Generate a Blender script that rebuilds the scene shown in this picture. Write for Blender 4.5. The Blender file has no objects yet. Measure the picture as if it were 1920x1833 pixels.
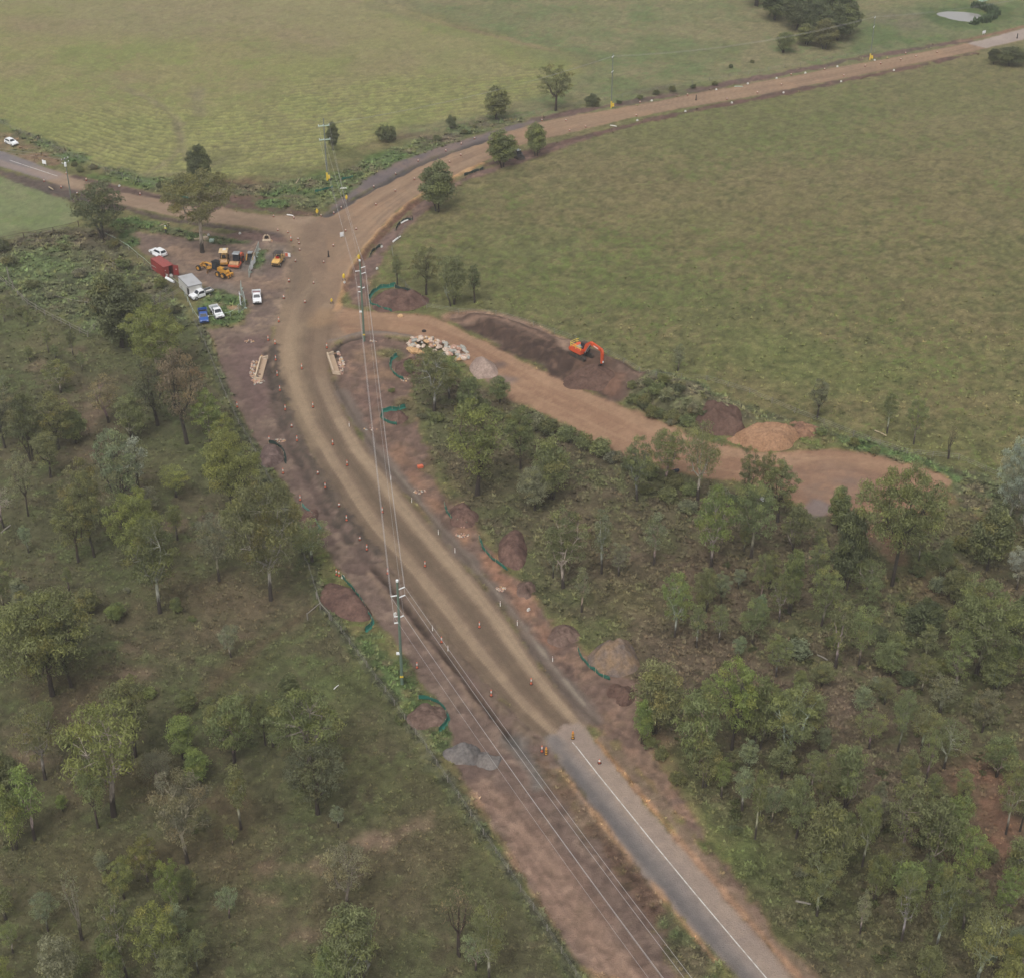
import bpy, math, random
import numpy as np
from mathutils import Matrix, Vector

# ------------------------------------------------------------------ camera, sky, sun, exposure
SC = bpy.context.scene
COL = SC.collection
R = math.radians
CAM_H = 150.0
PITCH = R(32.8)                      # below the horizontal
FOC = 2969.0                         # focal length in units of a 1920-wide frame
CP, SP = math.cos(PITCH), math.sin(PITCH)
cam_d = bpy.data.cameras.new('camera')
cam = bpy.data.objects.new('camera', cam_d)
COL.objects.link(cam)
cam.location = (0, 0, CAM_H)
cam.rotation_euler = (R(90) - PITCH, 0, 0)
cam_d.sensor_width = 36.0
cam_d.lens = 36.0 * FOC / 1920.0
cam_d.clip_start = 1.0
cam_d.clip_end = 9000.0
SC.camera = cam

SUN_EL, SUN_AZ = R(58), R(200)
world = bpy.data.worlds.new('World')
SC.world = world
world.use_nodes = True
wn = world.node_tree
wn.nodes.clear()
w_out = wn.nodes.new('ShaderNodeOutputWorld')
w_bg = wn.nodes.new('ShaderNodeBackground')
w_sky = wn.nodes.new('ShaderNodeTexSky')
w_sky.sky_type = 'NISHITA'
w_sky.sun_disc = False
w_sky.sun_elevation = SUN_EL
w_sky.sun_rotation = SUN_AZ
w_sky.dust_density = 6.0
w_sky.air_density = 1.0
w_hs = wn.nodes.new('ShaderNodeHueSaturation')      # overcast: the cloud deck takes most of the blue out of the sky
w_hs.inputs['Saturation'].default_value = 0.15
wn.links.new(w_sky.outputs['Color'], w_hs.inputs['Color'])
wn.links.new(w_hs.outputs['Color'], w_bg.inputs['Color'])
w_bg.inputs['Strength'].default_value = 0.13
wn.links.new(w_bg.outputs['Background'], w_out.inputs['Surface'])

sun_d = bpy.data.lights.new('sun', 'SUN')
sun_d.energy = 0.75
sun_d.angle = R(28)
sun_d.color = (1.0, 0.965, 0.92)
sun = bpy.data.objects.new('sun', sun_d)
COL.objects.link(sun)
sun.location = (0, 0, 400)
sd_ = Vector((math.sin(SUN_AZ) * math.cos(SUN_EL), math.cos(SUN_AZ) * math.cos(SUN_EL), math.sin(SUN_EL)))
sun.rotation_euler = sd_.to_track_quat('Z', 'Y').to_euler()

SC.view_settings.view_transform = 'Standard'
SC.view_settings.look = 'None'
SC.view_settings.exposure = 0.24
SC.view_settings.gamma = 1.0
SC.view_settings.use_curve_mapping = False
SC.render.engine = 'CYCLES'
SC.cycles.max_bounces = 5
SC.cycles.diffuse_bounces = 2
SC.cycles.glossy_bounces = 2
SC.cycles.transmission_bounces = 2
SC.cycles.volume_bounces = 0
SC.cycles.caustics_reflective = False
SC.cycles.caustics_refractive = False

rnd = random.Random(7)

# ------------------------------------------------------------------ helpers: positions
def G0(px, py, z=0.0):
    """surveyed photo point (1920-wide frame) -> where its sight line meets the height z"""
    u = (px - 960.0) / FOC; v = (py - 916.5) / FOC
    t = (CAM_H - z) / (SP + v * CP)
    return (u * t, (CP - v * SP) * t)

def hgt(bx, by, ty, z0=0.0):
    """height of an upright thing whose foot shows at (bx, by) and whose top shows at row ty"""
    x, y = G0(bx, by, z0); v = (ty - 916.5) / FOC
    return CAM_H - y * (SP + v * CP) / (CP - v * SP) - z0

def ppm(py):
    """frame units per metre across the view, for ground at row py"""
    v = (py - 916.5) / FOC
    return FOC * (SP + v * CP) / CAM_H

def sind(py):
    return math.sin(PITCH + math.atan((py - 916.5) / FOC))

def lin(c):
    return tuple(((x / 255.0) / 12.92 if x / 255.0 <= 0.04045 else ((x / 255.0 + 0.055) / 1.055) ** 2.4) for x in c)

# ------------------------------------------------------------------ helpers: noise on arrays
def _hash(ix, iy, seed):
    with np.errstate(over='ignore'):
        h = (ix.astype(np.int64) * 374761393 + iy.astype(np.int64) * 668265263 + seed * 982451653) & 0xffffffff
        h = ((h ^ (h >> 13)) * 1274126177) & 0xffffffff
        h = ((h ^ (h >> 16)) * 2246822519) & 0xffffffff
        h = h ^ (h >> 15)
    return (h & 0xffffff).astype(np.float32) / 16777215.0

def vnoise(x, y, seed=0):
    ix = np.floor(x); iy = np.floor(y)
    fx = (x - ix).astype(np.float32); fy = (y - iy).astype(np.float32)
    fx = fx * fx * (3 - 2 * fx); fy = fy * fy * (3 - 2 * fy)
    a = _hash(ix, iy, seed); b = _hash(ix + 1, iy, seed); c = _hash(ix, iy + 1, seed); d = _hash(ix + 1, iy + 1, seed)
    return (a + (b - a) * fx) * (1 - fy) + (c + (d - c) * fx) * fy

def fbm(x, y, scale, octs=4, seed=0, gain=0.55):
    """about -1..1"""
    s = np.zeros(np.shape(x), np.float32); amp = 1.0; tot = 0.0; f = 1.0 / scale
    for o in range(octs):
        s += amp * (vnoise(x * f + 17.3 * o, y * f - 9.1 * o, seed + o * 31) * 2 - 1)
        tot += amp; amp *= gain; f *= 2.03
    return s / tot * 1.6

def smooth(e0, e1, x):
    t = np.clip((x - e0) / (e1 - e0), 0, 1)
    return t * t * (3 - 2 * t)

def seg_dist(x, y, pts, closed):
    d2 = np.full(x.shape, 1e18, np.float32)
    n = len(pts)
    for i in range(n if closed else n - 1):
        ax, ay = pts[i]; bx, by = pts[(i + 1) % n]
        vx, vy = bx - ax, by - ay
        L = vx * vx + vy * vy + 1e-9
        t = np.clip(((x - ax) * vx + (y - ay) * vy) / L, 0, 1)
        d2 = np.minimum(d2, (x - ax - t * vx) ** 2 + (y - ay - t * vy) ** 2)
    return np.sqrt(d2)

def inside(x, y, pts):
    r = np.zeros(x.shape, bool); n = len(pts)
    for i in range(n):
        ax, ay = pts[i]; bx, by = pts[(i + 1) % n]
        if ay == by: continue
        c = ((ay > y) != (by > y)) & (x < (bx - ax) * (y - ay) / (by - ay) + ax)
        r ^= c
    return r

def smooth_line(pts, closed=False, k=2):
    for _ in range(k):
        out = []; n = len(pts)
        if not closed: out.append(pts[0])
        for i in range(n if closed else n - 1):
            a = pts[i]; b = pts[(i + 1) % n]
            out.append((a[0] * .75 + b[0] * .25, a[1] * .75 + b[1] * .25))
            out.append((a[0] * .25 + b[0] * .75, a[1] * .25 + b[1] * .75))
        if not closed: out.append(pts[-1])
        pts = out
    return pts

# ------------------------------------------------------------------ helpers: objects
def tag(o, label=None, cat=None, group=None, kind=None):
    if label: o['label'] = label
    if cat: o['category'] = cat
    if group: o['group'] = group
    if kind: o['kind'] = kind
    return o

def empty(name, loc, rz=0.0, label=None, cat=None, group=None):
    o = bpy.data.objects.new(name, None)
    o.empty_display_size = 0.3
    COL.objects.link(o)
    o.location = loc; o.rotation_euler = (0, 0, rz)
    return tag(o, label, cat, group)

def link_obj(name, me, parent=None, color=None):
    o = bpy.data.objects.new(name, me)
    COL.objects.link(o)
    if parent is not None: o.parent = parent
    if color: o.color = (*color, 1)
    return o

def copy_tree(o, parent=None):
    c = o.copy(); COL.objects.link(c)
    if parent is not None: c.parent = parent
    for ch in list(o.children): copy_tree(ch, c)
    return c

class MB:
    """collects shapes and links them as ONE mesh object"""
    def __init__(s): s.v = []; s.f = []; s.M = Matrix.Identity(4)
    def add(s, vs, fs):
        k = len(s.v)
        s.v += [tuple(s.M @ Vector(p)) for p in vs]
        s.f += [tuple(i + k for i in f) for f in fs]
        return s
    def box(s, c, d, rz=0.0, ry=0.0, rx=0.0, top=(1, 1)):
        x, y, z = d[0] / 2, d[1] / 2, d[2] / 2
        tx, ty = top
        vs = [(-x, -y, -z), (x, -y, -z), (x, y, -z), (-x, y, -z), (-x * tx, -y * ty, z), (x * tx, -y * ty, z), (x * tx, y * ty, z), (-x * tx, y * ty, z)]
        m = Matrix.Translation(c) @ Matrix.Rotation(rz, 4, 'Z') @ Matrix.Rotation(ry, 4, 'Y') @ Matrix.Rotation(rx, 4, 'X')
        return s.add([m @ Vector(p) for p in vs], [(0, 3, 2, 1), (4, 5, 6, 7), (0, 1, 5, 4), (1, 2, 6, 5), (2, 3, 7, 6), (3, 0, 4, 7)])
    def tube(s, pts, r, n=8, cap=True):
        rr = r if isinstance(r, (list, tuple)) else [r] * len(pts)
        pts = [Vector(p) for p in pts]; vs = []; fs = []
        up = None
        for i, p in enumerate(pts):
            t = (pts[min(i + 1, len(pts) - 1)] - pts[max(i - 1, 0)])
            t = t.normalized() if t.length > 1e-9 else Vector((0, 0, 1))
            if up is None or abs(up.dot(t)) > .98:
                up = Vector((1, 0, 0)) if abs(t.x) < .8 else Vector((0, 1, 0))
            a = t.cross(up).normalized(); b = t.cross(a).normalized(); up = b.cross(t).normalized() if False else up
            for k in range(n):
                w = 2 * math.pi * k / n
                vs.append(p + (a * math.cos(w) + b * math.sin(w)) * rr[i])
        for i in range(len(pts) - 1):
            for k in range(n):
                fs.append((i * n + k, i * n + (k + 1) % n, (i + 1) * n + (k + 1) % n, (i + 1) * n + k))
        if cap:
            fs.append(tuple(range(n - 1, -1, -1))); fs.append(tuple(range((len(pts) - 1) * n, len(pts) * n)))
        return s.add(vs, fs)
    def cyl(s, c, r, h, axis='Z', n=16, r2=None):
        d = {'X': (1, 0, 0), 'Y': (0, 1, 0), 'Z': (0, 0, 1)}[axis]
        a = Vector(c) - Vector(d) * h / 2; b = Vector(c) + Vector(d) * h / 2
        return s.tube([a, b], [r, r if r2 is None else r2], n)
    def prism(s, prof, w, c=(0, 0, 0), inset=None):
        """profile in (x, z), extruded along y by w and centred there; inset = how much the two sides narrow towards the top"""
        n = len(prof); vs = []
        zs = [p[1] for p in prof]; z0, z1 = min(zs), max(zs)
        for sgn in (-1, 1):
            for x, z in prof:
                k = 1.0 - (inset or 0) * ((z - z0) / (z1 - z0 + 1e-9)) ** 2
                vs.append((c[0] + x, c[1] + sgn * w / 2 * k, c[2] + z))
        fs = [tuple(range(n)), tuple(range(2 * n - 1, n - 1, -1))]
        for i in range(n):
            j = (i + 1) % n
            fs.append((i, i + n, j + n, j))
        return s.add(vs, fs)
    def ball(s, c, r, n=10, m=7):
        if not isinstance(r, (list, tuple)): r = (r, r, r)
        vs = [(c[0], c[1], c[2] + r[2])]; fs = []
        for i in range(1, m):
            a = math.pi * i / m
            for k in range(n):
                w = 2 * math.pi * k / n
                vs.append((c[0] + r[0] * math.sin(a) * math.cos(w), c[1] + r[1] * math.sin(a) * math.sin(w), c[2] + r[2] * math.cos(a)))
        vs.append((c[0], c[1], c[2] - r[2])); L = len(vs) - 1
        for k in range(n): fs.append((0, 1 + k, 1 + (k + 1) % n))
        for i in range(m - 2):
            for k in range(n):
                a = 1 + i * n + k; b = 1 + i * n + (k + 1) % n
                fs.append((a, a + n, b + n, b))
        for k in range(n): fs.append((L, 1 + (m - 2) * n + (k + 1) % n, 1 + (m - 2) * n + k))
        return s.add(vs, fs)
    def mesh(s, name, mat, smooth_sh=False):
        me = bpy.data.meshes.new(name)
        me.from_pydata(s.v, [], s.f)
        import bmesh
        bm = bmesh.new(); bm.from_mesh(me)
        bmesh.ops.recalc_face_normals(bm, faces=bm.faces)
        bm.to_mesh(me); bm.free()
        if mat: me.materials.append(mat)
        if smooth_sh:
            me.polygons.foreach_set('use_smooth', [True] * len(me.polygons))
        me.update()
        return me
    def build(s, name, mat, parent=None, smooth_sh=False):
        return link_obj(name, s.mesh(name, mat, smooth_sh), parent)

# ------------------------------------------------------------------ helpers: materials
def new_mat(name):
    m = bpy.data.materials.new(name); m.use_nodes = True
    nt = m.node_tree; nt.nodes.clear()
    out = nt.nodes.new('ShaderNodeOutputMaterial')
    b = nt.nodes.new('ShaderNodeBsdfPrincipled')
    nt.links.new(b.outputs['BSDF'], out.inputs['Surface'])
    return m, nt, b

def paint(name, rgb, rough=0.6, metal=0.0, var=0.12, scale=3.0, dirt=None, dirt_amt=0.35, bump=0.0):
    """plain surface with worn, uneven colour; rgb in sRGB 0-255"""
    m, nt, b = new_mat(name)
    c = lin(rgb)
    tc = nt.nodes.new('ShaderNodeTexCoord')
    nz = nt.nodes.new('ShaderNodeTexNoise'); nz.inputs['Scale'].default_value = scale; nz.inputs['Detail'].default_value = 5
    nt.links.new(tc.outputs['Object'], nz.inputs['Vector'])
    mx = nt.nodes.new('ShaderNodeMix'); mx.data_type = 'RGBA'
    mx.inputs[6].default_value = (*[x * (1 - var) for x in c], 1)
    mx.inputs[7].default_value = (*[min(1, x * (1 + var)) for x in c], 1)
    nt.links.new(nz.outputs['Fac'], mx.inputs[0])
    last = mx.outputs[2]
    if dirt:
        n2 = nt.nodes.new('ShaderNodeTexNoise'); n2.inputs['Scale'].default_value = scale * .6; n2.inputs['Detail'].default_value = 6
        nt.links.new(tc.outputs['Object'], n2.inputs['Vector'])
        rp = nt.nodes.new('ShaderNodeMapRange'); rp.inputs[1].default_value = .45; rp.inputs[2].default_value = .7; rp.inputs[4].default_value = dirt_amt
        nt.links.new(n2.outputs['Fac'], rp.inputs[0])
        m2 = nt.nodes.new('ShaderNodeMix'); m2.data_type = 'RGBA'
        nt.links.new(rp.outputs[0], m2.inputs[0]); nt.links.new(last, m2.inputs[6]); m2.inputs[7].default_value = (*lin(dirt), 1)
        last = m2.outputs[2]
    nt.links.new(last, b.inputs['Base Color'])
    b.inputs['Roughness'].default_value = rough
    b.inputs['Metallic'].default_value = metal
    if bump:
        bp = nt.nodes.new('ShaderNodeBump'); bp.inputs['Strength'].default_value = bump; bp.inputs['Distance'].default_value = .1
        nt.links.new(nz.outputs['Fac'], bp.inputs['Height']); nt.links.new(bp.outputs[0], b.inputs['Normal'])
    return m
# ------------------------------------------------------------------ the ground: one fan of fine faces, shared out to the pieces of the setting
NI, NJ = 800, 740
Y0, Y1 = 104.0, 600.0
_u = np.linspace(0, 1, NI)
_k = 3.3                                           # rows get wider apart with distance
GY = Y0 + (Y1 - Y0) * ((np.exp(_u * math.log(_k)) - 1) / (_k - 1))
GT = np.linspace(-1, 1, NJ)
WA, WB = 33.0, 0.325
X = (GT[None, :] * (WA + WB * GY[:, None])).astype(np.float32)
Y = (np.repeat(GY[:, None], NJ, 1)).astype(np.float32)
Z = np.zeros_like(X)
C = np.zeros((NI, NJ, 3), np.float32)
GR = np.ones_like(X)                               # how grassy: drives relief and colour grain
CLS = np.zeros((NI, NJ), np.int32)
CN = ['paddock', 'crop_field', 'woodland_floor', 'grass_verge', 'gravel_road', 'sealed_road', 'access_track', 'bare_earth', 'road_shoulder', 'weedy_ground']
CI = {n: i for i, n in enumerate(CN)}

n_big = fbm(X, Y, 60, 4, 1); n_mid = fbm(X, Y, 14, 4, 2); n_sm = fbm(X, Y, 4.0, 4, 3); n_fine = fbm(X, Y, 1.2, 3, 4)
n_fine2 = fbm(X, Y, .7, 2, 5)

def tri(cols, a, b):
    c0, c1, c2 = [np.array(lin(c), np.float32) for c in cols]
    w1 = smooth(-.35, .45, a)[..., None]; w2 = smooth(.0, .6, b)[..., None]
    c = c0 * (1 - w1) + c1 * w1
    return c * (1 - w2) + c2 * w2

def g_all(pts): return [G0(*p) for p in pts]

def layer(sdfn, pts, closed, cols, cls=None, edge=1.2, amp=1.0, sc=4.0, op=1.0, g=None, dz=0.0, width=None, csc=1.0, seed=0, brk=0.0, soft=2):
    P = g_all(pts)
    if soft: P = smooth_line(P, closed, soft)
    m = edge + amp * 1.7 + (width or 0)
    xs = [p[0] for p in P]; ys = [p[1] for p in P]
    r0 = np.searchsorted(GY, min(ys) - m); r1 = np.searchsorted(GY, max(ys) + m)
    if r1 <= r0: return
    sl = slice(r0, r1)
    xx, yy = X[sl], Y[sl]
    cm = np.where(((xx > min(xs) - m) & (xx < max(xs) + m)).any(0))[0]
    if len(cm) == 0: return
    sl = (slice(r0, r1), slice(cm[0], cm[-1] + 1))
    xx, yy = X[sl], Y[sl]
    d = seg_dist(xx, yy, P, closed)
    if closed: sd = np.where(inside(xx, yy, P), d, -d)
    else: sd = width / 2 - d
    sd = sd + amp * fbm(xx, yy, sc, 4, 50 + seed)
    w = smooth(-edge, edge, sd) * op
    if brk: w = w * smooth(-.3, .3, fbm(xx, yy, sc * 1.5, 3, 90 + seed) + (1 - brk))
    if cols is not None:
        if len(cols) == 1: cols = (cols[0],) * 3
        if len(cols) == 2: cols = (cols[0], cols[1], cols[0])
        c = tri(cols, .7 * fbm(xx, yy, 9 * csc, 4, 7 + seed) + .7 * n_sm[sl], .7 * fbm(xx, yy, 3.5 * csc, 3, 8 + seed) + .5 * n_fine[sl])
        C[sl] = C[sl] * (1 - w[..., None]) + c * w[..., None]
    if cls: 
        q = CLS[sl]; q[w > .5] = CI[cls]; CLS[sl] = q
    if g is not None: GR[sl] = GR[sl] * (1 - w) + g * w
    if dz: Z[sl] += dz * w

def area(pts, cols, cls=None, **k): layer(None, pts, True, cols, cls, **k)
def strip(pts, width, cols, cls=None, **k): layer(None, pts, False, cols, cls, width=width, **k)
def patch(px, py, rx, ry, cols, cls=None, **k):
    area([(px + rx * math.cos(a * math.pi / 6), py + ry * math.sin(a * math.pi / 6)) for a in range(12)], cols, cls, **k)

# edges of the roads, in survey points
ML = [(1018,1385),(985,1355),(945,1318),(905,1275),(850,1213),(800,1150),(765,1100),(722,1050),(690,1018),(652,970),(617,912),(582,850),(552,795),(528,735),(514,690),(511,650),(517,610),(531,570),(545,530),(553,495),(555,470),(545,450)]
MR = [(1112,1368),(1075,1325),(1010,1247),(955,1158),(917,1110),(855,1040),(805,977),(767,935),(730,890),(697,852),(672,814),(652,779),(635,747),(622,716),(616,685),(617,658),(622,625),(628,580)]
EU = [(605,408),(655,377),(705,350),(780,307),(855,282),(917,257),(1010,230),(1085,215),(1185,199),(1285,179),(1440,152),(1540,132),(1665,110),(1815,82),(1930,52),(2120,5)]
EL = [(625,590),(635,555),(655,500),(680,465),(717,425),(750,390),(792,362),(850,332),(905,305),(965,277),(1035,257),(1110,240),(1185,221),(1285,203),(1360,190),(1440,176),(1565,151),(1690,126),(1815,100),(1850,91),(1930,71),(2120,25)]
SU = [(605,408),(560,406),(480,403),(400,386),(330,372),(250,355),(170,335),(118,326),(60,305),(0,283),(-220,208)]
SLO = [(548,446),(470,426),(400,419),(330,409),(240,387),(180,370),(130,355),(85,338),(0,312),(-220,240)]
AU = [(628,575),(700,585),(790,590),(830,600),(880,625),(950,660),(1010,690),(1060,715),(1110,735),(1160,760),(1250,795),(1310,825),(1370,835),(1440,855),(1540,842),(1620,845),(1700,868),(1760,885),(1788,905)]
AL = [(640,632),(700,626),(760,634),(800,643),(850,662),(890,695),(925,720),(950,745),(1000,765),(1060,792),(1130,832),(1200,860),(1280,888),(1340,897),(1400,905),(1450,925),(1500,950),(1540,968),(1620,968),(1700,962),(1760,930)]

# --- broad country
C[:] = tri([(104,105,65), (115,107,72), (95,106,54)], .75 * n_big + .45 * n_mid + .3 * n_sm + .45 * n_fine, n_mid * .4 - n_big * .35 + .5 * fbm(X, Y, 2.4, 3, 15) + .55 * n_fine2 - .15)
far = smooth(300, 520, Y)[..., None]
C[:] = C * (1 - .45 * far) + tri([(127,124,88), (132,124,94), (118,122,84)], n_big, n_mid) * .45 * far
# beyond the far road
area([(700,268),(1000,228),(1185,196),(1440,150),(1815,80),(2300,-30),(2300,-110),(560,-110),(640,-20),(960,72),(1150,125),(900,190)], [(120,123,86),(130,124,92),(104,118,76)], 'paddock', edge=5, amp=5, sc=18, csc=3)
area([(-400,-110),(640,-110),(650,-20),(800,30),(960,72),(1140,122),(1000,190),(900,215),(720,250),(620,300),(560,325),(430,335),(330,345),(250,335),(100,275),(0,228),(-400,110)], [(128,130,80),(132,126,86),(118,126,72)], 'crop_field', edge=3, amp=3, sc=14, csc=3.2)
fm = (CLS == CI['crop_field'])
x0 = G0(330, 230)[0]
gco = Y + .225 * (X - x0) - .525 * np.sqrt((X - x0) ** 2 + 120) + .7 * n_mid
row = np.sin(gco * (2 * math.pi / 2.5)) * .5 + .5
row = np.clip(1.15 * row + .55 * n_fine + .25 * n_sm - .1, 0, 1.2) * (.35 + .65 * smooth(.75, -.3, fbm(X, Y, 26, 3, 41))) * smooth(505, 425, Y) * fm
C[:] = C * (1 - .72 * row[..., None]) + np.array(lin((139,141,85)), np.float32) * .72 * row[..., None]
gap = np.clip(1 - row * 1.3, 0, 1) * fm * (.25 + .75 * smooth(.6, -.4, fbm(X, Y, 26, 3, 41))) * smooth(505, 425, Y)
C[:] = C * (1 - .5 * gap[..., None]) + np.array(lin((92,94,72)), np.float32) * .5 * gap[..., None]
Z += .4 * row
for px, py, rx, ry, op in ((560,95,90,20,.5),(400,72,110,12,.45),(620,70,110,14,.5),(40,130,60,20,.4),(470,160,60,12,.35),(230,150,50,14,.35),(720,120,80,20,.4),(150,60,120,14,.4),(640,150,60,12,.4),(60,40,120,16,.5)):
    patch(px, py, rx, ry, [(134,118,96),(126,114,90)], edge=7, amp=7, sc=14, op=op)
area([(-60,-110),(900,-110),(760,30),(560,60),(300,70),(0,40)], [(138,128,100),(130,120,96)], edge=14, amp=10, sc=30, op=.6, csc=3)
area([(560,20),(760,40),(980,90),(900,150),(700,110),(560,70)], [(136,128,94),(126,122,88)], edge=8, amp=8, sc=24, op=.55, csc=2)
for pl in ([(235,165),(300,195),(338,235),(342,270),(322,300),(270,330)], [(420,300),(370,322),(300,330),(255,330)], [(360,165),(366,205),(378,216)], [(330,232),(350,300)], [(372,165),(378,205)]):
    strip(pl, 2.2, [(124,116,92),(116,112,84)], edge=1.2, amp=1.0, op=.75, dz=-.25)
strip([(600,-20),(690,10),(800,38),(960,76),(1130,122)], 2.6, [(132,112,92),(120,110,84)], edge=1.5, amp=1.4, op=.7)
strip([(690,8),(820,52),(980,95),(1120,124)], 6, [(108,116,76)], edge=3, amp=2.5, op=.5)
for px, py, rx, ry in ((1010,45,60,12),(1250,60,80,16),(1320,110,60,10),(1150,90,50,8),(1400,120,40,8)):
    patch(px, py, rx, ry, [(136,124,96)], edge=8, amp=7, sc=16, op=.5)
for px, py, rx, ry in ((1120,150,90,14),(1210,165,70,8),(1000,190,60,10),(1340,160,60,6),(1280,100,120,14),(1060,110,60,10)):
    patch(px, py, rx, ry, [(96,112,66),(104,112,76)], edge=6, amp=6, sc=14, op=.55)
patch(1250, 172, 110, 9, [(104,92,78),(90,96,66)], edge=3, amp=3, sc=9, op=.7)
patch(1330, 168, 40, 7, [(104,90,80)], edge=2, amp=2, op=.6)
for px, py, rx, ry, c, op in ((1760,235,150,26,(128,116,86),.45),(1500,330,120,24,(118,108,78),.4),(1300,420,110,24,(96,106,60),.4),(1650,520,130,30,(112,104,72),.4),(1480,690,140,34,(94,110,52),.45),(1780,690,110,30,(98,112,56),.4),(1100,330,90,18,(116,106,76),.4),(1000,470,80,24,(100,108,64),.4),(1850,400,80,30,(120,110,80),.4),(1250,560,110,26,(92,104,56),.35)):
    patch(px, py, rx, ry, [c], edge=9, amp=9, sc=18, op=op)
# wet green flat and pond surrounds
area([(1600,70),(1700,20),(1800,5),(1960,0),(2200,-20),(2200,10),(1920,48),(1800,76),(1680,98),(1600,105)], [(98,116,74),(112,118,84),(90,112,66)], edge=5, amp=5, sc=14, csc=2, op=.85)
patch(1700, 38, 60, 22, [(120,112,94),(104,112,78)], edge=6, amp=5, sc=12, op=.8)
patch(1812, 29, 82, 22, [(78,100,58),(88,104,62)], edge=3, amp=3, sc=10, op=.9)
# the small mown field and the yards
area([(-400,205),(0,330),(80,352),(140,376),(148,424),(0,452),(-400,520)], [(116,128,88),(122,128,92),(108,124,78)], 'paddock', edge=1.4, amp=1.2, csc=2.5, g=.55)
area([(-400,520),(0,455),(148,426),(200,440),(260,480),(330,545),(370,600),(300,640),(180,630),(130,610),(60,575),(0,550),(-400,640)], [(84,92,58),(98,92,66),(92,108,56)], 'weedy_ground', edge=2, amp=3, sc=8, csc=1.4, g=1.3)
for px, py, rx, ry, c in ((110,480,70,22,(94,116,58)),(60,510,50,20,(90,112,58)),(180,530,70,20,(88,104,58)),(60,455,70,9,(92,80,66)),(160,455,40,12,(104,86,72)),(200,480,60,12,(86,84,62)),(30,560,40,10,(82,94,54)),(170,600,70,12,(90,104,60))):
    patch(px, py, rx, ry, [c], edge=4, amp=5, sc=8, op=.7)
# --- woods
area([(-400,640),(0,552),(60,578),(130,612),(200,635),(300,642),(372,600),(400,690),(440,770),(480,850),(530,950),(575,1040),(610,1120),(650,1190),(760,1360),(860,1510),(960,1640),(1100,1833),(1180,1960),(-200,2000)], [(85,86,60),(90,85,64),(83,90,57)], 'woodland_floor', edge=1.5, amp=1.5, csc=1.6, g=.9)
for px, py, rx, ry, c in ((420,1180,90,80,(100,86,70)),(330,1120,80,40,(102,84,68)),(170,800,40,60,(104,84,74)),(300,900,60,30,(108,88,76)),(150,1300,100,40,(98,78,64)),(250,1480,120,50,(92,74,56)),(430,1560,60,60,(98,76,60)),(200,1600,180,60,(88,78,56)),(60,1400,60,40,(100,84,74)),(330,960,60,20,(110,90,80)),(470,1130,60,30,(104,90,72)),
                          (70,640,80,30,(92,102,58)),(220,650,120,30,(96,104,62)),(130,640,40,8,(112,94,78)),(360,850,70,70,(82,94,52)),(560,1260,110,50,(88,102,54)),(640,1300,90,60,(86,96,52)),(520,1330,60,40,(84,96,52)),(640,1420,120,70,(92,88,58)),(760,1560,120,90,(84,80,56)),(860,1640,100,80,(86,84,54)),(640,1600,200,60,(94,82,66)),(700,1740,140,70,(92,80,64)),(560,1700,120,60,(84,80,54)),(300,1780,220,60,(84,82,56)),(840,1800,140,50,(90,80,62)),(100,1700,120,60,(88,84,58)),(720,1500,80,50,(90,86,58))):
    patch(px, py, rx, ry, [c], edge=7, amp=6, sc=9, op=.42)
for px, py, rx, ry in ((715,1570,44,12),(690,1577,20,10),(545,1620,60,12),(790,1545,18,8),(250,1222,14,8),(255,1260,18,6),(60,1425,40,16),(450,1195,30,8),(395,975,30,9),(130,655,18,5),(70,685,14,8),(155,728,14,6),(170,790,22,26),(435,1325,20,8),(500,1690,30,16),(560,1760,26,12),(460,1260,30,6),(330,985,20,8)):
    patch(px, py, rx, ry, [(132,110,96),(118,98,84)], edge=1.6, amp=2.2, sc=3.5, op=.5, g=.5)
strip([(600,1130),(480,1215),(375,1305),(340,1340)], 2.2, [(92,76,60),(84,78,54)], edge=1.4, amp=.8, op=.7)
strip([(620,1150),(500,1230),(395,1320)], 1.6, [(78,78,48)], edge=1.0, amp=.8, op=.6)
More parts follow.
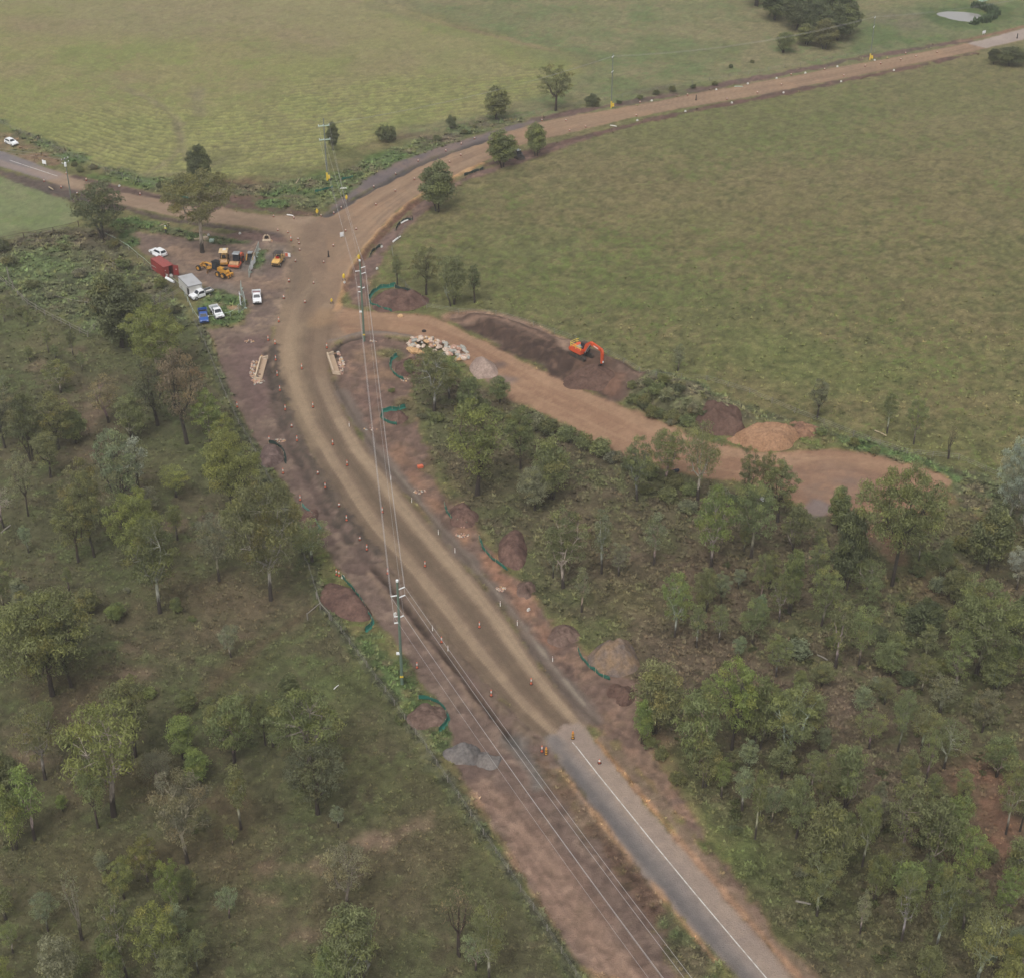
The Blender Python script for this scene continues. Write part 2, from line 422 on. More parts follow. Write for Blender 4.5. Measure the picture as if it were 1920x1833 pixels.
# right-hand wood: rank grass, brown and purple-brown, green in the damp parts
area([(760,700),(830,690),(920,740),(1060,800),(1200,862),(1300,892),(1440,930),(1560,975),(1800,950),(2300,960),(2300,2000),(1560,1960),(1500,1790),(1370,1600),(1290,1480),(1230,1390),(1190,1280),(1080,1190),(1000,1130),(960,1080),(860,950),(790,830)], [(91,84,64),(98,87,71),(86,88,59)], 'woodland_floor', edge=1.6, amp=2, csc=1.5, g=1.1)
for px, py, rx, ry, c in ((1300,1080,120,60,(98,80,68)),(1250,1200,120,50,(102,86,74)),(1400,1250,120,50,(98,80,70)),(1100,1000,80,70,(96,84,66)),(1010,1090,60,40,(86,96,56)),(1060,1190,60,30,(90,108,54)),(1220,1130,60,30,(98,96,58)),(1600,1330,130,60,(104,86,78)),(1640,1430,60,80,(106,88,82)),(1850,1470,50,50,(124,92,76)),(1880,1600,60,60,(112,86,76)),(1830,1420,60,30,(112,88,74)),(1720,1330,60,20,(78,92,50)),(1680,1180,80,50,(72,90,46)),(1760,1160,60,30,(76,90,48)),
                          (1800,1090,60,20,(104,74,66)),(1700,1085,40,10,(112,76,66)),(1750,1040,160,40,(80,96,52)),(1860,1000,90,50,(98,92,60)),(1500,1600,140,80,(78,84,50)),(1400,1560,60,50,(84,98,50)),(1330,1530,40,40,(92,116,52)),(1450,1700,60,60,(82,92,52)),(1560,1760,140,60,(82,82,54)),(1700,1790,160,50,(80,80,54)),(1280,1440,50,50,(76,94,46)),(880,900,60,60,(92,86,64)),(820,800,50,40,(84,94,56)),(960,930,60,40,(84,90,56)),(1480,1500,80,60,(86,78,58))):
    patch(px, py, rx, ry, [c], edge=6, amp=6, sc=8, op=.5)
for px, py, rx, ry in ((1850,1470,26,14),(1870,1500,30,14),(1810,1460,24,10),(1880,1540,30,20),(1860,1580,24,12),(1670,1030,22,30),(1640,1000,14,16),(1720,960,50,12),(1810,940,40,10),(1870,965,50,12)):
    patch(px, py, rx, ry, [(136,98,80),(122,92,78)], edge=1.4, amp=2.0, sc=3.5, op=.6, g=.5)
# rough ground along the paddock fence and track
area([(1180,690),(1300,720),(1420,770),(1560,800),(1680,840),(1800,880),(1920,900),(2200,930),(2200,990),(1900,980),(1790,930),(1740,880),(1600,840),(1480,790),(1400,780),(1320,800),(1240,795),(1160,755)], [(90,98,58),(108,98,72),(82,96,52)], 'weedy_ground', edge=2, amp=2.5, sc=6, g=1.3)
area([(1560,810),(1660,835),(1760,875),(1810,905),(1770,905),(1680,865),(1600,842)], [(78,110,46),(88,116,54)], 'weedy_ground', edge=1.5, amp=1.6, sc=4, g=1.3)
strip([(1100,690),(1210,735),(1320,765),(1400,790)], 4, [(112,104,78),(96,98,66)], edge=1.5, amp=1.2)
# --- verges, beyond the roads
area([(0,235),(120,295),(260,352),(340,372),(480,402),(590,407),(640,375),(720,330),(860,262),(1010,218),(900,222),(760,265),(640,318),(520,345),(400,340),(250,330),(100,275),(0,225)], [(88,108,56),(98,106,62),(104,96,70)], 'grass_verge', edge=2, amp=2.5, sc=7, csc=1.3, g=1.2)
for px, py, rx, ry, c, op in ((540,360,60,9,(72,104,42),.85),(630,330,60,10,(84,106,50),.8),(730,295,50,10,(78,108,48),.8),(480,352,40,7,(104,86,66),.7),(500,385,30,8,(74,98,46),.8),(440,340,40,6,(110,86,72),.8),(560,395,30,5,(92,84,58),.7),(420,300,40,14,(98,100,66),.6),(520,320,70,12,(94,98,64),.6),(640,290,40,10,(96,104,60),.5),(800,255,60,8,(110,92,80),.7),(880,245,50,5,(84,104,56),.6),(120,300,40,7,(74,106,50),.8),(200,335,40,7,(80,104,50),.8),(260,345,30,5,(86,110,50),.8)):
    patch(px, py, rx, ry, [c], edge=2, amp=2.4, sc=6, op=op)
area([(430,365),(520,372),(570,392),(600,408),(480,400),(400,385),(330,372),(380,362)], [(112,84,74),(104,80,70),(92,92,60)], 'bare_earth', edge=1, amp=1.4, sc=4, g=.4)
patch(510, 383, 36, 8, [(76,102,46)], 'grass_verge', edge=1, amp=1.6, sc=4, g=1.2)
area([(-30,242),(40,262),(90,285),(120,300),(100,316),(60,302),(0,280),(-30,270)], [(134,108,88),(118,110,78),(128,104,84)], 'bare_earth', edge=1.4, amp=1.6, sc=4, g=.5)
patch(60, 283, 40, 5, [(96,108,64)], edge=1.2, amp=1.5, op=.7)
area([(-30,312),(60,332),(130,356),(200,378),(250,395),(150,392),(90,360),(0,332)], [(98,84,78),(84,76,74),(108,88,74)], 'bare_earth', edge=1, amp=1.2, sc=4, g=.3)
# green verges near
area([(362,600),(395,640),(420,700),(450,770),(485,850),(520,920),(560,1010),(610,1085),(650,1180),(700,1260),(780,1380),(850,1490),(960,1640),(1110,1840),(1090,1860),(940,1650),(760,1370),(640,1180),(590,1090),(530,980),(480,870),(430,770),(385,680),(350,610)], [(80,92,50),(92,98,58),(76,84,48)], 'grass_verge', edge=1.4, amp=1.6, sc=3, g=1.2, op=.85)
area([(640,1190),(700,1185),(760,1260),(850,1330),(870,1390),(840,1420),(800,1400),(700,1270)], [(80,104,44),(88,104,52),(96,92,58)], 'grass_verge', edge=1.2, amp=1.2, sc=4, g=1.2)
# --- earthworks: bare ground either side of the main road
area([(395,625),(440,612),(515,605),(510,650),(512,690),(530,740),(555,800),(585,855),(620,915),(655,975),(695,1022),(730,1055),(770,1105),(805,1155),(855,1218),(910,1280),(950,1323),(1022,1388),(1060,1440),(1130,1530),(1200,1640),(1265,1730),(1330,1840),(1110,1840),(1060,1760),(960,1610),(880,1480),(835,1400),(850,1370),(800,1290),(745,1215),(690,1140),(640,1075),(600,1010),(560,950),(520,880),(480,830),(440,760),(410,690)], [(118,96,86),(110,88,80),(128,106,92)], 'bare_earth', edge=.5, amp=.6, sc=3, g=.1)
area([(430,640),(500,625),(508,700),(500,780),(470,760),(430,700)], [(112,86,84),(118,92,88)], edge=2, amp=1.5, op=.8)
area([(880,1480),(930,1470),(1030,1580),(1140,1730),(1240,1860),(1110,1860),(1060,1760),(960,1610)], [(150,118,98),(140,110,92),(156,124,104)], edge=1.5, amp=1.6, op=.9)
strip([(896,1478),(992.8,1610),(1120.2,1795),(1150.8,1850)], 0.45, [(118, 92, 80)], edge=.35, amp=.3, op=0.7)
strip([(907,1478),(1007.1,1610),(1138.9,1795),(1170.6,1850)], 0.45, [(122, 96, 82)], edge=.35, amp=.3, op=0.7)
strip([(924,1478),(1029.2,1610),(1167.8,1795),(1201.2,1850)], 0.5, [(164, 132, 110)], edge=.35, amp=.3, op=0.6)
strip([(934,1478),(1042.2,1610),(1184.8,1795),(1219.2,1850)], 0.45, [(116, 90, 78)], edge=.35, amp=.3, op=0.7)
strip([(947,1478),(1059.1,1610),(1206.9,1795),(1242.6,1850)], 0.45, [(118, 92, 80)], edge=.35, amp=.3, op=0.6)
strip([(930,1480),(1050,1630),(1180,1810)], 1.0, [(122,96,82)], edge=.7, amp=.7, op=.5)
area([(1000,1400),(1060,1440),(1140,1535),(1210,1640),(1270,1735),(1220,1720),(1120,1600),(1040,1510),(980,1440)], [(128,108,94),(108,88,76),(100,78,66)], edge=1.4, amp=1.8, sc=4, op=.9, g=.55)
area([(1110,1570),(1160,1580),(1250,1690),(1290,1760),(1220,1730),(1150,1660)], [(92,68,60),(104,80,70)], edge=1.6, amp=1.6, sc=3, op=.85, g=.6)
area([(1250,1700),(1290,1750),(1370,1850),(1290,1860),(1250,1790)], [(86,92,54),(98,88,62),(80,94,48)], 'grass_verge', edge=1.4, amp=1.8, sc=3, g=1.2)

# right of the main road
area([(617,658),(640,634),(700,628),(760,636),(800,650),(780,690),(765,735),(790,790),(800,850),(845,930),(890,985),(930,1050),(985,1090),(1020,1150),(1070,1190),(1110,1240),(1190,1275),(1200,1330),(1215,1390),(1268,1480),(1338,1600),(1470,1790),(1530,1860),(1515,1860),(1370,1640),(1230,1480),(1112,1368),(1010,1247),(917,1110),(805,977),(730,890),(672,814),(635,747),(616,690)], [(120,94,82),(110,86,76),(138,106,86)], 'bare_earth', edge=.9, amp=1.4, sc=4, g=.2)
for px, py, rx, ry, c, op in ((700,668,34,14,(142,112,84),.8),(730,700,30,10,(150,116,84),.7),(680,640,40,8,(112,88,80),.6),(745,850,26,24,(152,112,84),.8),(770,900,24,20,(150,108,82),.8),(800,950,30,20,(158,114,82),.7),(865,1000,16,24,(168,120,82),.8),(930,1075,30,34,(162,112,80),.8),(975,1140,24,34,(166,116,84),.8),(1020,1195,24,28,(156,108,80),.7),(1130,1290,60,30,(120,94,82),.6),(1180,1330,40,40,(134,106,88),.6),(1230,1430,40,50,(140,112,90),.6),(690,760,24,40,(112,86,80),.7),(720,820,30,30,(116,90,78),.6),(790,1000,20,30,(112,92,84),.0)):
    if op: patch(px, py, rx, ry, [c], edge=1.8, amp=2.0, sc=4, op=op, g=.2)
for px, py, rx, ry in ((765,770,26,24),(820,880,22,26),(850,920,20,22)):
    patch(px, py, rx, ry, [(90,96,58),(104,92,68)], edge=1.6, amp=2, sc=4, op=.7, g=.9)
patch(735, 665, 22, 10, [(74,104,46)], edge=1.2, amp=1.5, op=.5, g=1.0)
# tracks and paths in the compound
area([(235,432),(290,440),(370,430),(440,440),(480,432),(545,450),(556,480),(550,530),(535,575),(520,610),(480,625),(395,640),(380,620),(450,612),(468,590),(455,552),(395,545),(345,530),(310,500),(262,470)], [(128,106,94),(116,96,88),(140,116,98)], 'bare_earth', edge=.8, amp=1.2, sc=4, g=.15)
area([(440,490),(480,480),(500,455),(540,455),(530,480),(500,500),(470,525),(430,520)], [(112,104,102),(122,108,98)], edge=1.4, amp=1.4, op=.8)
area([(395,530),(455,530),(455,552),(395,552)], [(116,108,106),(124,110,100)], edge=1.2, amp=1.2, op=.8)
area([(258,425),(330,435),(360,452),(300,450)], [(104,80,72)], edge=1.2, amp=1.5, op=.7)
strip([(330,470),(400,500),(470,532),(520,540),(545,520)], 5, [(150,120,96),(142,114,94)], edge=2, amp=1.4, op=.7)
strip([(500,470),(520,455),(545,450)], 3, [(146,122,98)], edge=1.5, amp=1, op=.6)
for pts in ([(205,412),(240,405),(330,428),(380,440),(470,452),(460,462),(360,452),(330,442),(250,425),(255,440),(262,462),(225,455)], [(395,540),(445,556),(462,572),(458,600),(420,612),(385,610),(362,575)], [(475,500),(490,470),(498,470),(488,505)]):
    area(pts, [(74,104,42),(86,110,52),(92,98,58)], 'grass_verge', edge=.9, amp=1.0, sc=3, g=1.2)
patch(436, 577, 14, 4.5, [(168,134,98)], 'bare_earth', edge=.7, amp=.6, g=.1)
patch(405, 572, 14, 6, [(138,112,90)], edge=1, amp=1, op=.7, g=.1)
for pl in ([(372,604),(390,650),(406,690),(428,745),(452,795),(474,832),(503,890),(533,950),(559,1010),(583,1068),(605,1140)], [(604,1140),(642,1185),(690,1250),(742,1322),(802,1405),(862,1495),(932,1600),(1002,1705),(1082,1830),(1122,1895)]):
    strip(pl, 1.5, [(88,90,62),(98,96,74),(76,84,52)], 'grass_verge', edge=.5, amp=.5, sc=2, op=.85, g=1.25, dz=.25)
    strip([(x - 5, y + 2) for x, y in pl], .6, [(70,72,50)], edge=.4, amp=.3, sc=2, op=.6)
# --- the roads
area([(511,650),(517,610),(531,570),(545,530),(553,495),(553,465),(540,445),(470,426),(470,403),(560,406),(605,408),(655,377),(792,362),(750,390),(717,425),(680,465),(655,500),(640,555),(628,575),(700,586),(700,626),(640,634),(617,658)], [(140,114,91),(131,106,86),(148,121,97)], 'gravel_road', edge=.6, amp=.5, g=0, csc=1.6)
area(ML + MR[::-1], [(124,102,82),(116,96,78),(130,108,86)], 'gravel_road', edge=.5, amp=.5, g=0, csc=1.5)
area(EU + EL[::-1], [(148,120,94),(138,112,90),(154,122,94)], 'gravel_road', edge=.5, amp=.5, g=0, csc=1.5)
area(SU + SLO[::-1], [(146,120,96),(138,114,92),(150,126,102)], 'gravel_road', edge=.5, amp=.5, g=0, csc=1.5)
area(AU + AL[::-1], [(152,116,88),(144,108,82),(160,124,94)], 'access_track', edge=.7, amp=.9, g=0.05, csc=1.6)
def lanes(A, B, rng, seed, prof, cols, streak=.25, nst=16, amt=1.0):
    """worn wheel lanes and grader streaks that run along a road between its edges A and B"""
    PA = smooth_line(g_all(A), False, 2); PB = smooth_line(g_all(B), False, 2)
    ys = [p[1] for p in PA + PB]; xs = [p[0] for p in PA + PB]
    r0, r1 = np.searchsorted(GY, min(ys)), np.searchsorted(GY, max(ys))
    sl = slice(r0, r1); xx, yy = X[sl], Y[sl]
    da = seg_dist(xx, yy, PA, False); db = seg_dist(xx, yy, PB, False)
    m = inside(xx, yy, PA + PB[::-1]) & rng(xx, yy)
    t = da / (da + db + 1e-6) + .02 * fbm(xx, yy, 16, 3, seed)
    p = np.interp(t, [q[0] for q in prof], [q[1] for q in prof]).astype(np.float32)
    a = (xx + yy) * .7
    st = fbm(t * nst, a / 38.0, 1.0, 3, seed + 3) * streak + .12 * fbm(xx, yy, 9, 3, seed + 5) + .34 * fbm(t * nst * 2.3, a / 70.0, 1.0, 2, seed + 9) + .10 * fbm(xx, yy, 1.3, 2, seed + 11)
    p = np.clip(p + st, -1, 1)
    lo, hi = [np.array(lin(c), np.float32) for c in cols]
    wl = (np.clip(-p, 0, 1) * m * amt)[..., None]; wh = (np.clip(p, 0, 1) * m * amt)[..., None]
    C[sl] = (C[sl] * (1 - wl) + lo * wl) * (1 - wh) + hi * wh
ya = lambda xx, yy: np.ones(xx.shape, bool)
PROF = [(0, -.5), (.06, -.7), (.14, -.2), (.24, .75), (.33, .75), (.42, -.25), (.52, -.75), (.62, -.55), (.72, .3), (.80, .85), (.88, .6), (.95, -.1), (1, -.4)]
lanes(ML, MR, ya, 201, PROF, [(102,86,69), (163,139,111)], .2, 14, .85)
lanes(EU, EL, lambda x, y: x > G0(630, 480)[0], 221, [(0, -.3), (.1, .2), (.3, .35), (.5, -.1), (.7, .3), (.9, .1), (.97, -.3), (1, -.3)], [(122,96,76), (166,138,108)], .6, 20, .7)
lanes(SU, SLO, ya, 231, [(0, -.3), (.3, .3), (.5, 0), (.7, .4), (1, -.2)], [(124,100,82), (162,136,110)], .4, 12, .6)
lanes(AU, AL, ya, 241, [(0, -.2), (.2, .4), (.4, 0), (.6, .3), (.8, -.2), (1, -.2)], [(130,94,72), (172,138,106)], .6, 18, .6)
# swept turning marks in the junction
for pl, c, w, op in (([(470,413),(540,425),(565,470),(555,540),(532,600),(525,690)], (158,132,104), 5, .5), ([(600,420),(575,500),(570,600),(590,680),(640,770)], (112,92,75), 6, .35), ([(640,420),(610,520),(600,620),(605,680)], (114,95,77), 5, .3), ([(590,430),(560,470),(520,440),(480,415)], (116,96,79), 5, .4), ([(690,400),(630,500),(590,600)], (152,124,98), 4, .4), ([(700,608),(620,604),(590,640),(600,700)], (118,94,74), 5, .45), ([(800,620),(700,606),(640,596)], (164,128,96), 4, .45), ([(560,610),(548,660),(556,740),(590,830)], (158,134,104), 4, .45), ([(545,470),(556,500),(548,560)], (104,88,76), 3, .5), ([(610,590),(600,603)], (160,124,84), 4, .4)):
    strip(pl, w, [c], edge=1.8, amp=1.0, sc=5, op=op)
area([(1440,880),(1540,862),(1640,880),(1680,915),(1600,955),(1540,950)], [(138,106,86),(124,104,92)], edge=3, amp=2, op=.5)
patch(1590, 900, 40, 12, [(122,106,98)], edge=2, amp=2, op=.6)
patch(1540, 955, 24, 12, [(122,112,112)], edge=1.4, amp=1.4, op=.7)
for a in np.linspace(.35, 1.0, 6):
    strip([(1570 + 120 * a * math.cos(w), 905 + 42 * a * math.sin(w)) for w in np.linspace(-2.4, 1.2, 14)], .8, [(120,86,66) if a > .6 else (166,128,98)], edge=.6, amp=.5, op=.35)
patch(940, 712, 26, 9, [(126,112,108)], edge=1.2, amp=1.2, op=.6)
patch(935, 685, 16, 7, [(96,82,78)], edge=1.0, amp=1.0, op=.7)
# millings strip beside the branch road, windrows and drains
area([(600,405),(640,372),(700,325),(780,290),(870,262),(960,235),(1010,222),(1012,230),(920,256),(860,281),(780,306),(710,346),(655,376),(618,400)], [(112,100,98),(122,104,96),(102,92,92)], 'road_shoulder', edge=.7, amp=.7, g=0)
strip([(612,405),(660,377),(705,352),(785,308),(850,284),(925,258)], 1.6, [(78,72,70),(92,82,76)], edge=.5, amp=.5, sc=3, dz=-.35)
strip([(632,582),(645,540),(662,505),(684,466),(722,425),(755,392),(795,362),(850,333),(905,307)], 1.5, [(184,146,104),(172,132,94)], edge=.45, amp=.4, dz=.25)
strip([(650,545),(668,505),(690,466),(730,425),(762,392),(802,362),(850,338)], 1.7, [(108,78,66)], edge=.6, amp=.5, dz=-.4)
area([(640,560),(668,510),(700,466),(745,420),(810,362),(860,338),(930,306),(1000,285),(1040,270),(1110,250),(1110,258),(1000,300),(900,330),(850,350),(800,400),(760,430),(720,470),(700,520),(690,560),(700,585)], [(122,96,88),(112,86,80),(134,104,88)], 'bare_earth', edge=.9, amp=1.0, sc=4, g=.2)
strip([(910,312),(1000,282),(1100,256),(1185,234),(1285,210),(1440,181),(1690,130),(1830,100)], 2.6, [(110,80,72),(94,74,66)], 'bare_earth', edge=.7, amp=.9, g=.2, brk=.3)
strip([(1010,224),(1085,209),(1185,192),(1285,172),(1440,144),(1540,124),(1665,101),(1815,76)], 3.2, [(112,86,80),(96,84,74)], 'bare_earth', edge=.8, amp=1.0, g=.2, brk=.25)
strip([(1800,78),(1860,66),(1920,50)], 2, [(140,108,90)], edge=.8, amp=.6)
strip([(140,331),(200,350),(270,364),(330,377),(400,391)], 2.4, [(88,68,64),(98,78,70)], 'bare_earth', edge=.7, amp=.8, g=.1)
strip([(100,348),(180,374),(260,398),(330,415),(400,424),(470,432),(520,442)], 2.2, [(86,74,72),(98,82,76)], edge=.7, amp=.7, dz=-.2)
area([(420,438),(480,434),(540,450),(530,458),(480,448),(440,450)], [(112,84,78)], edge=1, amp=1, op=.8)
strip([(512,650),(520,720),(545,800),(580,865),(620,930),(660,985),(705,1040)], 1.7, [(84,72,64),(104,88,76)], edge=.6, amp=.9, sc=1.6, dz=.28)
strip([(500,660),(508,720),(530,800),(565,875),(605,945),(645,1000),(695,1052)], 1.3, [(80,68,62),(100,82,74)], edge=.6, amp=.8, sc=2, dz=-.3, brk=.3)
strip([(700,1062),(730,1095),(760,1135),(800,1185),(850,1245),(900,1310),(945,1365),(975,1400)], 1.0, [(72,58,50),(86,68,57)], edge=.45, amp=.45, sc=2, dz=-.6)
strip([(716,1058),(752,1098),(800,1160),(855,1228),(905,1288),(960,1350),(1000,1390)], 1.2, [(120,100,82),(104,86,72)], edge=.5, amp=.6, sc=2, dz=.3)
strip([(690,1072),(745,1140),(800,1205),(860,1280),(905,1340)], .9, [(132,108,90)], edge=.4, amp=.4, sc=2, dz=.2)
strip([(960,1385),(1000,1440),(1010,1470)], 2.5, [(104,100,98)], edge=1, amp=1, op=.8)
strip([(640,735),(662,775),(700,830),(735,878),(772,925),(812,970),(862,1033),(922,1100),(965,1150),(1020,1235),(1085,1310),(1112,1345)], 2.4, [(120,104,92),(108,94,84)], 'road_shoulder', edge=.8, amp=.8, g=.05)
strip([(738,882),(812,970),(862,1033),(925,1102),(972,1158),(1030,1240),(1095,1320)], .5, [(138,124,108)], edge=.3, amp=.3, dz=.1)
strip([(628,715),(645,752),(672,795),(705,848),(742,893),(815,978),(925,1110),(1010,1236),(1080,1318),(1120,1355)], .7, [(96,82,72)], edge=.4, amp=.35, dz=-.08)
strip([(622,640),(640,637),(668,628),(720,624),(770,632)], 1.3, [(128,112,100)], edge=.5, amp=.4, dz=.35)
strip([(628,668),(634,648),(652,640),(680,633)], 1.1, [(70,58,52)], edge=.5, amp=.4, dz=-.3)
# --- cutting beside the access track: dark bank up to a bench
area([(836,598),(870,589),(920,588),(985,602),(1050,632),(1130,662),(1212,702),(1200,735),(1160,757),(1110,733),(1060,712),(1010,687),(950,656),(880,620)], [(112,88,76),(96,74,64),(124,98,82)], 'bare_earth', edge=.9, amp=1.5, sc=4, g=.1, csc=.5)
area([(856,612),(900,608),(960,624),(1040,656),(1100,682),(1160,722),(1150,752),(1110,734),(1060,713),(1010,688),(950,657),(885,624)], [(82,62,53),(70,53,46),(100,76,63)], edge=1.0, amp=1.5, sc=3, g=.1, csc=.4)
strip([(842,596),(872,590),(922,592),(984,608),(1046,638),(1066,660)], 3.8, [(150,120,100),(136,106,88)], edge=.8, amp=.5, dz=0)
strip([(850,600),(880,597),(925,600),(980,616),(1040,648)], .8, [(92,70,60)], edge=.4, amp=.3)
strip([(850,606),(890,604),(930,608),(980,624),(1030,652)], .7, [(140,108,88)], edge=.4, amp=.3)
area([(1090,720),(1130,700),(1180,715),(1165,752)], [(132,94,74),(120,86,70)], edge=1, amp=1, op=.8)
area([(1080,672),(1130,668),(1150,700),(1110,722),(1070,700)], [(96,70,56),(108,78,60)], edge=1, amp=1, op=.7)
# --- sealed road
area([(1018,1384),(1034,1374),(1050,1366),(1062,1360),(1075,1362),(1084,1357),(1098,1368),(1112,1386),(1230,1530),(1370,1690),(1500,1838),(1560,1905),(1450,1905),(1400,1838),(1290,1735),(1160,1575),(1060,1440)], [(150,131,117),(144,126,114),(156,136,120)], 'sealed_road', edge=.4, amp=.5, sc=1.5, g=0, csc=2, soft=0)
area([(1022,1388),(1040,1376),(1060,1398),(1120,1470),(1230,1594),(1330,1715),(1437,1838),(1490,1905),(1450,1905),(1400,1838),(1290,1735),(1160,1575),(1060,1440)], [(120,112,108),(113,106,103),(126,117,111)], edge=.8, amp=.5, sc=3, g=0, op=.9)
strip([(1060,1430),(1130,1520),(1240,1652),(1340,1770),(1420,1865)], 1.3, [(90,87,88)], edge=.9, amp=.4, sc=6, op=.65)
strip([(1075,1418),(1160,1522),(1262,1645),(1370,1772),(1440,1850)], .9, [(140,127,119)], edge=.7, amp=.3, sc=6, op=.6)
strip([(1128,1385),(1188,1450),(1256,1535),(1324,1620),(1402,1712),(1512,1838)], 1.9, [(142,114,94),(132,106,88),(124,104,82)], 'bare_earth', edge=.6, amp=.7, sc=4, op=.9, g=.2)
strip([(1118,1388),(1170,1450),(1240,1535),(1310,1617),(1392,1712),(1500,1832)], .7, [(172,128,92)], edge=.4, amp=.3, sc=4, op=.8)
strip([(1048,1440),(1130,1545),(1250,1690),(1340,1800)], .6, [(168,132,100)], edge=.4, amp=.3, brk=.5)
area([(-220,208),(0,283),(60,305),(118,327),(108,334),(85,338),(0,312),(-220,240)], [(118,110,112),(124,116,114)], 'sealed_road', edge=.3, amp=.2, g=0, soft=0)
area([(-220,228),(0,300),(60,318),(112,331),(90,337),(0,311),(-220,240)], [(146,128,118)], edge=.6, amp=.3, op=.8, soft=0)
strip([(70,318),(110,331)], 4, [(152,130,114)], edge=2, amp=1, op=.7)
area([(1815,82),(1930,52),(2120,5),(2120,25),(1930,71),(1850,91)], [(158,142,132),(164,148,136)], 'sealed_road', edge=.4, amp=.3, g=0, soft=0)

# --- relief
H_bank = np.zeros_like(Z)
def mound_to(pts, h, edge):
    P = smooth_line(g_all(pts), True, 2)
    ys = [p[1] for p in P]; r0, r1 = np.searchsorted(GY, min(ys) - 6), np.searchsorted(GY, max(ys) + 6)
    sl = slice(r0, r1); xx, yy = X[sl], Y[sl]
    d = seg_dist(xx, yy, P, True); sd = np.where(inside(xx, yy, P), d, -d) + .7 * fbm(xx, yy, 3, 3, 77)
    Z[sl] += h * smooth(0, edge, sd)
mound_to([(850,594),(890,586),(960,596),(1050,632),(1140,664),(1225,706),(1330,738),(1430,778),(1400,792),(1310,785),(1240,785),(1180,765),(1120,728),(1060,706),(960,655),(890,618)], 1.5, 3.2)
mound_to([(1172,752),(1198,706),(1240,696),(1300,714),(1345,742),(1350,775),(1310,792),(1240,790)], 1.7, 4.0)
road_m = np.isin(CLS, [CI['gravel_road'], CI['sealed_road']])
Z += np.where(road_m, .02, 0)
n_tuft = fbm(X, Y, 1.6, 2, 12)
Z += GR * (.10 * np.clip(n_tuft, 0, 1) + .10 * np.clip(n_fine, 0, 1) + .12 * np.clip(n_sm, -1, 1)) + (1 - GR) * .03 * n_fine2 * (~road_m)
earth = (CLS == CI['bare_earth'])
Z += earth * (.10 * n_fine + .08 * n_sm)
# grain: blade clumps, clods, gravel (colour of the material itself)
gsc = np.where(fm, .5, np.where(CLS == CI['paddock'], .8, 1.0)) * (1 - .3 * smooth(300, 500, Y))
n_str = fbm(X, Y, 2.2, 3, 65)
grain = 1 + GR * gsc * (.34 * n_fine + .06 * n_sm + .30 * n_fine2 + .12 * n_str) * np.where(CLS == CI['woodland_floor'], .75, 1.0) + (1 - GR) * (.07 * n_fine2 + .04 * n_sm) + earth * (.10 * n_fine + .10 * n_fine2 + .06 * n_sm)
lum = (C * np.array([.3, .6, .1], np.float32)).sum(-1, keepdims=True)
C *= (1 - .07 * earth)[..., None]
C *= np.where(earth[..., None], np.array([1.05, 1.0, .90], np.float32), 1)
sat = (.87 - .12 * earth - .17 * np.isin(CLS, (CI['grass_verge'], CI['weedy_ground'])) + .02 * (CLS == CI['crop_field']))[..., None]
C[:] = (lum + (C - lum) * sat) * (1 - .10 * np.clip(GR, 0, 1.2) * (CLS != CI['crop_field']))[..., None] * np.where((GR > .4)[..., None], np.array([1.04, 1.0, .9], np.float32), 1)
C *= np.clip(grain, .55, 1.5)[..., None]
# tussocks that stand out in the rank grass
tus = smooth(.35, .8, fbm(X, Y, 1.7, 3, 61)) * GR * (CLS != CI['woodland_floor'])
C[:] = C * (1 - .22 * tus[..., None]) + np.array(lin((130,128,74)), np.float32) * .22 * tus[..., None]
dk = smooth(.4, .9, fbm(X, Y, 2.2, 3, 63)) * np.clip(GR, 0, 1)
C[:] = C * (1 - .25 * dk[..., None]) + np.array(lin((78,84,48)), np.float32) * .25 * dk[..., None]
pond = [G0(1752 + 0, 22), G0(1775, 19), G0(1800, 19), G0(1825, 21), G0(1846, 28), G0(1836, 36), G0(1822, 41), G0(1800, 38), G0(1775, 33), G0(1758, 28)]
pond = smooth_line(pond, True, 2)
pr0 = np.searchsorted(GY, min(p[1] for p in pond) - 12); pr1 = np.searchsorted(GY, max(p[1] for p in pond) + 12)
pd_ = seg_dist(X[pr0:pr1], Y[pr0:pr1], pond, True)
psd = np.where(inside(X[pr0:pr1], Y[pr0:pr1], pond), pd_, -pd_)
Z[pr0:pr1] += -1.2 * smooth(-1.5, 2.5, psd) + .9 * smooth(0, 4, 6 - np.abs(psd + 7)) * .2

# edge of the survey dips under the wider country
ib = np.minimum(np.arange(NI), np.arange(NI)[::-1])[:, None]; jb = np.minimum(np.arange(NJ), np.arange(NJ)[::-1])[None, :]
Zd = Z - 2.6 * smooth(5, 0, np.minimum(ib, jb))

m_g, nt, b = new_mat('ground_cover')
at = nt.nodes.new('ShaderNodeAttribute'); at.attribute_name = 'Col'
geo = nt.nodes.new('ShaderNodeNewGeometry')
n1 = nt.nodes.new('ShaderNodeTexNoise'); n1.inputs['Scale'].default_value = 2.2; n1.inputs['Detail'].default_value = 6; n1.inputs['Roughness'].default_value = .7
n2 = nt.nodes.new('ShaderNodeTexNoise'); n2.inputs['Scale'].default_value = 7.0; n2.inputs['Detail'].default_value = 4
nt.links.new(geo.outputs['Position'], n1.inputs['Vector']); nt.links.new(geo.outputs['Position'], n2.inputs['Vector'])
def mth(op, a, b_, nt=nt):
    n = nt.nodes.new('ShaderNodeMath'); n.operation = op
    for i, v in enumerate((a, b_)):
        if isinstance(v, (int, float)): n.inputs[i].default_value = v
        else: nt.links.new(v, n.inputs[i])
    return n.outputs[0]
ga = mth('MULTIPLY_ADD', at.outputs['Alpha'], 1.3); ga.node.inputs[2].default_value = .3
